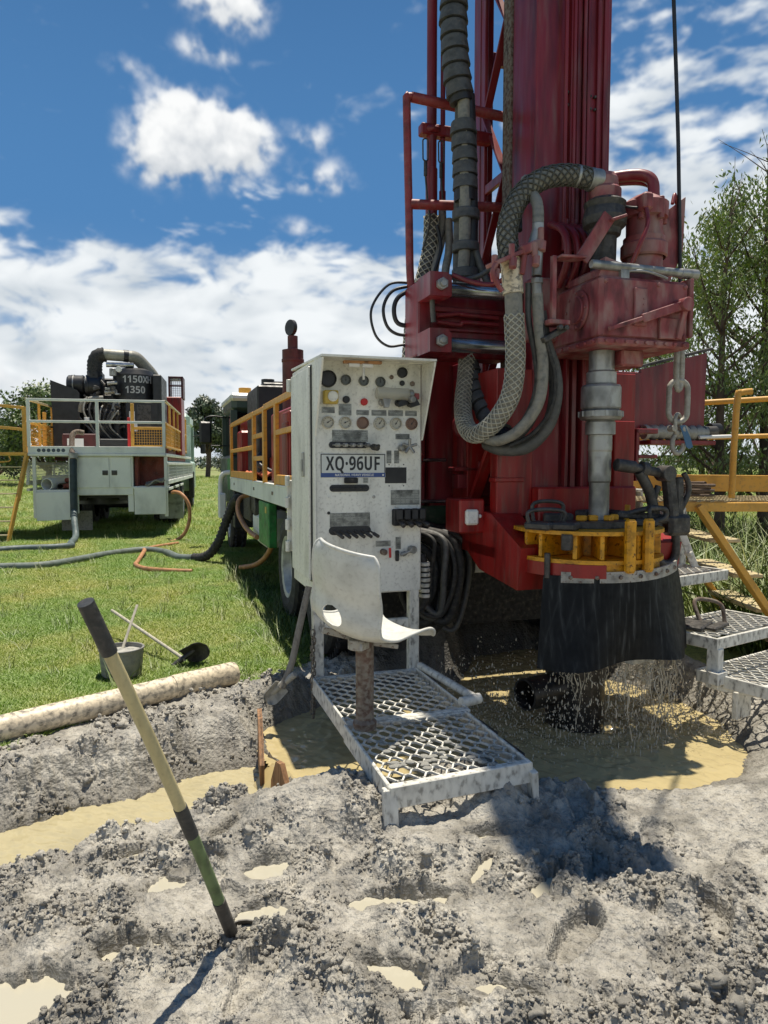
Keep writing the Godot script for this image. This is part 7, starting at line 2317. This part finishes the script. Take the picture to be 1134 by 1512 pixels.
	# pipe on the rack at the right of the mast
	t = thing("rack_pipe", "dark pipe half wrapped in dirty white plastic on the rack right of the mast", "pipe", rig_w(V(0.70, 1.61, -0.55)), 17.6)
	cyl_part("pipe_wall", V(0.0, 0, 0), V(0.58, 0.015, 0), 0.034, "steel_dark", t)
	b = MB.new()
	var pts := PackedVector3Array()
	var rad := PackedFloat32Array()
	for k in 40:
		pts.append(V(0.0 + k * 0.0125, 0.0, 0.0))
		rad.append(0.046 + 0.006 * sin(k * 1.3) + 0.004 * sin(k * 2.9))
	b.tube(pts, 0.045, 14, true, rad)
	part("plastic_wrap", b, M.wrap_pale, t)
	b = MB.new()
	b.pipe(V(0.56, 0.03, -0.04), V(0.64, 0.03, -0.04), 0.042, 0.035, 20)
	part("pipe_end", b, M.black, t)
	cyl_part("white_rod", V(0.4, -0.03, 0.05), V(0.66, -0.02, 0.05), 0.012, "paper", t, 10)
	# chains
	chain("hanging_chain", "rusty chain hanging from the cabinet leg into the muddy water", rig_w(V(-1.515, 0.46, -0.47)), 22, 0.022, 0.0042, "rusty", 0.004)
	chain("hanging_chain", "short muddy chain hanging below the lowest white step at the right", rig_w(V(0.50, 0.24, 0.24)), 9, 0.02, 0.004, "steel_muddy", 0.003)
	# coil on the yellow walkway
	t = thing("rope_coil", "flat brown coil of webbing on the yellow walkway", "coil", V(2.25, 1.165, -5.25))
	b = MB.new()
	pts = PackedVector3Array()
	for k in 150:
		var an := k * 0.21
		var rr := 0.13 + 0.03 * sin(k * 0.11) + 0.01 * sin(k * 0.7)
		pts.append(V(cos(an) * rr, 0.012 + k * 0.0006, sin(an) * rr))
	b.tube(pts, 0.011, 6)
	part("webbing", b, M.rope_brown, t)
	# orange rag on the rig deck
	t = thing("rag", "orange and white rag lying on the rig deck behind the rails", "rag", rig_w(V(-1.12, 1.22, -5.75)), 17.6)
	b = MB.new()
	var gg := []
	for j in 6:
		var row := []
		for i in 8: row.append(V(-0.12 + i * 0.04, 0.05 + 0.05 * sin(i * 1.3 + j) * cos(j * 1.1), -0.3 + j * 0.12))
		gg.append(row)
	b.sheet(gg, 0.02)
	part("cloth", b, M.rag_orange, t)
	# pipes in the bay of the support truck
	var sw := Transform3D(Basis(Vector3.UP, deg_to_rad(11.6)), V(-5.393, 0, -13.582))
	t = thing("plastic_pipe", "short wide white plastic pipe lying in the support truck's open side bay", "pipe", sw * V(-0.93, 1.03, -0.05), 11.6)
	b = MB.new()
	b.pipe(V(0, 0, 0), V(0.22, 0.03, -0.62), 0.115, 0.102, 26)
	part("pipe_wall", b, M.paper, t)
	t = thing("plastic_pipe", "dark narrow pipe beside the wide white pipe in the truck's side bay", "pipe", sw * V(-0.70, 0.99, -0.08), 11.6)
	b = MB.new()
	b.pipe(V(0, 0, 0), V(0.1, 0.01, -0.6), 0.06, 0.048, 20)
	part("pipe_wall", b, M.steel_dark, t)
	t = thing("red_fittings", "heap of dull red steel fittings in the support truck's side bay", "fitting", sw * V(-0.58, 0.94, -0.15), 11.6)
	b = MB.new()
	b.box(V(0.02, 0.06, 0.0), V(0.14, 0.08, 0.2), Basis(Vector3.UP, 0.4), 0.02); b.cyl(V(-0.06, 0.05, 0.1), V(0.1, 0.1, 0.02), 0.04, 10); b.cyl(V(-0.05, 0.16, -0.1), V(0.1, 0.18, 0.0), 0.045, 10)
	part("fitting", b, M.red_dull, t)
	t = thing("folded_sack", "grey folded sack lying on the right tail shelf of the support truck", "sack", sw * V(1.02, 0.99, -0.12), 11.6)
	b = MB.new()
	gg = []
	for j in 6:
		var row := []
		for i in 9: row.append(V(-0.18 + i * 0.045, 0.03 + 0.035 * sin(i * 1.1 + j * 0.7) + 0.012 * i, -0.12 + j * 0.05))
		gg.append(row)
	b.sheet(gg, 0.03)
	part("cloth", b, M.hose_grey, t)
	# hoses over the grass
	t = thing("water_hose", "thick blue grey hose from the support truck's pipe, bending left over the grass", "hose")
	b = MB.new()
	b.tube(curve([sw * V(-0.42, 1.5, 0.1), sw * V(-0.42, 1.2, 0.13), sw * V(-0.42, 0.8, 0.14), sw * V(-0.42, 0.55, 0.16), V(-5.62, 0.35, -13.0), V(-5.50, 0.12, -12.75), V(-5.35, 0.06, -12.2), V(-5.2, 0.06, -11.85), V(-5.4, 0.06, -11.6), V(-5.9, 0.06, -11.4), V(-6.3, 0.06, -10.9), V(-6.6, 0.06, -10.4)], 8), 0.055, 12)
	part("hose_wall", b, M.blue_hose, t)
	b = MB.new()
	b.tube(curve([sw * V(-0.42, 1.5, 0.1), sw * V(-0.42, 1.2, 0.13), sw * V(-0.42, 0.8, 0.14), sw * V(-0.42, 0.42, 0.17)], 6), 0.066, 12)
	part("hose_sleeve", b, M.hose_navy, t)
	t = thing("water_hose", "long grey green hose snaking over the grass towards the rig's black hose", "hose")
	b = MB.new()
	b.tube(curve([V(-6.6, 0.06, -8.9), V(-5.6, 0.06, -9.2), V(-5.0, 0.06, -9.36), V(-4.55, 0.06, -9.5), V(-4.32, 0.06, -10.1), V(-4.15, 0.06, -10.7), V(-3.78, 0.06, -11.25), V(-3.36, 0.06, -10.95), V(-2.98, 0.06, -10.35), V(-2.7, 0.07, -10.2)], 9), 0.052, 12)
	part("hose_wall", b, M.hose_pale, t)
	t = thing("suction_hose", "ribbed black hose dropping from the rig's left side to the grass", "hose")
	b = MB.new()
	var sp := resampled(curve([V(-2.72, 0.07, -10.2), V(-2.56, 0.09, -10.1), V(-2.42, 0.18, -10.05), V(-2.3, 0.36, -10.0), V(-2.2, 0.62, -10.0), V(-2.08, 0.85, -9.9), V(-1.95, 0.95, -9.6)], 10), 0.012)
	rad = PackedFloat32Array()
	for k in sp.size(): rad.append(0.062 + 0.008 * sin(k * 1.25))
	b.tube(sp, 0.06, 12, true, rad)
	part("hose_wall", b, M.rubber, t)
	t = thing("air_hose", "thin orange hose lying in a loop on the grass by the grey hose", "hose")
	b = MB.new()
	b.tube(curve([V(-3.55, 0.05, -12.3), V(-3.75, 0.05, -11.8), V(-3.82, 0.05, -11.4), V(-3.56, 0.12, -10.6), V(-3.45, 0.05, -10.0), V(-3.36, 0.05, -9.65), V(-3.13, 0.05, -9.3), V(-2.8, 0.05, -9.12), V(-2.45, 0.04, -9.1)], 8), 0.03, 10)
	part("hose_wall", b, M.orange_hose, t)
	t = thing("air_hose", "thin copper coloured hose hanging off the support truck's right side to the ground", "hose")
	b = MB.new()
	b.tube(curve([V(-3.95, 0.88, -13.4), V(-3.84, 0.90, -13.2), V(-3.66, 0.86, -13.0), V(-3.53, 0.68, -12.95), V(-3.52, 0.4, -12.95), V(-3.6, 0.16, -12.9), V(-3.74, 0.04, -12.85), V(-3.80, 0.03, -12.7)], 8), 0.032, 10)
	part("hose_wall", b, M.orange_hose, t)
	build_splash()

func build_splash() -> void:
	# strings and drops of muddy water that fall from the mat round the casing
	var rng := RandomNumberGenerator.new()
	rng.seed = 5
	var wm := plain("drop_water", lin(0.48, 0.43, 0.33), 0.12)
	var b := MB.new()
	for k in 90:
		var x := rng.randf_range(-0.38, 0.44)
		var z := 0.2 + 0.22 * sin(PI * clampf((x + 0.42) / 0.82, 0, 1)) + rng.randf_range(-0.14, 0.06)
		var y0 := rng.randf_range(0.30, 0.38)
		var l := 0.02 + 0.3 * pow(rng.randf(), 2.6)
		var pts := PackedVector3Array()
		var rad := PackedFloat32Array()
		for i in 8:
			var f := i / 7.0
			pts.append(rig_w(V(x + 0.012 * sin(f * 5.0 + k), y0 - l * f, z + 0.008 * cos(f * 4.0 + k))))
			rad.append((0.0016 + 0.0016 * sin(f * 13.0 + k)) * (1.0 - 0.6 * f) + 0.0009)
		b.tube(pts, 0.003, 6, true, rad)
	structure(part("falling_water", b, wm), "stuff")
	var s := MB.new()
	s.lathe([Vector2(0, -1), Vector2(0.7, -0.7), Vector2(1, 0), Vector2(0.6, 0.9), Vector2(0, 1.5)], Transform3D(), 7)
	var xf: Array[Transform3D] = []
	for k in 6000:
		var x := rng.randf_range(-0.95, 0.95)
		var z := rng.randf_range(-0.75, 0.5)
		var h := pow(rng.randf(), 1.6) * (0.45 - 0.25 * absf(x))
		if x < -0.1 and rng.randf() < 0.5: x -= 0.2; z -= 0.3
		var r := 0.0012 + 0.0038 * pow(rng.randf(), 3.0)
		xf.append(Transform3D(Basis.from_euler(Vector3(rng.randf_range(-0.6, 0.6), 0, rng.randf_range(-0.6, 0.6))).scaled(Vector3(r, r * rng.randf_range(0.9, 2.2), r)), rig_w(V(x * 0.75, POOL_Y + 0.01 + h, z * 0.8 + 0.05))))
	# the curtain that runs off the lower edge of the mat
	for k in 1000:
		var x := rng.randf_range(-0.38, 0.46)
		x = x + 0.02 * sin(x * 60.0)
		var z := 0.2 + 0.22 * sin(PI * clampf((x + 0.42) / 0.82, 0, 1)) + rng.randf_range(-0.16, 0.05)
		var y := 0.36 - 0.42 * pow(rng.randf(), 0.8)
		var r := 0.0012 + 0.0030 * pow(rng.randf(), 2.5)
		xf.append(Transform3D(Basis(V(1, 0, 0), rng.randf_range(-0.2, 0.2)).scaled(Vector3(r, r * rng.randf_range(1.0, 4.5), r)), rig_w(V(x, y, z))))
	scatter("splash_drops", s, wm, xf)
	# lumps of mud left on the platform grating
	var lm := lump_mesh(n_b, 2)
	xf = []
	for k in 150:
		var x := -0.98 - 0.5 * rng.randf()
		var z := 0.32 + 0.58 * pow(rng.randf(), 0.7)
		if n_b.get_noise_2d(x * 300.0, z * 300.0) < -0.05: continue
		var r := 0.008 + 0.012 * rng.randf()
		xf.append(Transform3D(Basis(Vector3.UP, rng.randf() * 6.0).scaled(Vector3(r * 1.4, r * 0.5, r)), rig_w(V(x, 0.205, z))))
	scatter("mud_on_platform", lm, M.clay_pale, xf)
	# churned foam where the water boils up
	xf = []
	var cs: Array[Color] = []
	for k in 700:
		var an := rng.randf() * TAU
		var d := 0.19 + 0.55 * pow(rng.randf(), 1.7)
		var p := rig_w(V(-0.03 + cos(an) * d, 0, 0.05 + sin(an) * d * 0.9))
		if field(sd_p, p.x, p.z) > -0.05: continue
		var r := 0.004 + 0.012 * pow(rng.randf(), 2.0) * (0.8 - d)
		xf.append(Transform3D(Basis().scaled(Vector3(r * 1.5, r * 0.45, r * 1.5)), V(p.x, POOL_Y + ripple(Vector2(p.x, p.z), POOL_Y), p.z)))
	scatter("foam", s, M.pool_water, xf)
# ---------------------------------------------------------------- plants
func leaf_mat(key: String, c: Color, back: Color) -> StandardMaterial3D:
	var m := plain(key, c, 0.5)
	m.cull_mode = BaseMaterial3D.CULL_DISABLED
	m.backlight_enabled = true
	m.backlight = back
	return m

# young gum tree: thin trunk, rising limbs, hanging narrow leaves in loose tufts
func gum_tree(called: String, label: String, at: Vector3, hgt: float, spread: float, seed: int, leaves: int, group := "") -> void:
	var t := thing(called, label, "tree", at, 0.0, group)
	var rng := RandomNumberGenerator.new()
	rng.seed = seed
	var b := MB.new()
	var tips: Array[Vector3] = []
	var trunk: Array = []
	var n := 8
	for i in n + 1:
		var f := float(i) / n
		trunk.append(V(0.18 * sin(f * 3.0 + seed) * f * spread * 0.5, -0.3 + (hgt + 0.3) * f, 0.15 * cos(f * 4.0 + seed) * f * spread * 0.5))
	var tp := curve(trunk, 4)
	var r0 := 0.012 * hgt + 0.022
	var rad := PackedFloat32Array()
	for i in tp.size(): rad.append(r0 * pow(1.0 - 0.96 * float(i) / (tp.size() - 1), 0.8))
	b.tube(tp, r0, 9, false, rad)
	var limbs := 16 + int(hgt * 2.5)
	for k in limbs:
		var f := lerpf(0.22, 0.98, pow(rng.randf(), 0.8))
		var p: Vector3 = tp[int(f * (tp.size() - 1))]
		var an := k * 2.4 + rng.randf()
		var l := spread * (0.25 + 0.75 * sin(PI * clampf(0.22 + (f - 0.22) * 0.9, 0, 1))) * rng.randf_range(0.55, 1.1)
		var d := V(cos(an), rng.randf_range(0.45, 1.0), sin(an)).normalized()
		var q := [p, p + d * l * 0.4 + V(0, 0.05 * l, 0), p + d * l * 0.8 + V(0, 0.18 * l, 0), p + d * l + V(0, 0.32 * l, 0)]
		var lp := curve(q, 3)
		var lr := PackedFloat32Array()
		for i in lp.size(): lr.append(r0 * 0.34 * (1.0 - 0.85 * float(i) / lp.size()) * (1.1 - f * 0.6))
		b.tube(lp, 0.01, 5, false, lr)
		for i in range(4, lp.size()): tips.append(lp[i])
		for j in 3:
			var s: Vector3 = lp[rng.randi_range(3, lp.size() - 1)]
			var e := s + V(rng.randf_range(-1, 1), rng.randf_range(-0.1, 0.9), rng.randf_range(-1, 1)) * l * 0.35
			b.tube(pv([s, s.lerp(e, 0.5) + V(0, 0.02, 0), e]), 0.004, 4, false, PackedFloat32Array([0.006, 0.004, 0.002]))
			tips.append(e); tips.append(s.lerp(e, 0.6))
	for k in 14:
		var s: Vector3 = tp[tp.size() - 1 - rng.randi_range(0, 7)]
		var e := s + V(rng.randfn() * 0.22, rng.randf_range(0.25, 0.6), rng.randfn() * 0.22)
		b.tube(pv([s, s.lerp(e, 0.5) + V(0.02, 0, 0), e]), 0.004, 4, false, PackedFloat32Array([0.007, 0.004, 0.002]))
	part("trunk", b, M.bark, t)
	b = MB.new()
	for k in int(leaves * 2.0):
		var c: Vector3 = tips[rng.randi_range(0, tips.size() - 1)]
		c += V(rng.randfn(), rng.randfn() * 0.8, rng.randfn()) * 0.10 * (0.7 + spread * 0.25)
		var l := rng.randf_range(0.04, 0.088)
		var w := l * rng.randf_range(0.12, 0.2)
		var dn := V(rng.randf_range(-0.7, 0.7), -1.0 + rng.randf_range(-0.1, 0.7), rng.randf_range(-0.7, 0.7)).normalized()
		var sd := dn.cross(V(rng.randf_range(-1, 1), rng.randf_range(-0.3, 0.3), rng.randf_range(-1, 1))).normalized()
		var tn := rng.randf_range(0.65, 1.35)
		var warm := rng.randf_range(0.85, 1.25)
		b.col = Color(tn * warm, tn, tn * 0.9)
		var a := c
		var m1 := c + dn * l * 0.45 + sd * w
		var m2 := c + dn * l * 0.45 - sd * w
		var z := c + dn * l + sd.cross(dn) * l * 0.12
		b.tri(a, m1, z); b.tri(a, z, m2)
	part("crown", b, M.gum_leaf, t)

# round distant tree: leaf clumps spread through several lobes
func round_tree(called: String, label: String, at: Vector3, hgt: float, wd: float, seed: int, count: int, lm: String, trunk_h := 0.25) -> void:
	var t := thing(called, label, "tree", at)
	var rng := RandomNumberGenerator.new()
	rng.seed = seed
	var b := MB.new()
	var lobes: Array = []
	for k in 13:
		var an := k * 2.4
		var f := (k + 0.5) / 13.0
		lobes.append([V(cos(an) * wd * 0.34 * sin(PI * (0.25 + 0.7 * f)), hgt * lerpf(trunk_h + 0.12, 0.88, f), sin(an) * wd * 0.34 * sin(PI * (0.25 + 0.7 * f))), wd * rng.randf_range(0.16, 0.25)])
	b.tube(curve([V(0, -0.3, 0), V(0.02 * hgt, hgt * 0.3, 0), V(-0.01 * hgt, hgt * 0.7, 0)], 5), 0.03 * hgt, 8, false)
	for q in lobes: b.tube(pv([V(0.01 * hgt, hgt * trunk_h, 0), q[0] * 0.6 + V(0, hgt * 0.1, 0), q[0]]), 0.012 * hgt, 5, false)
	part("trunk", b, M.bark, t)
	b = MB.new()
	for k in count:
		var q: Array = lobes[rng.randi_range(0, lobes.size() - 1)]
		var d := V(rng.randfn(), rng.randfn(), rng.randfn()).normalized()
		var c: Vector3 = q[0] + d * q[1] * pow(rng.randf(), 0.4) * rng.randf_range(0.8, 1.15) * V(1, 0.85, 1)
		var l := hgt * rng.randf_range(0.014, 0.03)
		var x := V(rng.randfn(), rng.randfn(), rng.randfn()).normalized()
		var y := x.cross(d).normalized()
		var tn := rng.randf_range(0.6, 1.3)
		b.col = Color(tn * 1.05, tn, tn * 0.9)
		b.tri(c - x * l, c + y * l * 0.5, c + x * l); b.tri(c - x * l, c + x * l, c - y * l * 0.5)
	part("crown", b, M[lm], t)

func build_plants() -> void:
	leaf_mat("gum_leaf", lin(0.20, 0.25, 0.09), Color(0.55, 0.66, 0.2))
	leaf_mat("dull_leaf", lin(0.075, 0.105, 0.062), Color(0.10, 0.14, 0.06))
	leaf_mat("bright_leaf", lin(0.105, 0.155, 0.045), Color(0.16, 0.24, 0.05))
	leaf_mat("grass_blade", lin(0.31, 0.385, 0.105), Color(0.55, 0.68, 0.19))
	leaf_mat("tall_grass", lin(0.16, 0.20, 0.062), Color(0.32, 0.40, 0.10))
	var gl := "tall slender gum trees behind the yellow walkway"
	gum_tree("gum_tree", "gum tree with the thickest dark trunk, rising behind the red side plate and walkway rail", V(3.95, 0, -8.4), 4.3, 1.15, 3, 4680, gl)
	gum_tree("gum_tree", "slender gum tree with bare twigs at its top, right behind the walkway's handrail", V(4.7, 0, -8.9), 5.0, 1.25, 8, 4680, gl)
	gum_tree("gum_tree", "leafy gum tree at the far right edge of the photo", V(5.0, 0, -7.8), 4.2, 1.2, 14, 4320, gl)
	gum_tree("gum_tree", "small gum tree seen in the gap between drill string and red side plate", V(3.3, 0, -9.8), 3.0, 1.1, 21, 3240, gl)
	gum_tree("gum_tree", "gum tree farther back, filling the space left of the walkway post", V(5.4, 0, -11.5), 4.6, 1.5, 27, 3960, gl)
	gum_tree("gum_tree", "gum tree whose drooping leaf spray hangs into the upper right edge", V(4.35, 0, -4.7), 5.6, 1.5, 40, 2160, gl)
	gum_tree("gum_tree", "low gum sapling under the walkway deck beside the thick trunk", V(4.3, 0, -9.6), 2.3, 1.0, 46, 2520, gl)
	# trees far away over the paddock
	round_tree("paddock_tree", "large round grey green tree standing alone between the two trucks", V(-16.2, 0.4, -66.0), 7.6, 4.6, 61, 7000, "dull_leaf")
	round_tree("paddock_tree", "wide bright green tree behind the support truck's left side", V(-21.5, 0.3, -46.0), 6.2, 7.5, 67, 9000, "bright_leaf", 0.1)
	round_tree("paddock_tree", "low dark tree at the left edge beyond the yellow stair", V(-26.0, 0.3, -48.0), 4.2, 6.0, 71, 6000, "dull_leaf", 0.05)
	round_tree("paddock_tree", "small dark tree right beside the lone round tree's trunk", V(-14.6, 0.4, -68.0), 3.2, 3.4, 73, 3000, "dull_leaf", 0.05)
	# far line of woodland on the horizon
	var rng := RandomNumberGenerator.new()
	rng.seed = 99
	var b := MB.new()
	for k in 30000:
		var x := rng.randf_range(-140, 160)
		var z := -150.0 - rng.randf() * 14.0 - absf(x) * 0.05
		var hh := 2.3 + 1.4 * g_big.get_noise_2d(x * 0.05, 3.0) + 1.0 * g_mask.get_noise_2d(x * 0.1, 8.0)
		var c := V(x, 0.6 + hh * 1.2 * pow(rng.randf(), 0.7), z)
		var l := rng.randf_range(0.2, 0.5)
		var d := V(rng.randfn(), rng.randfn(), rng.randfn()).normalized()
		var e := d.cross(V(0.3, 1, 0.2)).normalized()
		var tn := rng.randf_range(0.6, 1.2)
		b.col = Color(tn, tn, tn)
		b.tri(c - d * l, c + e * l * 0.7, c + d * l); b.tri(c - d * l, c + d * l, c - e * l * 0.7)
	structure(part("woodland", b, M.dull_leaf), "stuff")
	build_grass()

func tuft(rng: RandomNumberGenerator, blades: int, h: float, wd: float, lean: float, rad: float) -> MB:
	var b := MB.new()
	for k in blades:
		var an := rng.randf() * TAU
		var p := V(cos(an), 0, sin(an)) * rad * sqrt(rng.randf())
		var d := V(rng.randfn() * lean, 1.0, rng.randfn() * lean).normalized()
		var l := h * rng.randf_range(0.45, 1.15)
		var s := d.cross(V(rng.randfn(), 0.1, rng.randfn())).normalized() * wd
		var bend := V(rng.randfn(), -0.3, rng.randfn()) * l * 0.22
		var tn := rng.randf_range(0.7, 1.3)
		var dry := 1.0 if rng.randf() < 0.82 else 1.9
		b.col = Color(tn * dry, tn * (1.0 if dry == 1.0 else 1.15), tn)
		var m := p + d * l * 0.55
		b.tri(p - s, p + s, m + s * 0.7); b.tri(p - s, m + s * 0.7, m - s * 0.7)
		b.tri(m - s * 0.7, m + s * 0.7, p + d * l + bend)
	for k in b.n.size(): b.n[k] = (b.n[k] * 0.45 + Vector3.UP).normalized()
	return b

func build_grass() -> void:
	var rng := RandomNumberGenerator.new()
	rng.seed = 123
	# lawn near the mud, then longer grass farther out
	for kind in 4:
		var b := tuft(rng, 26, 0.034, 0.0022, 0.7, 0.05)
		var xf: Array[Transform3D] = []
		var cs: Array[Color] = []
		for i in 21000:
			var z := -3.3 - pow(rng.randf(), 1.5) * 13.0
			var x := rng.randf_range(-0.62, 0.12) * -z - 0.2
			grass_spot(rng, x, z, xf, cs, 1.0 + (-z - 4.0) * 0.035)
		scatter("lawn_grass", b, M.grass_blade, xf, cs)
	for kind in 2:
		var b := tuft(rng, 30, 0.17, 0.0045, 0.5, 0.24)
		var xf: Array[Transform3D] = []
		var cs: Array[Color] = []
		for i in 9000:
			var z := -14.0 - pow(rng.randf(), 1.6) * 60.0
			var x := rng.randf_range(-0.62, 0.7) * -z
			grass_spot(rng, x, z, xf, cs, 0.75 + (-z - 14.0) * 0.012)
		scatter("paddock_grass", b, M.grass_blade, xf, cs)
	# tall weeds at the right, behind the steps
	for kind in 2:
		var b := tuft(rng, 24, 0.75, 0.008, 0.3, 0.12)
		var xf: Array[Transform3D] = []
		var cs: Array[Color] = []
		for i in 900:
			var z := -4.9 - rng.randf() * 6.0
			var x := 2.0 + rng.randf() * (0.75 * -z - 1.0)
			if z > -6.0 and x < 2.6: continue
			grass_spot(rng, x, z, xf, cs, rng.randf_range(0.5, 1.25))
		scatter("tall_weeds", b, M.tall_grass, xf, cs)
	# taller tufts scattered in the lawn and along the truck
	var b := tuft(rng, 16, 0.16, 0.0026, 0.4, 0.05)
	var xf: Array[Transform3D] = []
	var cs: Array[Color] = []
	for i in 260:
		var z := -4.2 - pow(rng.randf(), 1.3) * 11.0
		var x := rng.randf_range(-0.6, -0.05) * -z
		grass_spot(rng, x, z, xf, cs, rng.randf_range(0.5, 1.2))
	for i in 160:
		var p := rig_w(V(rng.randf_range(-1.55, -1.1), 0, rng.randf_range(-6.0, -0.9)))
		grass_spot(rng, p.x, p.z, xf, cs, rng.randf_range(0.5, 1.3))
	scatter("grass_tufts", b, M.tall_grass, xf, cs)

func grass_spot(rng: RandomNumberGenerator, x: float, z: float, xf: Array[Transform3D], cs: Array[Color], s: float) -> void:
	var y := 0.0
	if z > -8.9 and absf(x) < 7.9:
		var g := field(sd_g, x, z) + g_mask.get_noise_2d(x * 2.0, z * 2.0) * 0.12
		if g > 0.04: return
		if g > -0.25 and rng.randf() < 0.55 + g * 1.6: return
	if z > -6.4 and x > -3.6 and x < 3.4: y = ground_y(x, z)
	else: y = far_y(x, z)
	var t := g_big.get_noise_2d(x * 0.5, z * 0.5)
	var f := g_mask.get_noise_2d(x * 1.3 + 7.0, z * 1.3)
	if f > 0.38 and rng.randf() < 0.5: return
	var dry := clampf(0.3 + t * 0.8 + f * 0.4, 0.0, 1.0)
	xf.append(Transform3D(Basis(Vector3.UP, rng.randf() * TAU).scaled(Vector3(s, s * rng.randf_range(0.7, 1.25), s)), V(x, y - 0.005, z)))
	cs.append(Color(lerpf(0.75, 1.45, dry), lerpf(0.9, 1.12, dry), lerpf(0.8, 1.3, dry)))
func _ready() -> void:
	var cam := Camera3D.new()
	cam.name = "camera"
	cam.position = Vector3(0, 1.4, 0)
	cam.rotation_degrees = Vector3(-3.778, 0, 0)
	cam.fov = 70.99
	cam.near = 0.05
	cam.far = 2000
	add_child(cam)
	var env := Environment.new()
	env.background_mode = Environment.BG_SKY
	env.sky = Sky.new()
	env.sky.sky_material = make_sky()
	env.background_energy_multiplier = 0.64
	env.tonemap_mode = Environment.TONE_MAPPER_LINEAR
	env.tonemap_exposure = 1.6
	env.sdfgi_enabled = true; env.ssao_enabled = true; env.ssil_enabled = true
	var we := WorldEnvironment.new()
	we.name = "world_environment"
	we.environment = env
	add_child(we)
	var sun := DirectionalLight3D.new()
	sun.name = "sun"
	sun.light_energy = 1.25
	sun.light_color = Color(1.0, 0.965, 0.9)
	sun.light_angular_distance = 0.5
	sun.shadow_enabled = true
	add_child(sun)
	sun.look_at_from_position(Vector3.ZERO, Vector3(-0.051, -1.0, 0.20), Vector3.BACK)
	make_materials()
	build_ground()
	build_water()
	build_mud_clods()
	build_rig()
	build_support_truck()
	build_access_stair()
	build_access_platform()
	build_things()
	build_plants()
